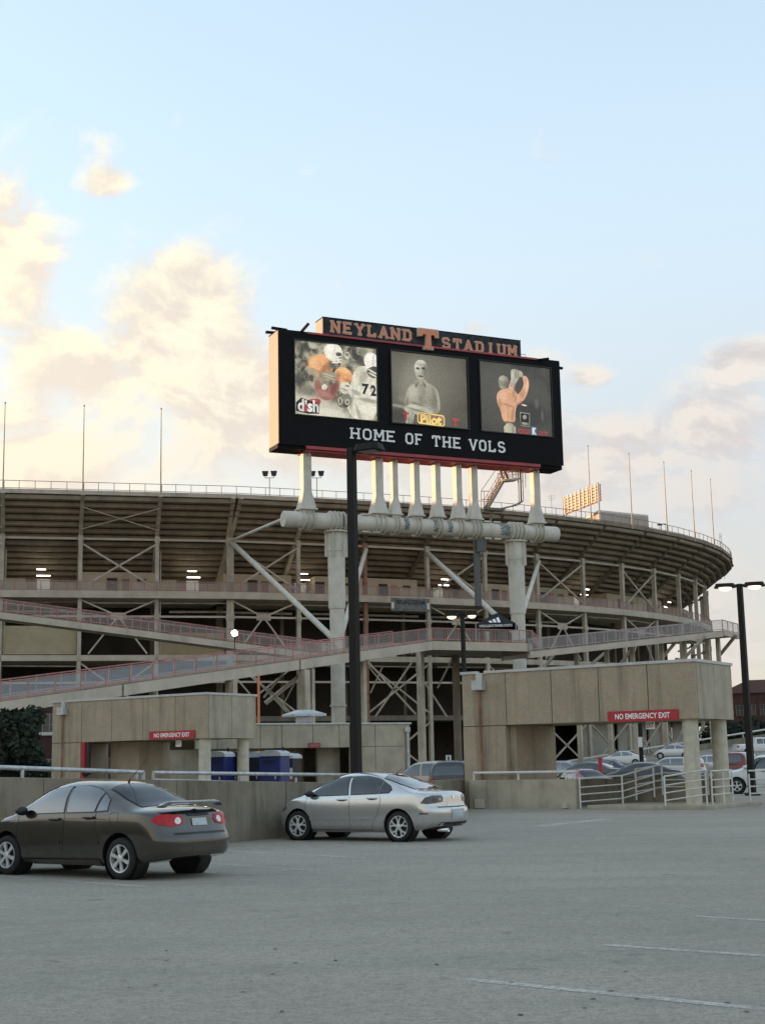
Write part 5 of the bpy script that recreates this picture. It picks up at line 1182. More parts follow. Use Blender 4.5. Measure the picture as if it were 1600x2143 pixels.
# upper ramp coming down from the left, behind
RF, RG = at(-60, 1270, 145), at(700, 1370, 152)
RF = RG + (at(0, 1279, 145) - RG) * 1.08
ramp('pedestrian_ramp', 'upper ramp with red railing sloping down from the left behind the near ramp', RF, RG, 4.5, Vector((.02, 1, 0)), th=.75, n=22, panel=M_wire)
# supports under the ramps
t = thing('ramp_trestle', 'steel columns and cross braces standing under the near ramp', 'trestle', at(640, 1500, 128))
for px, d, w in ((636, 128, .75), (652, 129, .4), (758, 139, .55), (488, 120, .5), (478, 121, .4), (320, 116, .4)):
    u = (px - 0) / 905; p = at(px, 1466 - 126 * u + 24, d); MB().beam(Vector((p.x, p.y, -1)), p, w, w, GV).build('column', M_steel if px != 758 else M_steel, t)
for a, b, d, w, mt in (((655, 1392), (555, 1472), 132, .42, M_slab), ((560, 1440), (606, 1490), 130, .2, M_steel), ((600, 1400), (552, 1460), 130, .2, M_steel), ((590, 1480), (632, 1400), 131, .12, M_steel), ((530, 1415), (600, 1490), 134, .2, M_steel), ((495, 1420), (525, 1455), 134, .15, M_steel), ((762, 1385), (800, 1430), 140, .15, M_steel), ((800, 1395), (775, 1450), 141, .15, M_steel)):
    MB().tube(at(*a, d), at(*b, d), w / 2, n=10).build('brace', mt, t)
# tent on the landing
c_ = at(1040, 1330, 156); tz = RB.z; t = thing('canopy_tent', 'black pop up canopy tent with white lettering standing on the ramp landing', 'tent', (c_.x, c_.y, tz))
hw = 2.15; rzT = Matrix.Rotation(R(-8), 3, 'Z'); ev = at(1040, 1309, 156).z; ap = at(1032, 1283, 156).z; cT = Vector((c_.x, c_.y, 0))
cr = [cT + rzT @ Vector((x * hw, y * hw, 0)) for x, y in ((-1, -1), (1, -1), (1, 1), (-1, 1))]; M_tent = mat('black_canvas', (.008, .008, .009), .75, var=.3)
m = MB(); m.add([p + Z * ev for p in cr] + [cT + rzT @ Vector((x * .5, y * .5, 0)) + Z * (ev + (ap - ev) * .8) for x, y in ((-1, -1), (1, -1), (1, 1), (-1, 1))] + [cT + Z * ap], [(0, 1, 5, 4), (1, 2, 6, 5), (2, 3, 7, 6), (3, 0, 4, 7), (4, 5, 8), (5, 6, 8), (6, 7, 8), (7, 4, 8)]); m.build('canopy', M_tent, t)
for k in range(4): a, b = cr[k], cr[(k + 1) % 4]; MB().hexa([a + Z * (ev - .42), b + Z * (ev - .42), b * .999 + a * .001 + Z * (ev - .42), a * .999 + b * .001 + Z * (ev - .42), a + Z * ev, b + Z * ev, b * .999 + a * .001 + Z * ev, a * .999 + b * .001 + Z * ev]).build('valance', M_tent, t); MB().beam(Vector((a.x, a.y, tz)), Vector((a.x, a.y, ev)), .06, .06).build('leg', M_galv, t)
nT = rzT @ Vector((0, -1, 0)); MT = Matrix.Translation((cr[0] + cr[1]) / 2 + nT * .03 + Z * (ev - .21)) @ Matrix((Z.cross(nT), Z, nT)).transposed().to_4x4()
text_on('INTERCOLLEGIATE TENNESSEE ATHLETICS', .26, 3.5, MT, M_white, t, bold=.02, extrude=0)
for k in range(3):
    b0, h_ = -.62 + k * .42, .25 + k * .2
    m = MB(); f = lambda x, s: (cr[0] + cr[1]) / 2 + rzT @ Vector((x, .15 + s * 1.3, 0)) + Z * (ev + .05 + s * (ap - ev) * .75) + nT * .08
    m.add([f(b0, .10), f(b0 + .3, .10), f(b0 + .3 - .22 - k * .02, .10 + h_), f(b0 - .22, .10 + h_ * .8)], [(0, 1, 2, 3)]); m.build('stripe_mark', M_white, t)
# glaring floodlight on the upper ramp
q = at(491, 1325, 141); t = thing('ramp_floodlight', 'glaring white floodlight mounted on the upper ramp rail', 'floodlight', q - Z * .9)
m = MB(); m.lathe(q, (q - EYE).normalized() * -1, [(.0, -.35), (.24, -.3), (.34, .0), (.31, .03)], 16); m.build('housing', M_blackm, t); m = MB(); m.lathe(q, (q - EYE).normalized() * -1, [(.31, .02), (.23, .12), (0, .18)], 16); m.build('lens', M_lamp_hot, t, smooth=True); MB().tube(q - Z * 1.6, q, .05, n=6).build('post', M_blackm, t)

# ================================================================== scoreboard
BL, BR = at(583, 921, 155), at(1178, 980, 170.5)
bz = (BL.z + BR.z) / 2; ba = math.atan2(BR.y - BL.y, BR.x - BL.x)
BU = Vector((math.cos(ba), math.sin(ba), 0)); BN = Vector((math.sin(ba), -math.cos(ba), 0))
B0 = Vector((BL.x, BL.y, bz)); BW = (Vector((BR.x, BR.y, 0)) - Vector((BL.x, BL.y, 0))).length; BH = at(583, 690, 155).z - bz; BD = 3.0
sb = thing('scoreboard', 'huge black stadium scoreboard with three picture screens on a white tubular tower', 'scoreboard', (B0.x + BU.x * BW / 2, B0.y + BU.y * BW / 2, 0))
BP = lambda a, b, c=0.0: B0 + BU * a + Z * b + BN * c        # a along, b up, c out of the face
def bl(px, py, c=0.0):                                        # photo pixel -> (a, b) on the face plane
    p = onplane(px, py, B0 + BN * c, BN) - B0; return p.dot(BU), p.z
BM = Matrix((BU, Z, BN)).transposed().to_4x4()
def bframe(a, b, c): return Matrix.Translation(BP(a, b, c)) @ BM
def bbox(a0, a1, b0, b1, c0, c1, nm, material, parent=sb, bevel=0):
    m = MB(); m.hexa([BP(a0, b0, c1), BP(a1, b0, c1), BP(a1, b0, c0), BP(a0, b0, c0), BP(a0, b1, c1), BP(a1, b1, c1), BP(a1, b1, c0), BP(a0, b1, c0)]); return m.build(nm, material, parent, bevel=bevel)
def bpoly(pts, c0, c1, nm, material, parent): 
    m = MB(); m.prism([BP(a, b, c0) for a, b in pts], BN * (c1 - c0)); return m.build(nm, material, parent)
bbox(0.02, BW - .02, .02, BH - .02, -BD, -.05, 'cabinet', M_boxside)
# face with the screens set into it
def scr(c4): q = [bl(*p) for p in c4]; return min(q[0][0], q[3][0]) , max(q[1][0], q[2][0]), (q[2][1] + q[3][1]) / 2, (q[0][1] + q[1][1]) / 2
S = [scr(c4) for c4 in (((617, 711), (786, 731), (788, 883), (617, 865)), ((817, 737), (973, 758), (979, 906), (819, 889)), ((1002, 763), (1150, 782), (1155, 925), (1007, 911)))]
bb0, bb1 = S[0][2], S[0][3]
S = [(s0, s1, bb0, bb1) for s0, s1, _, _ in S]
bbox(0, BW, 0, bb0, -.05, .10, 'face_panel', M_black); bbox(0, BW, bb1, BH, -.05, .10, 'face_panel', M_black)
ed = [0] + [v for s_ in S for v in s_[:2]] + [BW]
for k in range(0, len(ed), 2): bbox(ed[k], ed[k + 1], bb0 + .003, bb1 - .003, -.05, .10, 'face_panel', M_black)
bbox(0, BW, -.45, -.003, -BD - .1, -.3, 'underside', M_black); bbox(0, BW, BH + .003, BH + .12, -BD, .05, 'top_cap', M_black)
a0, _ = bl(640, 924); a1, _ = bl(1130, 977)
bbox(a0, a1, -.62, -.455, -BD + .2, -.25, 'bottom_beam', M_redbeam); bbox(a0, a1, -.44, -.08, .105, .22, 'bottom_beam', M_redbeam) if False else bbox(a0, a1, -.40, -.05, -.29, .06, 'bottom_beam', M_redbeam)
a0, _ = bl(641, 694); a1, _ = bl(1120, 764); bbox(a0, a1, BH - .14, BH + .08, .101, .26, 'top_beam', M_redbeam)
# ---- block letters with slab serifs
def strokes(ch):
    w, t = .74, 0; R_, L = w, 0
    D = {'N': ([[(.1, 0), (.1, 1)], [(.1, 1), (.64, 0)], [(.64, 0), (.64, 1)]], [(.1, 0), (.1, 1), (.64, 1)]), 'E': ([[(.12, 0), (.12, 1)], [(.12, .94), (.64, .94)], [(.12, .5), (.5, .5)], [(.12, .06), (.64, .06)]], [(.12, 0), (.12, 1)]),
         'Y': ([[(.08, 1), (.37, .48)], [(.66, 1), (.37, .48)], [(.37, .5), (.37, 0)]], [(.08, 1), (.66, 1), (.37, 0)]), 'L': ([[(.14, 0), (.14, 1)], [(.14, .06), (.64, .06)], [(.62, .06), (.62, .28)]], [(.14, 0), (.14, 1)]),
         'A': ([[(.08, 0), (.37, 1)], [(.66, 0), (.37, 1)], [(.2, .34), (.54, .34)]], [(.08, 0), (.66, 0)]), 'D': ([[(.14, 0), (.14, 1)], [(.14, .94), (.5, .94)], [(.5, .94), (.64, .76)], [(.64, .78), (.64, .22)], [(.64, .24), (.5, .06)], [(.14, .06), (.5, .06)]], [(.1, 0), (.1, 1)]),
         'S': ([[(.62, .80), (.5, .94)], [(.5, .94), (.22, .94)], [(.22, .94), (.11, .82)], [(.11, .84), (.11, .62)], [(.11, .62), (.24, .52)], [(.24, .52), (.5, .48)], [(.5, .48), (.63, .38)], [(.63, .38), (.63, .18)], [(.63, .18), (.5, .06)], [(.5, .06), (.22, .06)], [(.22, .06), (.1, .2)]], []),
         'T': ([[(.37, 0), (.37, 1)], [(.06, .94), (.68, .94)], [(.08, .94), (.08, .72)], [(.66, .94), (.66, .72)]], [(.37, 0)]), 'I': ([[(.37, 0), (.37, 1)]], [(.37, 0), (.37, 1)]), 'U': ([[(.12, 1), (.12, .2)], [(.12, .2), (.24, .06)], [(.24, .06), (.5, .06)], [(.5, .06), (.62, .2)], [(.62, .2), (.62, 1)]], [(.12, 1), (.62, 1)]),
         'M': ([[(.08, 0), (.08, 1)], [(.08, 1), (.37, .35)], [(.66, 1), (.37, .35)], [(.66, 0), (.66, 1)]], [(.08, 0), (.66, 0), (.08, 1), (.66, 1)]), 'H': ([[(.12, 0), (.12, 1)], [(.62, 0), (.62, 1)], [(.12, .5), (.62, .5)]], [(.12, 0), (.12, 1), (.62, 0), (.62, 1)]),
         'O': ([[(.11, .22), (.11, .78)], [(.11, .78), (.24, .94)], [(.24, .94), (.5, .94)], [(.5, .94), (.63, .78)], [(.63, .78), (.63, .22)], [(.63, .22), (.5, .06)], [(.5, .06), (.24, .06)], [(.24, .06), (.11, .22)]], []), 'F': ([[(.14, 0), (.14, 1)], [(.14, .94), (.64, .94)], [(.14, .5), (.5, .5)]], [(.14, 0), (.14, 1)]),
         'V': ([[(.08, 1), (.37, 0)], [(.66, 1), (.37, 0)]], [(.08, 1), (.66, 1)])}
    return D[ch]
def letter(ch, a, b, w, h, c0, c1, nm, material, parent, thick=.16, grow=0.0):
    ss, serif = strokes(ch); m = MB(); kx, ky = w / .74, h; T_ = thick + grow; lay = 0
    for (x0, y0), (x1, y1) in ss:
        p, q = Vector((a + x0 * kx, b + y0 * ky)), Vector((a + x1 * kx, b + y1 * ky)); d = (q - p).normalized(); n_ = Vector((-d.y, d.x)) * T_ * h / 2; e = d * (T_ * h * .12 + grow * h * .4)
        lay += .004
        m.prism([BP(v.x, v.y, c0) for v in (p - e - n_, q + e - n_, q + e + n_, p - e + n_)], BN * (c1 - c0 + lay))
    for x, y in serif:
        lay += .004; cx, cy = a + x * kx, b + (y + (.055 if y == 0 else -.055)) * ky; hw, hh = (.14 + grow * .5) * kx, (.055 + grow * .5) * ky
        m.prism([BP(cx - hw, cy - hh, c0), BP(cx + hw, cy - hh, c0), BP(cx + hw, cy + hh, c0), BP(cx - hw, cy + hh, c0)], BN * (c1 - c0 + lay))
    return m.build(nm, material, parent)
def word(txt, p0, p1, ptop, gap, c, material, parent, nm='letter', thick=.17, outline=None, dep=.06):
    a0, b0 = bl(*p0, c); a1, b1 = bl(*p1, c); bt_ = bl(*ptop, c)[1]; n = len(txt); h = bt_ - b0
    step = (a1 - a0) / (n - gap)
    for i, ch in enumerate(txt):
        if ch == ' ': continue
        if outline: letter(ch, a0 + i * step, b0, step * (1 - gap), h, c, c + dep * .5, nm + '_outline', outline, parent, thick, .07)
        letter(ch, a0 + i * step, b0, step * (1 - gap), h, c, c + dep, nm, material, parent, thick)
for wd, x0, x1 in (('HOME', 732, 828), ('OF', 847, 885), ('THE', 903, 965), ('VOLS', 981, 1057)):
    yb = lambda x: 917.5 + (x - 732) * (949 - 917.5) / (1057 - 732)
    word(wd, (x0, yb(x0)), (x1, yb(x1)), (x0, yb(x0) - 22.5), .16 if len(wd) > 2 else .12, .11, M_white, sb)
# ---- header sign
a0, b0 = bl(675, 697); a1, b1 = bl(1089, 755); h0, h1 = BH + .14, bl(675, 665)[1]
b0 = BH + .125
hd = bbox(a0, a1, b0, h1, -2.1, .0, 'header_box', M_boxside); bbox(a0, a1, b0, h1, 0.003, .1, 'header_face', mat('header_mosaic', (.012, .013, .015), .6, var=.2, scale=1.6, c2=(.05, .055, .058), spec=.2))
bbox(a0 - .03, a1 + .03, h1 + .003, h1 + .12, -2.1, .12, 'header_cap', M_black)
M_lo = mat('pale_outline', (.60, .50, .42), .5, var=.1)
word('NEYLAND', (692, 694.5), (861, 717), (692, 671.5), .24, .11, M_orange, sb, 'header_letter', .19, M_lo)
word('STADIUM', (924, 728.5), (1080, 750), (924, 706.5), .24, .11, M_orange, sb, 'header_letter', .19, M_lo)
ta0, tb0 = bl(871, 732); ta1, _ = bl(914, 735); _, tb1 = bl(871, 688)
tw = ta1 - ta0; thh = tb1 - tb0
Tp = [(.30, 0), (.70, 0), (.74, .0), (.74, .14), (.63, .14), (.63, .72), (.80, .72), (.86, .60), (1, .60), (1, 1), (0, 1), (0, .60), (.14, .60), (.20, .72), (.37, .72), (.37, .14), (.26, .14), (.26, 0)]
bpoly([(ta0 + x * tw, tb0 + y * thh) for x, y in Tp], -.1, .55, 'letter_t_outline', M_lo, sb)
bpoly([(ta0 + tw * (.5 + (x - .5) * .90), tb0 + thh * (.5 + (y - .5) * .92)) for x, y in Tp], .55, .62, 'letter_t', M_orange, sb)
bbox(ta0, ta1, tb0 + thh * .6, tb1 - .1, -1.2, -.185, 'letter_t_box', M_boxside) if False else bbox(ta0 + .1, ta1 - .1, h1 + .13, tb1 - .05, -1.6, -.11, 'letter_t_box', M_boxside)
# ---- camera arms and roof rail
for (x0, y0, x1, y1, c) in ((556, 695, 580, 697, -2.0), (568, 686, 600, 691, -.2), (1148, 766, 1176, 771, -.2)): a, b = bl(x0, y0, c); a2, b2 = bl(x1, y1, c); MB().beam(BP(a, b, c), BP(a2, b2, c), .28, .28).build('camera_arm', M_black, sb)
for (x0, y0, x1, y1, c) in ((628, 692, 639, 682, 1.0), (1122, 765, 1139, 755, 1.0)): a, b = bl(x0, y0); a2, b2 = bl(x1, y1); MB().beam(BP(a, BH - .1, 0), BP(a2, b2, c), .22, .26).build('spot_arm', M_black, sb)
a, _ = bl(1095, 756); a2, _ = bl(1121, 760)
m = MB()
for h in (.55, 1.15): m.beam(BP(a, BH + .1 + h, -2.4), BP(a2, BH + .1 + h, -2.4), .06, .06)
for q in (a, (a + a2) / 2, a2): m.beam(BP(q, BH, -2.4), BP(q, BH + 1.25, -2.4), .06, .06)
m.build('roof_rail', M_galv, sb)

# ---- the three screens: dim glowing panels carrying printed pictures
def screen_mat(name, c, c2=None, e=.16, scale=.9, sharp=(.35, .65), detail=5.0):
    m = bpy.data.materials.new(name); m.use_nodes = True; T = NT(m.node_tree); b = T.t.nodes['Principled BSDF']; b.inputs['Roughness'].default_value = .55
    g = T.n('ShaderNodeTexCoord'); V = g.outputs['Object']; nz = T.n('ShaderNodeTexNoise', i_Scale=scale, i_Detail=detail, i_Roughness=.6); T.l(V, nz.inputs['Vector'])
    cc = T.mix(T.smooth(nz.outputs['Fac'], *sharp), tuple(x * .75 for x in c), c2 or tuple(x * 1.15 for x in c))
    T.l(cc, b.inputs['Emission Color']); b.inputs['Emission Strength'].default_value = e; b.inputs['Base Color'].default_value = (.01, .01, .01, 1)
    return m
K = .20
SM = dict(crowd=screen_mat('screen_crowd', (.07, .066, .05), (.46, .43, .32), K, 1.9, (.40, .60)), pale=screen_mat('screen_pale', (.50, .48, .36), (.72, .70, .56), K, .7), org=screen_mat('screen_orange', (.70, .33, .15), (.78, .48, .26), K, .8), dkorg=screen_mat('screen_red', (.26, .10, .07), (.40, .20, .14), K, 1.2),
          dark=screen_mat('screen_dark', (.06, .055, .045), (.13, .12, .10), K, 1.1), mid=screen_mat('screen_grey', (.22, .21, .16), (.34, .33, .26), K, 1.0), skin=screen_mat('screen_sepia', (.30, .28, .22), (.52, .50, .40), K, 1.0), peach=screen_mat('screen_peach', (.62, .32, .19), (.70, .42, .28), K, .8),
          bg2=screen_mat('screen_olive', (.085, .078, .058), (.13, .12, .09), K, .35), glow=screen_mat('screen_glow', (.17, .16, .125), (.23, .215, .17), K, .5), bg3=screen_mat('screen_slate', (.055, .053, .046), (.10, .097, .085), K, .5), white=screen_mat('screen_white', (.75, .73, .66), None, K), red=screen_mat('screen_logo_red', (.42, .05, .05), None, K), blk=screen_mat('screen_black', (.015, .015, .015), None, K), yel=screen_mat('screen_yellow', (.80, .62, .20), None, K), blue=screen_mat('screen_blue', (.10, .20, .35), None, K), hi=screen_mat('screen_light', (.62, .60, .50), (.85, .82, .70), K, 1.4))
def hexc(c): return tuple(c)
def painting(name, k, base, base2, nscale, blobs, warp=.010, e=K):
    """soft-edged picture: each blob (px, py, rx, ry, rot, colour, softness, strength) in photo pixels, painted over a mottled ground"""
    m = bpy.data.materials.new(name); m.use_nodes = True; T = NT(m.node_tree); b = T.t.nodes['Principled BSDF']; b.inputs['Roughness'].default_value = .6; b.inputs['Base Color'].default_value = (.01, .01, .01, 1)
    uv = T.n('ShaderNodeUVMap'); uv.uv_map = 'picture'
    nz = T.n('ShaderNodeTexNoise', i_Scale=26.0, i_Detail=4.0); T.l(uv.outputs[0], nz.inputs['Vector'])
    off = T.n('ShaderNodeVectorMath', operation='SUBTRACT'); T.l(nz.outputs['Color'], off.inputs[0]); off.inputs[1].default_value = (.5, .5, .5)
    sc_ = T.n('ShaderNodeVectorMath', operation='SCALE'); T.l(off.outputs[0], sc_.inputs[0]); sc_.inputs['Scale'].default_value = warp * 2.4
    wv = T.n('ShaderNodeVectorMath', operation='ADD'); T.l(uv.outputs[0], wv.inputs[0]); T.l(sc_.outputs[0], wv.inputs[1])
    n1 = T.n('ShaderNodeTexNoise', i_Scale=nscale, i_Detail=5.0, i_Roughness=.65, i_Distortion=.4); T.l(uv.outputs[0], n1.inputs['Vector'])
    c = T.mix(T.smooth(n1.outputs['Fac'], .38, .62), base, base2)
    s0, s1, z0, z1 = S[k]; Wd, Hd = s1 - s0, z1 - z0
    px_w = bl(900, 830)[0] - bl(899, 830)[0]; px_h = abs(bl(900, 830)[1] - bl(900, 831)[1])
    slope = (bl(900, 830)[1] - bl(901, 830)[1])
    for (x, y, rx, ry, rot, cc, soft, st_) in blobs:
        a_, b_ = bl(x, y, .02); mp = T.n('ShaderNodeMapping', vector_type='TEXTURE')
        # work in metres so that rotations keep their shape
        mp.inputs['Location'].default_value = (a_ - s0, b_ - z0, 0); mp.inputs['Rotation'].default_value = (0, 0, -rot); mp.inputs['Scale'].default_value = (rx * px_w, ry * px_h, 1)
        T.l(wv.outputs[0], mp.inputs[0]); ln = T.n('ShaderNodeVectorMath', operation='LENGTH'); T.l(mp.outputs[0], ln.inputs[0])
        f = T.m('MULTIPLY', T.smooth(ln.outputs['Value'], 1 - soft, 1 + soft, 1, 0), st_); c = T.mix(f, c, cc)
    n3 = T.n('ShaderNodeTexNoise', i_Scale=6.0, i_Detail=6.0, i_Roughness=.7); T.l(uv.outputs[0], n3.inputs['Vector'])
    c = T.mix(.55, c, T.mix(1.0, c, T.smooth(n3.outputs['Fac'], .25, .75, .45, 1.5), 'MULTIPLY'))
    T.l(c, b.inputs['Emission Color']); b.inputs['Emission Strength'].default_value = e
    return m
OR, OR2, SK, WH, PA, DK, MD, RD, BK = (.72, .33, .14), (.80, .45, .20), (.50, .38, .26), (.80, .77, .64), (.60, .57, .44), (.05, .046, .036), (.24, .225, .17), (.30, .12, .09), (.02, .02, .02)
P1 = [(650, 850, 60, 22, .1, PA, .4, .9), (690, 868, 60, 12, .1, WH, .5, .6),
      (627, 792, 10, 14, 0, DK, .4, .85), (640, 815, 12, 10, 0, MD, .5, .8), (632, 728, 14, 9, 0, DK, .6, .7), (655, 724, 8, 6, 0, PA, .4, .7), (712, 728, 7, 7, 0, DK, .5, .7), (726, 744, 6, 8, 0, PA, .3, .9), (726, 742, 4, 3, 0, DK, .5, .7), (740, 738, 6, 8, 0, DK, .4, .8), (752, 757, 9, 7, .5, DK, .4, .8), (760, 735, 8, 6, 0, MD, .5, .8),
      (655, 757, 10, 12, 0, OR2, .6, .8), (682, 775, 8, 14, .5, (.45, .20, .09), .5, .8), (720, 777, 13, 7, .3, OR2, .6, .9), (733, 795, 5, 5, 0, (.45, .2, .09), .5, .7),
      (680, 828, 18, 8, .1, (.40, .19, .14), .6, .8), (651, 792, 4, 7, -.4, DK, .3, .9), (649, 772, 7, 5, .6, SK, .3, .9), (684, 793, 18, 16, .2, (.20, .17, .11), .25, 1), (686, 785, 12, 3, .2, (.50, .44, .33), .4, .9), (688, 791, 12, 2.5, .25, (.46, .41, .3), .4, .9), (690, 798, 11, 2.5, .25, (.44, .38, .28), .4, .8), (679, 811, 6, 6, 0, PA, .4, .8),
      (696, 768, 13, 8, .7, DK, .3, .95), (697, 737, 18, 17, .2, WH, .1, 1), (690, 730, 9, 8, 0, (.95, .92, .8), .8, .8), (704, 744, 11, 6, .2, DK, .3, .95), (701, 752, 13, 1.8, .35, WH, .3, 1), (701, 758, 12, 1.8, .4, WH, .3, 1), (706, 748, 1.6, 9, -.2, WH, .3, .9),
      (776, 756, 14, 18, 0, WH, .12, 1), (771, 750, 6, 8, 0, (.92, .9, .8), .8, .7), (778, 777, 11, 13, .2, DK, .25, .95), (776, 781, 12, 1.8, .5, WH, .3, 1), (778, 787, 11, 1.6, .5, PA, .3, 1), (776, 766, 1.5, 12, 0, WH, .3, .9),
      (722, 808, 11, 10, .3, PA, .25, 1), (722, 803, 7, 3, .3, WH, .5, .9), (728, 812, 5, 3, 0, DK, .5, .8), (720, 838, 14, 14, .2, DK, .25, .95), (712, 840, 5, 9, 0, PA, .2, .9), (712, 840, 2.5, 7, 0, DK, .3, .9), (726, 843, 5, 7, .2, PA, .3, .8), (745, 813, 12, 5, .4, MD, .4, .8), (770, 838, 18, 4, .1, MD, .5, .7), (735, 865, 3, 20, .3, MD, .5, .6), (752, 872, 3, 16, -.3, MD, .5, .5), (768, 858, 16, 8, 0, WH, .6, .5)]
P2 = [(885, 800, 60, 62, 0, (.20, .185, .14), .8, .9), (866, 800, 26, 40, .3, (.26, .245, .19), .7, .8), (835, 870, 24, 14, 0, DK, .5, .9), (845, 835, 12, 7, .1, MD, .4, .7), (835, 850, 20, 3, .1, (.32, .30, .23), .4, .8)]
P3 = [(1080, 850, 80, 60, 0, (.085, .08, .066), .8, .8), (1030, 800, 30, 40, 0, (.10, .096, .08), .8, .7), (1110, 868, 40, 26, .1, (.04, .038, .034), .4, .9),
      (1096, 848, 6, 1.6, .1, WH, .4, .9), (1122, 845, 4, 10, 0, (.14, .135, .12), .6, .7), (1134, 870, 3, 12, 0, (.15, .14, .12), .6, .6)]
PAINT = [painting('player_picture', 0, DK, (.44, .41, .30), .62, P1), painting('seated_man_picture', 1, (.085, .078, .058), (.115, .106, .08), .25, P2), painting('catching_man_picture', 2, (.050, .048, .041), (.075, .072, .062), .4, P3)]
scr_o = []
for (s0, s1, z0, z1), pm, fr in zip(S, PAINT, (.10, .22, .12)):
    o = bbox(s0 + .01, s1 - .01, z0 + .01, z1 - .01, -.04, .0, 'screen', M_black); scr_o.append(o)
    me = bpy.data.meshes.new('screen_picture'); off = Vector(sb.location)
    me.from_pydata([tuple(BP(a, b, .02) - off) for a, b in ((s0 + .02, z0 + .02), (s1 - .02, z0 + .02), (s1 - .02, z1 - .02), (s0 + .02, z1 - .02))], [], [(0, 1, 2, 3)])
    ul = me.uv_layers.new(name='picture')
    for li, (a, b) in enumerate(((.02, .02), (s1 - s0 - .02, .02), (s1 - s0 - .02, z1 - z0 - .02), (.02, z1 - z0 - .02))): ul.data[li].uv = (a, b)
    me.materials.append(pm); po = bpy.data.objects.new('screen_picture', me); col.objects.link(po); po.parent = o
    for q in ((s0 - .12, s0, z0 - .12, z1 + .12), (s1, s1 + .12, z0 - .12, z1 + .12), (s0 + .001, s1 - .001, z0 - .12, z0), (s0 + .001, s1 - .001, z1, z1 + .12)): bbox(*q, .101, .101 + fr, 'screen_frame', M_blackm, o)
LAY = [0]
def shape(k, pts, material, nm='printed_shape'):               # flat logo pieces on a screen
    LAY[0] += 1; c = .03 + .006 * LAY[0]
    q = [bl(*p, c) for p in pts]; s0, s1, z0, z1 = S[k]
    q = [(min(max(a, s0 + .02), s1 - .02), min(max(b, z0 + .02), z1 - .02)) for a, b in q]
    m = MB(); m.add([BP(a, b, c) for a, b in q], [tuple(range(len(q)))]); return m.build(nm, SM[material], scr_o[k])
def blob(cx, cy, rx, ry, n=18, rot=0, seed=0, j=.06):
    r_ = random.Random(seed); return [(cx + (rx * math.cos(t) * math.cos(rot) - ry * math.sin(t) * math.sin(rot)) * (1 + r_.uniform(-j, j)), cy + (rx * math.cos(t) * math.sin(rot) + ry * math.sin(t) * math.cos(rot)) * (1 + r_.uniform(-j, j))) for t in [2 * math.pi * i / n for i in range(n)]]
def stext(k, s_, x0, x1, y0, y1, material, bold=.02, nm='lettering', shear=0):   # lettering on a screen between pixels
    LAY[0] += 1; c = .034 + .006 * LAY[0]; a, b = bl((x0 + x1) / 2, (y0 + y1) / 2, c); w_ = bl(x1, y1, c)[0] - bl(x0, y0, c)[0]; h_ = abs(bl(x0, y0, c)[1] - bl(x0, y1, c)[1])
    text_on(s_, h_, w_, bframe(a, b, c), SM[material] if isinstance(material, str) else material, scr_o[k], nm, 0.0, bold, shear)
def figure(k, pts, base, base2, blobs, nm, smooth_n=2):         # a silhouette cut along an outline, shaded softly inside
    for _ in range(smooth_n):                                   # round the outline's corners
        pts = [q for (x0, y0), (x1, y1) in zip(pts, pts[1:] + pts[:1]) for q in ((x0 * .75 + x1 * .25, y0 * .75 + y1 * .25), (x0 * .25 + x1 * .75, y0 * .25 + y1 * .75))]
    LAY[0] += 1; c = .03 + .006 * LAY[0]; s0, s1, z0, z1 = S[k]
    q = [bl(*p, c) for p in pts]; q = [(min(max(a, s0 + .02), s1 - .02), min(max(b, z0 + .02), z1 - .02)) for a, b in q]
    me = bpy.data.meshes.new(nm); off = Vector(sb.location); me.from_pydata([tuple(BP(a, b, c) - off) for a, b in q], [], [tuple(range(len(q)))])
    ul = me.uv_layers.new(name='picture')
    for li, (a, b) in enumerate(q): ul.data[me.loops[li].index].uv = (q[me.loops[li].vertex_index][0] - s0, q[me.loops[li].vertex_index][1] - z0)
    me.materials.append(painting(nm + '_print', k, base, base2, 1.1, blobs)); o = bpy.data.objects.new(nm, me); col.objects.link(o); o.parent = scr_o[k]; return o
dkr = lambda c, f: tuple(x * f for x in c)
# screen 1: a player in an orange jersey cradling the ball, a lineman in white beside him
figure(0, [(735, 795), (742, 772), (756, 764), (790, 772), (790, 886), (742, 880), (722, 850)], PA, WH, [(760, 790, 8, 14, .4, MD, .6, .6), (745, 822, 10, 5, .4, MD, .5, .7), (770, 838, 20, 4, .1, MD, .5, .7), (750, 866, 4, 18, -.3, MD, .6, .6), (772, 862, 12, 14, 0, WH, .7, .6), (735, 842, 3, 14, .2, MD, .6, .7)], 'lineman')
figure(0, [(657, 795), (668, 786), (700, 788), (712, 800), (708, 818), (697, 836), (676, 838), (660, 820)], RD, (.36, .16, .12), [(676, 824, 14, 6, .2, (.44, .22, .17), .7, .8), (698, 812, 6, 14, .3, dkr(RD, .5), .6, .8)], 'player_body')
figure(0, [(644, 764), (650, 750), (664, 741), (682, 740), (692, 754), (700, 772), (686, 782), (664, 784), (652, 776)], OR, OR2, [(656, 758, 8, 9, 0, (.86, .52, .26), .8, .8), (678, 772, 5, 14, .6, dkr(OR, .5), .6, .9), (690, 768, 5, 12, .2, dkr(OR, .45), .6, .9), (664, 778, 14, 3, .2, dkr(OR, .6), .7, .7)], 'player_jersey')
figure(0, [(698, 778), (710, 767), (726, 770), (738, 784), (737, 800), (722, 802), (704, 796)], OR, OR2, [(720, 776, 11, 5, .3, (.88, .55, .27), .8, .9), (706, 788, 5, 9, .2, dkr(OR, .5), .6, .8), (728, 797, 10, 3, .3, dkr(OR, .55), .6, .8)], 'player_jersey')
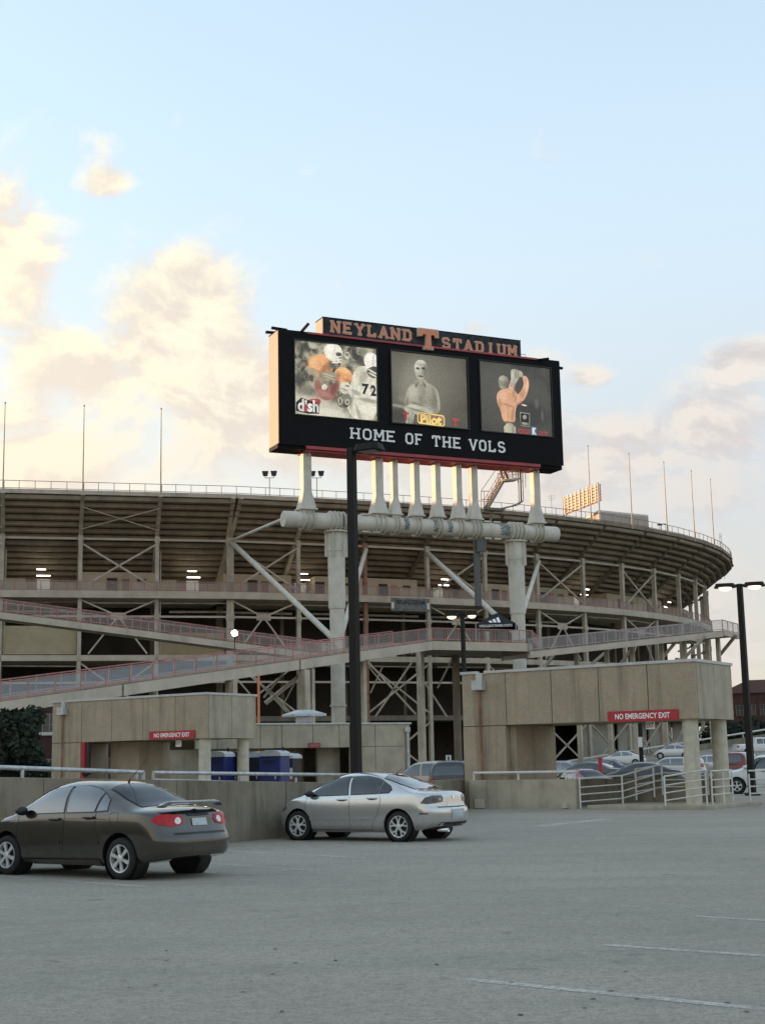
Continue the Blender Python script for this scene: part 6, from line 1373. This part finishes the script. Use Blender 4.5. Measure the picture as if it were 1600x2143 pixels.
figure(0, [(645, 772), (655, 768), (668, 782), (670, 796), (660, 796), (650, 786)], SK, dkr(SK, .7), [(652, 790, 4, 6, 0, DK, .4, .9)], 'player_arm')
figure(0, [(666, 784), (680, 776), (700, 778), (706, 790), (698, 806), (682, 810), (668, 800)], (.22, .18, .12), (.34, .29, .20), [(686, 785, 12, 1.8, .2, (.55, .48, .36), .4, .9), (688, 791, 12, 1.8, .25, (.5, .44, .33), .4, .9), (689, 797, 11, 1.8, .25, (.46, .4, .3), .4, .8), (692, 803, 4, 7, 0, DK, .6, .7)], 'ball_and_hand')
figure(0, [(673, 806), (681, 803), (686, 810), (680, 817), (673, 814)], PA, WH, [], 'player_glove')
figure(0, [(686, 752), (700, 762), (716, 758), (706, 774), (692, 772)], DK, MD, [], 'player_neck')
figure(0, [(680, 742), (680, 728), (688, 720), (702, 719), (713, 726), (716, 738), (713, 746), (700, 748), (692, 754), (684, 750)], WH, (.92, .9, .78), [(690, 729, 8, 7, 0, (1, .97, .85), .8, .8), (710, 743, 8, 5, .2, DK, .3, .95), (699, 733, 2, 14, .3, (.55, .5, .4), .5, .5)], 'helmet')
for k_ in range(3): figure(0, [(694, 748 + k_ * 5), (714, 745 + k_ * 5.5), (716, 747 + k_ * 5.5), (695, 751 + k_ * 5)], WH, WH, [], 'face_mask', 1)
figure(0, [(763, 762), (764, 746), (773, 738), (784, 740), (790, 748), (790, 770), (780, 766), (770, 774)], WH, (.9, .88, .78), [(772, 748, 6, 7, 0, (1, .97, .86), .8, .7), (780, 756, 2, 14, .1, (.5, .46, .36), .5, .6)], 'helmet')
figure(0, [(767, 772), (780, 766), (790, 768), (790, 790), (776, 792), (768, 782)], DK, MD, [(778, 778, 11, 1.5, .4, WH, .3, .95), (779, 785, 10, 1.5, .4, WH, .3, .95)], 'face_opening')
figure(0, [(712, 806), (722, 799), (733, 804), (732, 820), (720, 826), (712, 818)], PA, WH, [(726, 808, 4, 2, .2, DK, .5, .8), (720, 816, 8, 2, .3, MD, .5, .7)], 'player_glove')
figure(0, [(704, 830), (728, 822), (737, 834), (730, 852), (714, 854), (705, 846)], DK, MD, [(711, 840, 4, 8, 0, PA, .2, .95), (711, 840, 2, 6, 0, DK, .3, .95), (726, 842, 4.5, 6, .1, PA, .25, .9), (726, 842, 2.2, 3.6, .1, DK, .3, .9)], 'player_glove')
stext(0, '7', 757, 772, 803, 826, 'blk', .05, 'jersey_number'); stext(0, '2', 775, 787, 806, 829, 'blk', .05, 'jersey_number')
shape(0, blob(652, 844, 20, 9, 18, -.25, 9, 0), 'red', 'logo_swoosh'); shape(0, [(619, 842), (630, 832), (668, 846), (668, 866), (645, 866), (619, 860)], 'blk', 'logo_backing'); stext(0, 'dish', 623, 667, 836, 862, 'white', .03, 'logo_lettering'); shape(0, [(637, 845), (642, 846), (642, 862), (637, 861)], 'red', 'logo_letter')
LAY[0] = 0
# screen 2: a seated man in a polo shirt, arms folded over his knee
SH, SHL, SHD = (.30, .28, .215), (.40, .375, .29), (.15, .14, .105)
figure(1, [(845, 862), (846, 838), (850, 818), (858, 806), (870, 799), (888, 799), (906, 806), (916, 818), (921, 842), (919, 868), (880, 870)], SH, SHL, [(862, 820, 9, 18, .3, (.52, .49, .385), .8, .8), (907, 838, 8, 24, -.2, SHD, .7, .8), (884, 838, 7, 18, .1, SHD, .8, .5), (898, 820, 5, 16, -.3, SHL, .7, .6), (870, 845, 14, 2, .2, SHD, .5, .7), (917, 840, 2.5, 20, -.1, (.44, .41, .32), .6, .7), (850, 846, 4, 12, .2, SHD, .6, .7)], 'polo_shirt')
figure(1, [(868, 794), (890, 794), (896, 802), (886, 816), (879, 806), (872, 814), (864, 802)], (.24, .225, .17), SHL, [(879, 800, 5, 6, 0, (.34, .32, .25), .5, .8), (888, 806, 2, 8, -.5, DK, .5, .7), (871, 806, 2, 8, .5, DK, .5, .6)], 'collar')
figure(1, [(866, 776), (866, 764), (871, 755), (880, 752), (889, 756), (893, 766), (892, 780), (887, 792), (880, 798), (872, 793)], (.38, .355, .28), (.48, .45, .355), [(872, 766, 5, 10, 0, (.66, .63, .51), .8, .8), (889, 778, 4.5, 15, 0, (.17, .16, .12), .5, .9), (880, 757, 10, 4.5, 0, (.62, .6, .5), .5, .9), (873.5, 771, 3.8, 2.2, 0, BK, .6, 1), (885, 771, 3.6, 2.2, 0, BK, .6, 1), (879, 762, 11, 1.2, 0, (.3, .28, .22), .6, .6), (880, 779, 1.5, 4, 0, (.56, .53, .43), .5, .8), (882.5, 780, 1.2, 4, 0, (.22, .2, .155), .5, .8), (880, 787.5, 5.0, 1.6, 0, BK, .6, .95), (880, 792, 4, 1.2, 0, (.5, .47, .37), .6, .6), (866, 776, 1.6, 4, 0, (.5, .47, .37), .5, .8)], 'head')
figure(1, [(843, 852), (858, 845), (880, 848), (900, 856), (906, 864), (892, 869), (868, 866), (848, 862)], (.38, .355, .28), (.5, .47, .37), [(866, 851, 18, 2.5, .15, (.6, .57, .46), .6, .8), (876, 860, 20, 2, .2, SHD, .5, .8), (896, 862, 5, 3, .3, (.55, .52, .42), .5, .8)], 'folded_arms')
figure(1, [(850, 860), (866, 862), (866, 874), (862, 888), (858, 894), (854, 886), (850, 892), (848, 878)], (.36, .335, .265), (.48, .45, .36), [(855, 882, 1.2, 10, .1, DK, .4, .7), (860, 882, 1.2, 9, .2, DK, .4, .7)], 'hand')
shape(1, [(876, 862), (926, 869), (930, 874), (930, 890), (926, 893), (876, 886), (873, 882), (873, 866)], 'yel', 'logo_border'); shape(1, [(877.5, 864.5), (925, 871.5), (928, 875), (928, 888), (925, 890.5), (877.5, 883.5), (875, 881), (875, 868)], 'dkorg', 'logo_panel'); stext(1, 'Pilot', 879, 924, 868, 889, 'yel', .05, 'logo_lettering')
stext(1, 'T', 946, 960, 876, 892, 'red', .06, 'logo_letter'); stext(1, 'T', 842, 856, 863, 879, 'red', .06, 'logo_letter')
LAY[0] = 0
# screen 3: a man in an orange jersey reaching up for a catch
PE = (.64, .335, .19); PL_ = (.70, .40, .24)
figure(2, [(1053, 886), (1078, 887), (1079, 918), (1055, 915)], (.38, .365, .27), (.50, .48, .36), [(1060, 900, 3, 16, 0, (.58, .56, .43), .7, .7), (1073, 902, 3, 17, 0, (.22, .21, .155), .6, .7)], 'trousers', 1)
figure(2, [(1060, 818), (1066, 802), (1069, 790), (1077, 792), (1078, 806), (1074, 826)], PE, PL_, [(1068, 806, 2, 14, .2, (.8, .5, .31), .7, .8), (1076, 806, 2, 14, .2, dkr(PE, .5), .6, .9)], 'sleeve')
figure(2, [(1038, 828), (1043, 817), (1060, 812), (1072, 814), (1082, 822), (1083, 842), (1077, 862), (1078, 887), (1052, 886), (1047, 858), (1039, 842)], PE, PL_, [(1051, 828, 8, 11, .2, (.78, .47, .29), .8, .8), (1062, 848, 14, 2.5, .2, dkr(PE, .66), .7, .8), (1072, 868, 3, 16, .1, dkr(PE, .6), .6, .8), (1056, 870, 3, 16, 0, (.76, .45, .28), .7, .7), (1045, 843, 3, 10, 0, dkr(PE, .65), .6, .7), (1074, 824, 4, 8, .3, dkr(PE, .6), .6, .7), (1064, 884, 15, 1.6, 0, DK, .4, .8)], 'jersey')
figure(2, [(1075, 844), (1077, 830), (1089, 820), (1096, 804), (1091, 787), (1101, 786), (1107, 802), (1104, 820), (1096, 838), (1084, 848)], PE, PL_, [(1102, 806, 2.5, 18, .15, (.84, .55, .36), .7, .85), (1077, 834, 1.6, 12, .35, dkr(PE, .35), .6, .95), (1092, 826, 5, 8, .5, dkr(PE, .7), .7, .7), (1090, 842, 10, 2.5, -.5, dkr(PE, .55), .6, .8)], 'sleeve')
figure(2, [(1042, 802), (1043, 790), (1050, 785), (1058, 787), (1064, 796), (1062, 808), (1056, 815), (1046, 814)], (.24, .22, .17), (.34, .32, .25), [(1048, 792, 5, 5, 0, (.48, .46, .37), .7, .8), (1058, 804, 5, 8, .2, (.14, .13, .1), .6, .8)], 'head')
figure(2, [(1067, 776), (1072, 772), (1082, 774), (1089, 777), (1086, 790), (1080, 800), (1072, 812), (1066, 808), (1069, 794)], (.34, .32, .25), (.48, .455, .36), [(1071, 786, 2.5, 11, .1, (.6, .57, .46), .6, .8), (1078, 782, 1, 9, .15, DK, .5, .7), (1083, 784, 1, 8, .2, DK, .5, .7)], 'hand')
figure(2, [(1087, 774), (1093, 780), (1094, 788), (1088, 790), (1083, 784)], (.36, .335, .265), (.48, .45, .36), [], 'hand')
shape(2, [(1087, 862), (1108, 865), (1108, 894), (1088, 891)], 'mid', 'framed_print'); shape(2, [(1088.5, 864), (1106.5, 867), (1106.5, 892), (1089.5, 889.5)], 'blk', 'framed_print'); shape(2, blob(1097, 873, 4, 5, 10), 'mid', 'print_mark'); shape(2, [(1091, 883), (1105, 885), (1105, 890), (1091, 888)], 'mid', 'print_mark')
stext(2, 'FOOD', 1081, 1108, 898, 908, 'red', .03, 'logo_lettering', .25); stext(2, 'CITY', 1126, 1147, 903, 912, 'red', .03, 'logo_lettering', .25); shape(2, [(1111, 893), (1123, 895), (1121, 903), (1124, 912), (1111, 910)], 'blue', 'logo_emblem'); stext(2, 'K', 1113, 1122, 895, 910, 'white', .05, 'logo_emblem')

# ---- tower: tube, posts, legs
TC = -1.55
ta, tbb = bl(592, 1083, TC); tb_, tbb2 = bl(1164, 1121, TC); tz_ = (tbb + tbb2) / 2; TR = .92
def TP(a, b=0.0, c=0.0): return BP(a, tz_ + b, TC + c)
m = MB(); m.lathe(TP(ta), BU, [(0, 0), (TR - .05, .0), (TR, .08), (TR, tb_ - ta - .08), (TR - .05, tb_ - ta), (0, tb_ - ta)], 32); m.build('cross_tube', M_tube, sb, smooth=True, sharp=40)
def ring(a, r=1.22, w=.09, parent=sb): m = MB(); m.lathe(TP(a - w / 2), BU, [(TR - .02, 0), (TR * r, 0), (TR * r, w), (TR - .02, w)], 24); return m.build('stiffener_ring', M_tube, parent)
posts = [(640, .98, 1.0, 3), (790, .98, 1.0, 3), (824, .68, .78, 2), (868, .74, 1.0, 2), (912, .70, 1.0, 2), (956, .74, 1.0, 2), (989, .84, .8, 3), (1118, .84, 1.0, 3)]
for px, w, dp, nr in posts:
    a, _ = bl(px, 1000, TC); h_top = -tz_ - .65
    fr4 = ((-1, 1), (1, 1), (1, -1), (-1, -1))
    m = MB(); zf = TR + .35 + 1.9
    m.hexa([TP(a + x * w / 2, zf - .3, y * dp / 2) for x, y in fr4] + [TP(a + x * w / 2, h_top, y * dp / 2) for x, y in fr4]); ps = m.build('post', M_tube, sb, bevel=.03)
    m = MB(); m.hexa([TP(a + x * w * .95, TR + .35, y * dp * .8) for x, y in fr4] + [TP(a + x * w / 2, zf, y * dp / 2 * 1.02) for x, y in fr4]); m.build('post_foot', M_tube, sb)
    m = MB(); m.hexa([TP(a + x * (w * .95 + .12), z, y * (dp * .8 + .12)) for z in (TR + .20, TR + .35) for x, y in fr4]); m.build('base_plate', M_tube, sb)
    for k in range(nr): ring(a + (k - (nr - 1) / 2) * w * .62, 1.28, .07)
    m = MB(); m.hexa([TP(a + x * w * .8, z, y * .55) for z in (.3, TR + .2) for x, y in fr4]); m.build('saddle', M_tube, sb)
    m = MB(); m.tube(TP(a + w * .2, h_top - .3, dp / 2), TP(a + w * .2, h_top + .1, dp / 2), .18, n=10); m.build('pin', M_tube, sb)
for px in (762, 784, 1016, 1036):                  # bolted flange blocks on the tube
    a, _ = bl(px, 1095, TC)
    for s_ in (1, -1): bbox(a - .45, a + .45, tz_ + s_ * (TR + .08) - .09, tz_ + s_ * (TR + .08) + .09, TC - .5, TC + .5, 'flange', M_tube)
for px, r_ in ((716, 1.0), (845, .6), (905, .5), (935, .6), (1050, 1.3)):
    a, _ = bl(px, 1100, TC); m = MB(); n = 14; an0 = .9
    m.add([TP(a + q * r_ * (.5 + .18 * math.sin(i * 2.3 + q)), TR * 1.006 * math.sin(-.9 + i * 1.8 / n * 1.0 + .2), TR * 1.006 * math.cos(-.9 + i * 1.8 / n + .2)) for i in range(n + 1) for q in (-1, 1)], [(2 * i, 2 * i + 1, 2 * i + 3, 2 * i + 2) for i in range(n)]); m.build('peeling_patch', M_patch, sb)
for px, w_up in ((704, 1.0), (1080, 1.0)):
    a, _ = bl(px, 1200, TC); o = TP(a); gz = -1
    m = MB(); m.lathe(Vector((o.x, o.y, 0)), Z, [(0, gz), (.78, gz), (.80, 13.0), (.84, 18.8), (.95, 18.85), (.98, tz_ + B0.z - TR - .1), (0, tz_ + B0.z - TR - .1)], 32); m.build('tower_leg', M_tube, sb, smooth=True, sharp=40)
    zt_ = tz_ + B0.z
    m = MB(); m.lathe(Vector((o.x, o.y, 0)), Z, [(.97, zt_ - 3.4), (1.04, zt_ - 3.4), (1.04, zt_ - TR - .3), (.9, zt_ - TR - .3)], 28); m.build('leg_sleeve', M_tube, sb, smooth=True, sharp=40)
    m = MB(); m.lathe(Vector((o.x, o.y, 0)), Z, [(1.0, zt_ - TR - .32), (1.42, zt_ - TR - .32), (1.42, zt_ - TR - .18), (1.0, zt_ - TR - .18)], 24); m.build('leg_flange', M_tube, sb)
    for k in range(4): ring(a + (k - 1.5) * .52, 1.32, .08)
    for k in range(6): an = k * math.pi / 3 + .3; d = Vector((math.cos(an), math.sin(an), 0)); c = Vector((o.x, o.y, 0)) + d * 1.15; m = MB(); m.beam(c + Z * (zt_ - 4.0), c + Z * (zt_ - TR - .33), .08, .36, d); m.build('gusset', M_tube, sb)
    for z in (18.8, 8.0): m = MB(); m.lathe(Vector((o.x, o.y, 0)), Z, [(.80, z - .1), (.93, z - .1), (.93, z + .1), (.80, z + .1)], 28); m.build('leg_collar', M_tube, sb)
# struts back to the stadium frame
la, lb_ = TP(bl(704, 1335, TC)[0]), TP(bl(1080, 1335, TC)[0]); lz = at(704, 1335, 158).z
sA = [SP(0, COL_IN - .6, 31.6, .5), SP(2, COL_IN - .6, 31.4), SP(3, COL_IN - .6, 31.2), SP(5, COL_IN - .6, 31.2)]
for p, q, r_ in ((sA[0], Vector((la.x, la.y, lz - .3)), .34), (sA[1], Vector((la.x + .3, la.y + .3, lz - .3)), .30), (sA[2], Vector((lb_.x, lb_.y, lz + 1)), .34), (sA[3], Vector((lb_.x, lb_.y, lz + 1)), .30), (TP(ta + .1), sA[0] + Z * .4, .20)):
    MB().tube(p, q, r_, n=12).build('stay_strut', M_tube, sb, smooth=True, sharp=40)
MB().tube(Vector((la.x, la.y, 7.5)), at(655, 1392, 131), .34, n=12).build('stay_strut', M_tube, sb) if False else None
MB().tube(Vector((lb_.x, lb_.y, 10.4)), Vector((lb_.x - 5.5, lb_.y + 4, 6.0)), .5, n=12).build('stay_strut', M_tube, sb)
# ---- service stair, landing and conduits
def sp_(px, py, c=TC): a, b = bl(px, py, c); return BP(a, b, c)
f0, f1 = sp_(1016, 1066), sp_(1050, 1007)
for s_ in (-.45, .45): MB().beam(f0 + BN * s_, f1 + BN * s_, .10, .32, Z).build('stair_stringer', M_boxside, sb)
for k in range(14): p = f0.lerp(f1, (k + .5) / 14); MB().box(p, .34, .9, .06, Matrix((BU, BN, Z)).transposed()).build('stair_tread', M_steel, sb)
l0, l1 = sp_(1048, 1007), sp_(1080, 1004); MB().beam(l0, l1, 1.6, .22).build('stair_landing', M_steel, sb)
MB().beam(sp_(1052, 1004), sp_(1044, 976), .12, .3).build('stair_stringer', M_boxside, sb); MB().beam(sp_(1062, 1002, TC - .9), sp_(1050, 974, TC - .9), .12, .3).build('stair_stringer', M_boxside, sb)
M_org_r = mat('orange_rail', (.50, .26, .15), .6)
m = MB()
for s_ in (.5, -.5):
    for h in (.55, 1.1): m.tube(f0 + BN * s_ + Z * h, f1 + BN * s_ + Z * h, .035, n=6); m.tube(l0 + BN * s_ * 1.6 + Z * h, l1 + BN * s_ * 1.6 + Z * h, .035, n=6)
    for k in range(5): p = f0.lerp(f1, k / 4) + BN * s_; m.tube(p, p + Z * 1.1, .035, n=6)
    for k in range(4): p = l0.lerp(l1, k / 3) + BN * s_ * 1.6; m.tube(p, p + Z * 1.1, .035, n=6)
m.build('stair_railing', M_org_r, sb)
m = MB(); 
for x, y in ((1006, 1030), (1012, 1030)): m.tube(sp_(x, 1066), sp_(x, 1028), .04, n=6)
for h in (1028, 1045): m.tube(sp_(1006, h), sp_(1024, h), .04, n=6)
m.tube(sp_(1006, 1028), sp_(1040, 978), .04, n=6); m.build('stair_railing', M_org_r, sb)
for k, x in enumerate((1083, 1088, 1092)): m = MB(); m.path([sp_(x, 978), sp_(x + 2, 1052 - k * 2), sp_(x - 8, 1058 - k), sp_(1035, 1070 - k * 1.5)], .09, 6); m.build('conduit', M_blackm if k == 1 else M_galv, sb)
for x in (1070, 1078, 1098): MB().tube(sp_(x, 976), sp_(x + 1, 1000 if x < 1090 else 1020), .06, n=6).build('hanger_rod', M_galv, sb)
MB().beam(sp_(1018, 1066), sp_(1050, 1068), 1.2, .3).build('stair_landing', M_steel_d, sb); MB().beam(sp_(1030, 1068), sp_(1022, 1110), .3, .3).build('stair_bracket', M_steel_d, sb)
bbox(*(lambda a: (a - .35, a + .35))(bl(1000, 1140, TC)[0]), tz_ - 9, tz_ - 1.2, TC - .6, TC - .2, 'cable_riser', mat('dark_conduit', (.10, .10, .09), .6)); bbox(*(lambda a: (a - .6, a + .6))(bl(1006, 1140, TC)[0]), tz_ - 2.6, tz_ - 1.2, TC - .15, TC + .2, 'junction_box', mat('dark_conduit', (.10, .10, .09), .6))

# ================================================================== far cars, walls, buildings, trees
def far_car(name, label, P, px, d, heading, colour, pname, metal=.4, detail=1, dz=0.0, group='cars parked in the farther lot', **kw):
    p = at(px, 1600, d); z = ground_z(p.x, p.y) + dz
    Q_ = dict(P); Q_['paint'] = paint(pname, colour, metal, .33); Q_.update(kw)
    return make_car(name, label, Q_, Vector((p.x, p.y, z)), R(heading), group, detail)
SED = far(P_GREY); SED2 = far(P_SILVER)
far_car('white_suv', 'white sport utility car at the right edge facing left', P_SUV, 1604, 65.5, 167, (.62, .62, .60), 'white_paint_car', .0, 2)
far_car('pickup_truck', 'white pickup truck parked up the slope at the right edge', P_TRUCK, 1592, 140, 8, (.62, .61, .58), 'white_paint_car', .0, cat='truck')
far_car('red_suv', 'dark red boxy sport utility car behind the lamp post foot', P_SUV, 1552, 92, 60, (.11, .010, .014), 'dark_red_car', .3)
far_car('small_hatchback', 'small rounded silver car parked high up the slope', P_BEETLE, 1408, 150, 168, (.55, .56, .57), 'pale_silver_car', .4)
far_car('white_sedan', 'white sedan parked on the slope seen left of the dark post', SED2, 1302, 138, 165, (.60, .61, .58), 'white_paint_car', .0)
far_car('station_wagon', 'silver station wagon parked just left of the nearer round column', P_WAGON, 1404, 96, 160, (.42, .43, .43), 'grey_silver_car', .5)
far_car('black_sedan', 'large black sedan parked behind the stair landing rails', SED2, 1340, 76, 172, (.012, .013, .015), 'black_paint_car', .3)
far_car('blue_sedan', 'dark blue sedan parked behind the red standpipe', SED, 1262, 100, 150, (.015, .025, .06), 'navy_paint_car', .4)
far_car('green_sedan', 'dark green sedan with a pale roof line, second from the tan stair wall', SED2, 1232, 86, 150, (.03, .045, .04), 'green_paint_car', .4)
far_car('small_grey_car', 'small grey car half hidden by the tan stair wall', P_BEETLE, 1174, 92, 146, (.25, .26, .27), 'mid_grey_car', .4)
far_car('red_car', 'low red car glimpsed through the stair railing', SED, 1213, 70, 110, (.24, .012, .02), 'red_paint_car', .3, dz=-.25)
far_car('silver_coupe', 'silver car glimpsed between the two round columns', SED, 1484, 100, 150, (.42, .43, .45), 'grey_silver_car', .5)
far_car('tan_van', 'pale tan van parked behind the silver sedan boot', P_SUV, 902, 60, 148, (.36, .31, .23), 'tan_paint_car', .2)
far_car('dark_suv', 'black sport utility car seen from behind beside the tan stair pavilion', P_SUV, 962, 60, 75, (.012, .012, .014), 'black_paint_car', .3)
p = at(1256, 1615, 73); t = thing('red_bollard', 'round red standpipe bollard among the parked cars', 'bollard', (p.x, p.y, 0)); MB().tube(Vector((p.x, p.y, 0)), Vector((p.x, p.y, at(1256, 1588, 73).z)), .10, n=12).build('post', M_redpaint, t, smooth=True, sharp=50); MB().lathe(Vector((p.x, p.y, at(1256, 1588, 73).z)), Z, [(.12, 0), (.12, .06), (0, .09)], 12).build('cap', M_redpaint, t)
# sloping lot wall with its rail
a, b = at(1150, 1599, 163), at(1680, 1514, 172)
t = thing('lot_wall', 'concrete wall with a white rail climbing to the right behind the parked cars', 'wall', (a.x, a.y, 0))
for i in range(8):
    p, q = a.lerp(b, i / 8), a.lerp(b, (i + 1) / 8); n_ = Vector((0, .15, 0)); MB().hexa([Vector((p.x, p.y, -1)) - n_, Vector((q.x + -.02, q.y, -1)) - n_, Vector((q.x - .02, q.y, -1)) + n_, Vector((p.x, p.y, -1)) + n_, p - n_ - Z * .5, q - n_ - Z * .5, q + n_ - Z * .5, p + n_ - Z * .5]).build('wall_panel', M_parapet, t)
    MB().tube(p - Z * .5, p, .06, n=6).build('rail_post', M_white_paint, t)
MB().tube(a, b, .10, n=8).build('handrail', M_white_paint, t)

def house(name, label, px0, px1, d0, d1, ytop, yeave, rows, ncol, roofm, wallm, depth=14):
    a, b = at(px0, 1600, d0), at(px1, 1600, d1); u = Vector((b.x - a.x, b.y - a.y, 0)); Lh = u.length; u.normalize(); n_ = Z.cross(u); n_ = n_ if n_.y > 0 else -n_
    ze = at(px0, yeave, d0).z; zr = at(px0, ytop, d0).z; t = thing(name, label, 'building', (a.x, a.y, -1)); H = lambda s, c, z: Vector((a.x, a.y, 0)) + u * s + n_ * c + Z * z
    MB().hexa([H(0, 0, -1), H(Lh, 0, -1), H(Lh, depth, -1), H(0, depth, -1), H(0, 0, ze), H(Lh, 0, ze), H(Lh, depth, ze), H(0, depth, ze)]).build('wall', wallm, t)
    if zr > ze + .3: MB().add([H(-.4, -.4, ze), H(Lh + .4, -.4, ze), H(Lh + .4, depth + .4, ze), H(-.4, depth + .4, ze), H(depth * .3, depth / 2, zr), H(Lh - depth * .3, depth / 2, zr)], [(0, 1, 5, 4), (1, 2, 5), (2, 3, 4, 5), (3, 0, 4), (3, 2, 1, 0)]).build('roof', roofm, t)
    for z in rows:
        for k in range(ncol):
            s0 = Lh * (k + .5) / ncol; w = .62
            fr = MB().hexa([H(s0 - w, -.06, z - .9), H(s0 + w, -.06, z - .9), H(s0 + w, -.002, z - .9), H(s0 - w, -.002, z - .9), H(s0 - w, -.06, z + .9), H(s0 + w, -.06, z + .9), H(s0 + w, -.002, z + .9), H(s0 - w, -.002, z + .9)]).build('window', M_window, t)
            m = MB()
            for q in (-w, 0, w): m.beam(H(s0 + q, -.09, z - .9), H(s0 + q, -.09, z + .9), .09, .06)
            for q in (-.9, 0, .9): m.beam(H(s0 - w, -.09, z + q), H(s0 + w, -.09, z + q), .09, .06)
            m.build('window_frame', mat('grey_window_frame', (.22, .21, .2), .7), fr)
    return t
house('brick_building', 'red brick building with white framed windows beyond the lot at right', 1516, 1720, 255, 250, 1421, 1452, (9.6, 6.2, 3.0), 8, M_roof_t, M_brick)
house('brick_building', 'dark red brick building half hidden by the tree at the left edge', -160, 330, 124, 122, 1485, 1487, (5.4, 1.6), 12, M_roof_t, mat('dark_brick', (.055, .022, .018), .9, var=.3, scale=1.5))
c0, c1 = at(62, 1536, 119), at(300, 1533, 119); t = thing('awning_slab', 'thin pale canopy slab on the left hand brick building', 'canopy', c0); MB().beam(c0, c1, 1.2, .22).build('slab', M_white_paint, t)
def tree(name, label, base, h, rad, seed, nleaf=2600, group=None, leafm=None, size=.22, low=.25):
    r_ = random.Random(seed); t = thing(name, label, 'tree', base, group=group); m = MB(); B_ = Vector(base)
    m.tube(B_ - Z * .3, B_ + Z * h * .45, h * .028, h * .018, n=9); tips = []
    for k in range(9):
        an = k * 2.4 + r_.uniform(-.3, .3); st_ = B_ + Z * h * r_.uniform(.25, .5); en = B_ + Vector((math.cos(an) * rad * r_.uniform(.4, .75), math.sin(an) * rad * r_.uniform(.4, .75), h * r_.uniform(.5, .92))); m.tube(st_, en, h * .011, h * .003, n=6); tips.append(en)
    m.build('trunk', M_bark, t); lf = MB(); cl = []
    for k in range(20):
        an, q = r_.uniform(0, 6.28), math.sqrt(r_.random()); hh = r_.uniform(low, 1); rr = rad * q * (1 - .55 * abs(hh - .5) * 1.3); cl.append((B_ + Vector((math.cos(an) * rr, math.sin(an) * rr, h * hh)), rad * r_.uniform(.16, .40)))
    for k in range(nleaf):
        c, s_ = r_.choice(cl); v = Vector((r_.gauss(0, 1), r_.gauss(0, 1), r_.gauss(0, .8))); v = v.normalized() * s_ * r_.uniform(.55, 1.05); p = c + v
        a_ = Vector((r_.uniform(-1, 1), r_.uniform(-1, 1), r_.uniform(-1, 1))).normalized(); b_ = a_.orthogonal().normalized(); sz = size * r_.uniform(.6, 1.3)
        lf.add([p - a_ * sz, p + b_ * sz * .6, p + a_ * sz, p - b_ * sz * .6], [(0, 1, 2, 3)])
    lf.build('crown', leafm or M_leaf, t)['kind'] = 'stuff'
    return t
p = at(22, 1600, 92); tree('broadleaf_tree', 'dark leafy tree below the ramp at the left edge', (p.x, p.y, 0), 5.2, 2.7, 5, 3600)
p = at(-60, 1600, 95); tree('broadleaf_tree', 'dark tree cut by the left edge of the picture', (p.x, p.y, 0), 5.0, 2.6, 6, 2600)
for i, (px, d, h, lb) in enumerate(((1590, 205, 4.6, 'dark tree in front of the brick building at the right edge'), (1555, 210, 4.2, 'low dark tree left of the lamp post against the brick building'), (1530, 214, 4.0, 'dark shrub like tree beside the pavilion corner'))):
    p = at(px, 1600, d); tree('dark_tree', lb, (p.x, p.y, 1.5), h, 4.6, 20 + i, 2600, size=.34)
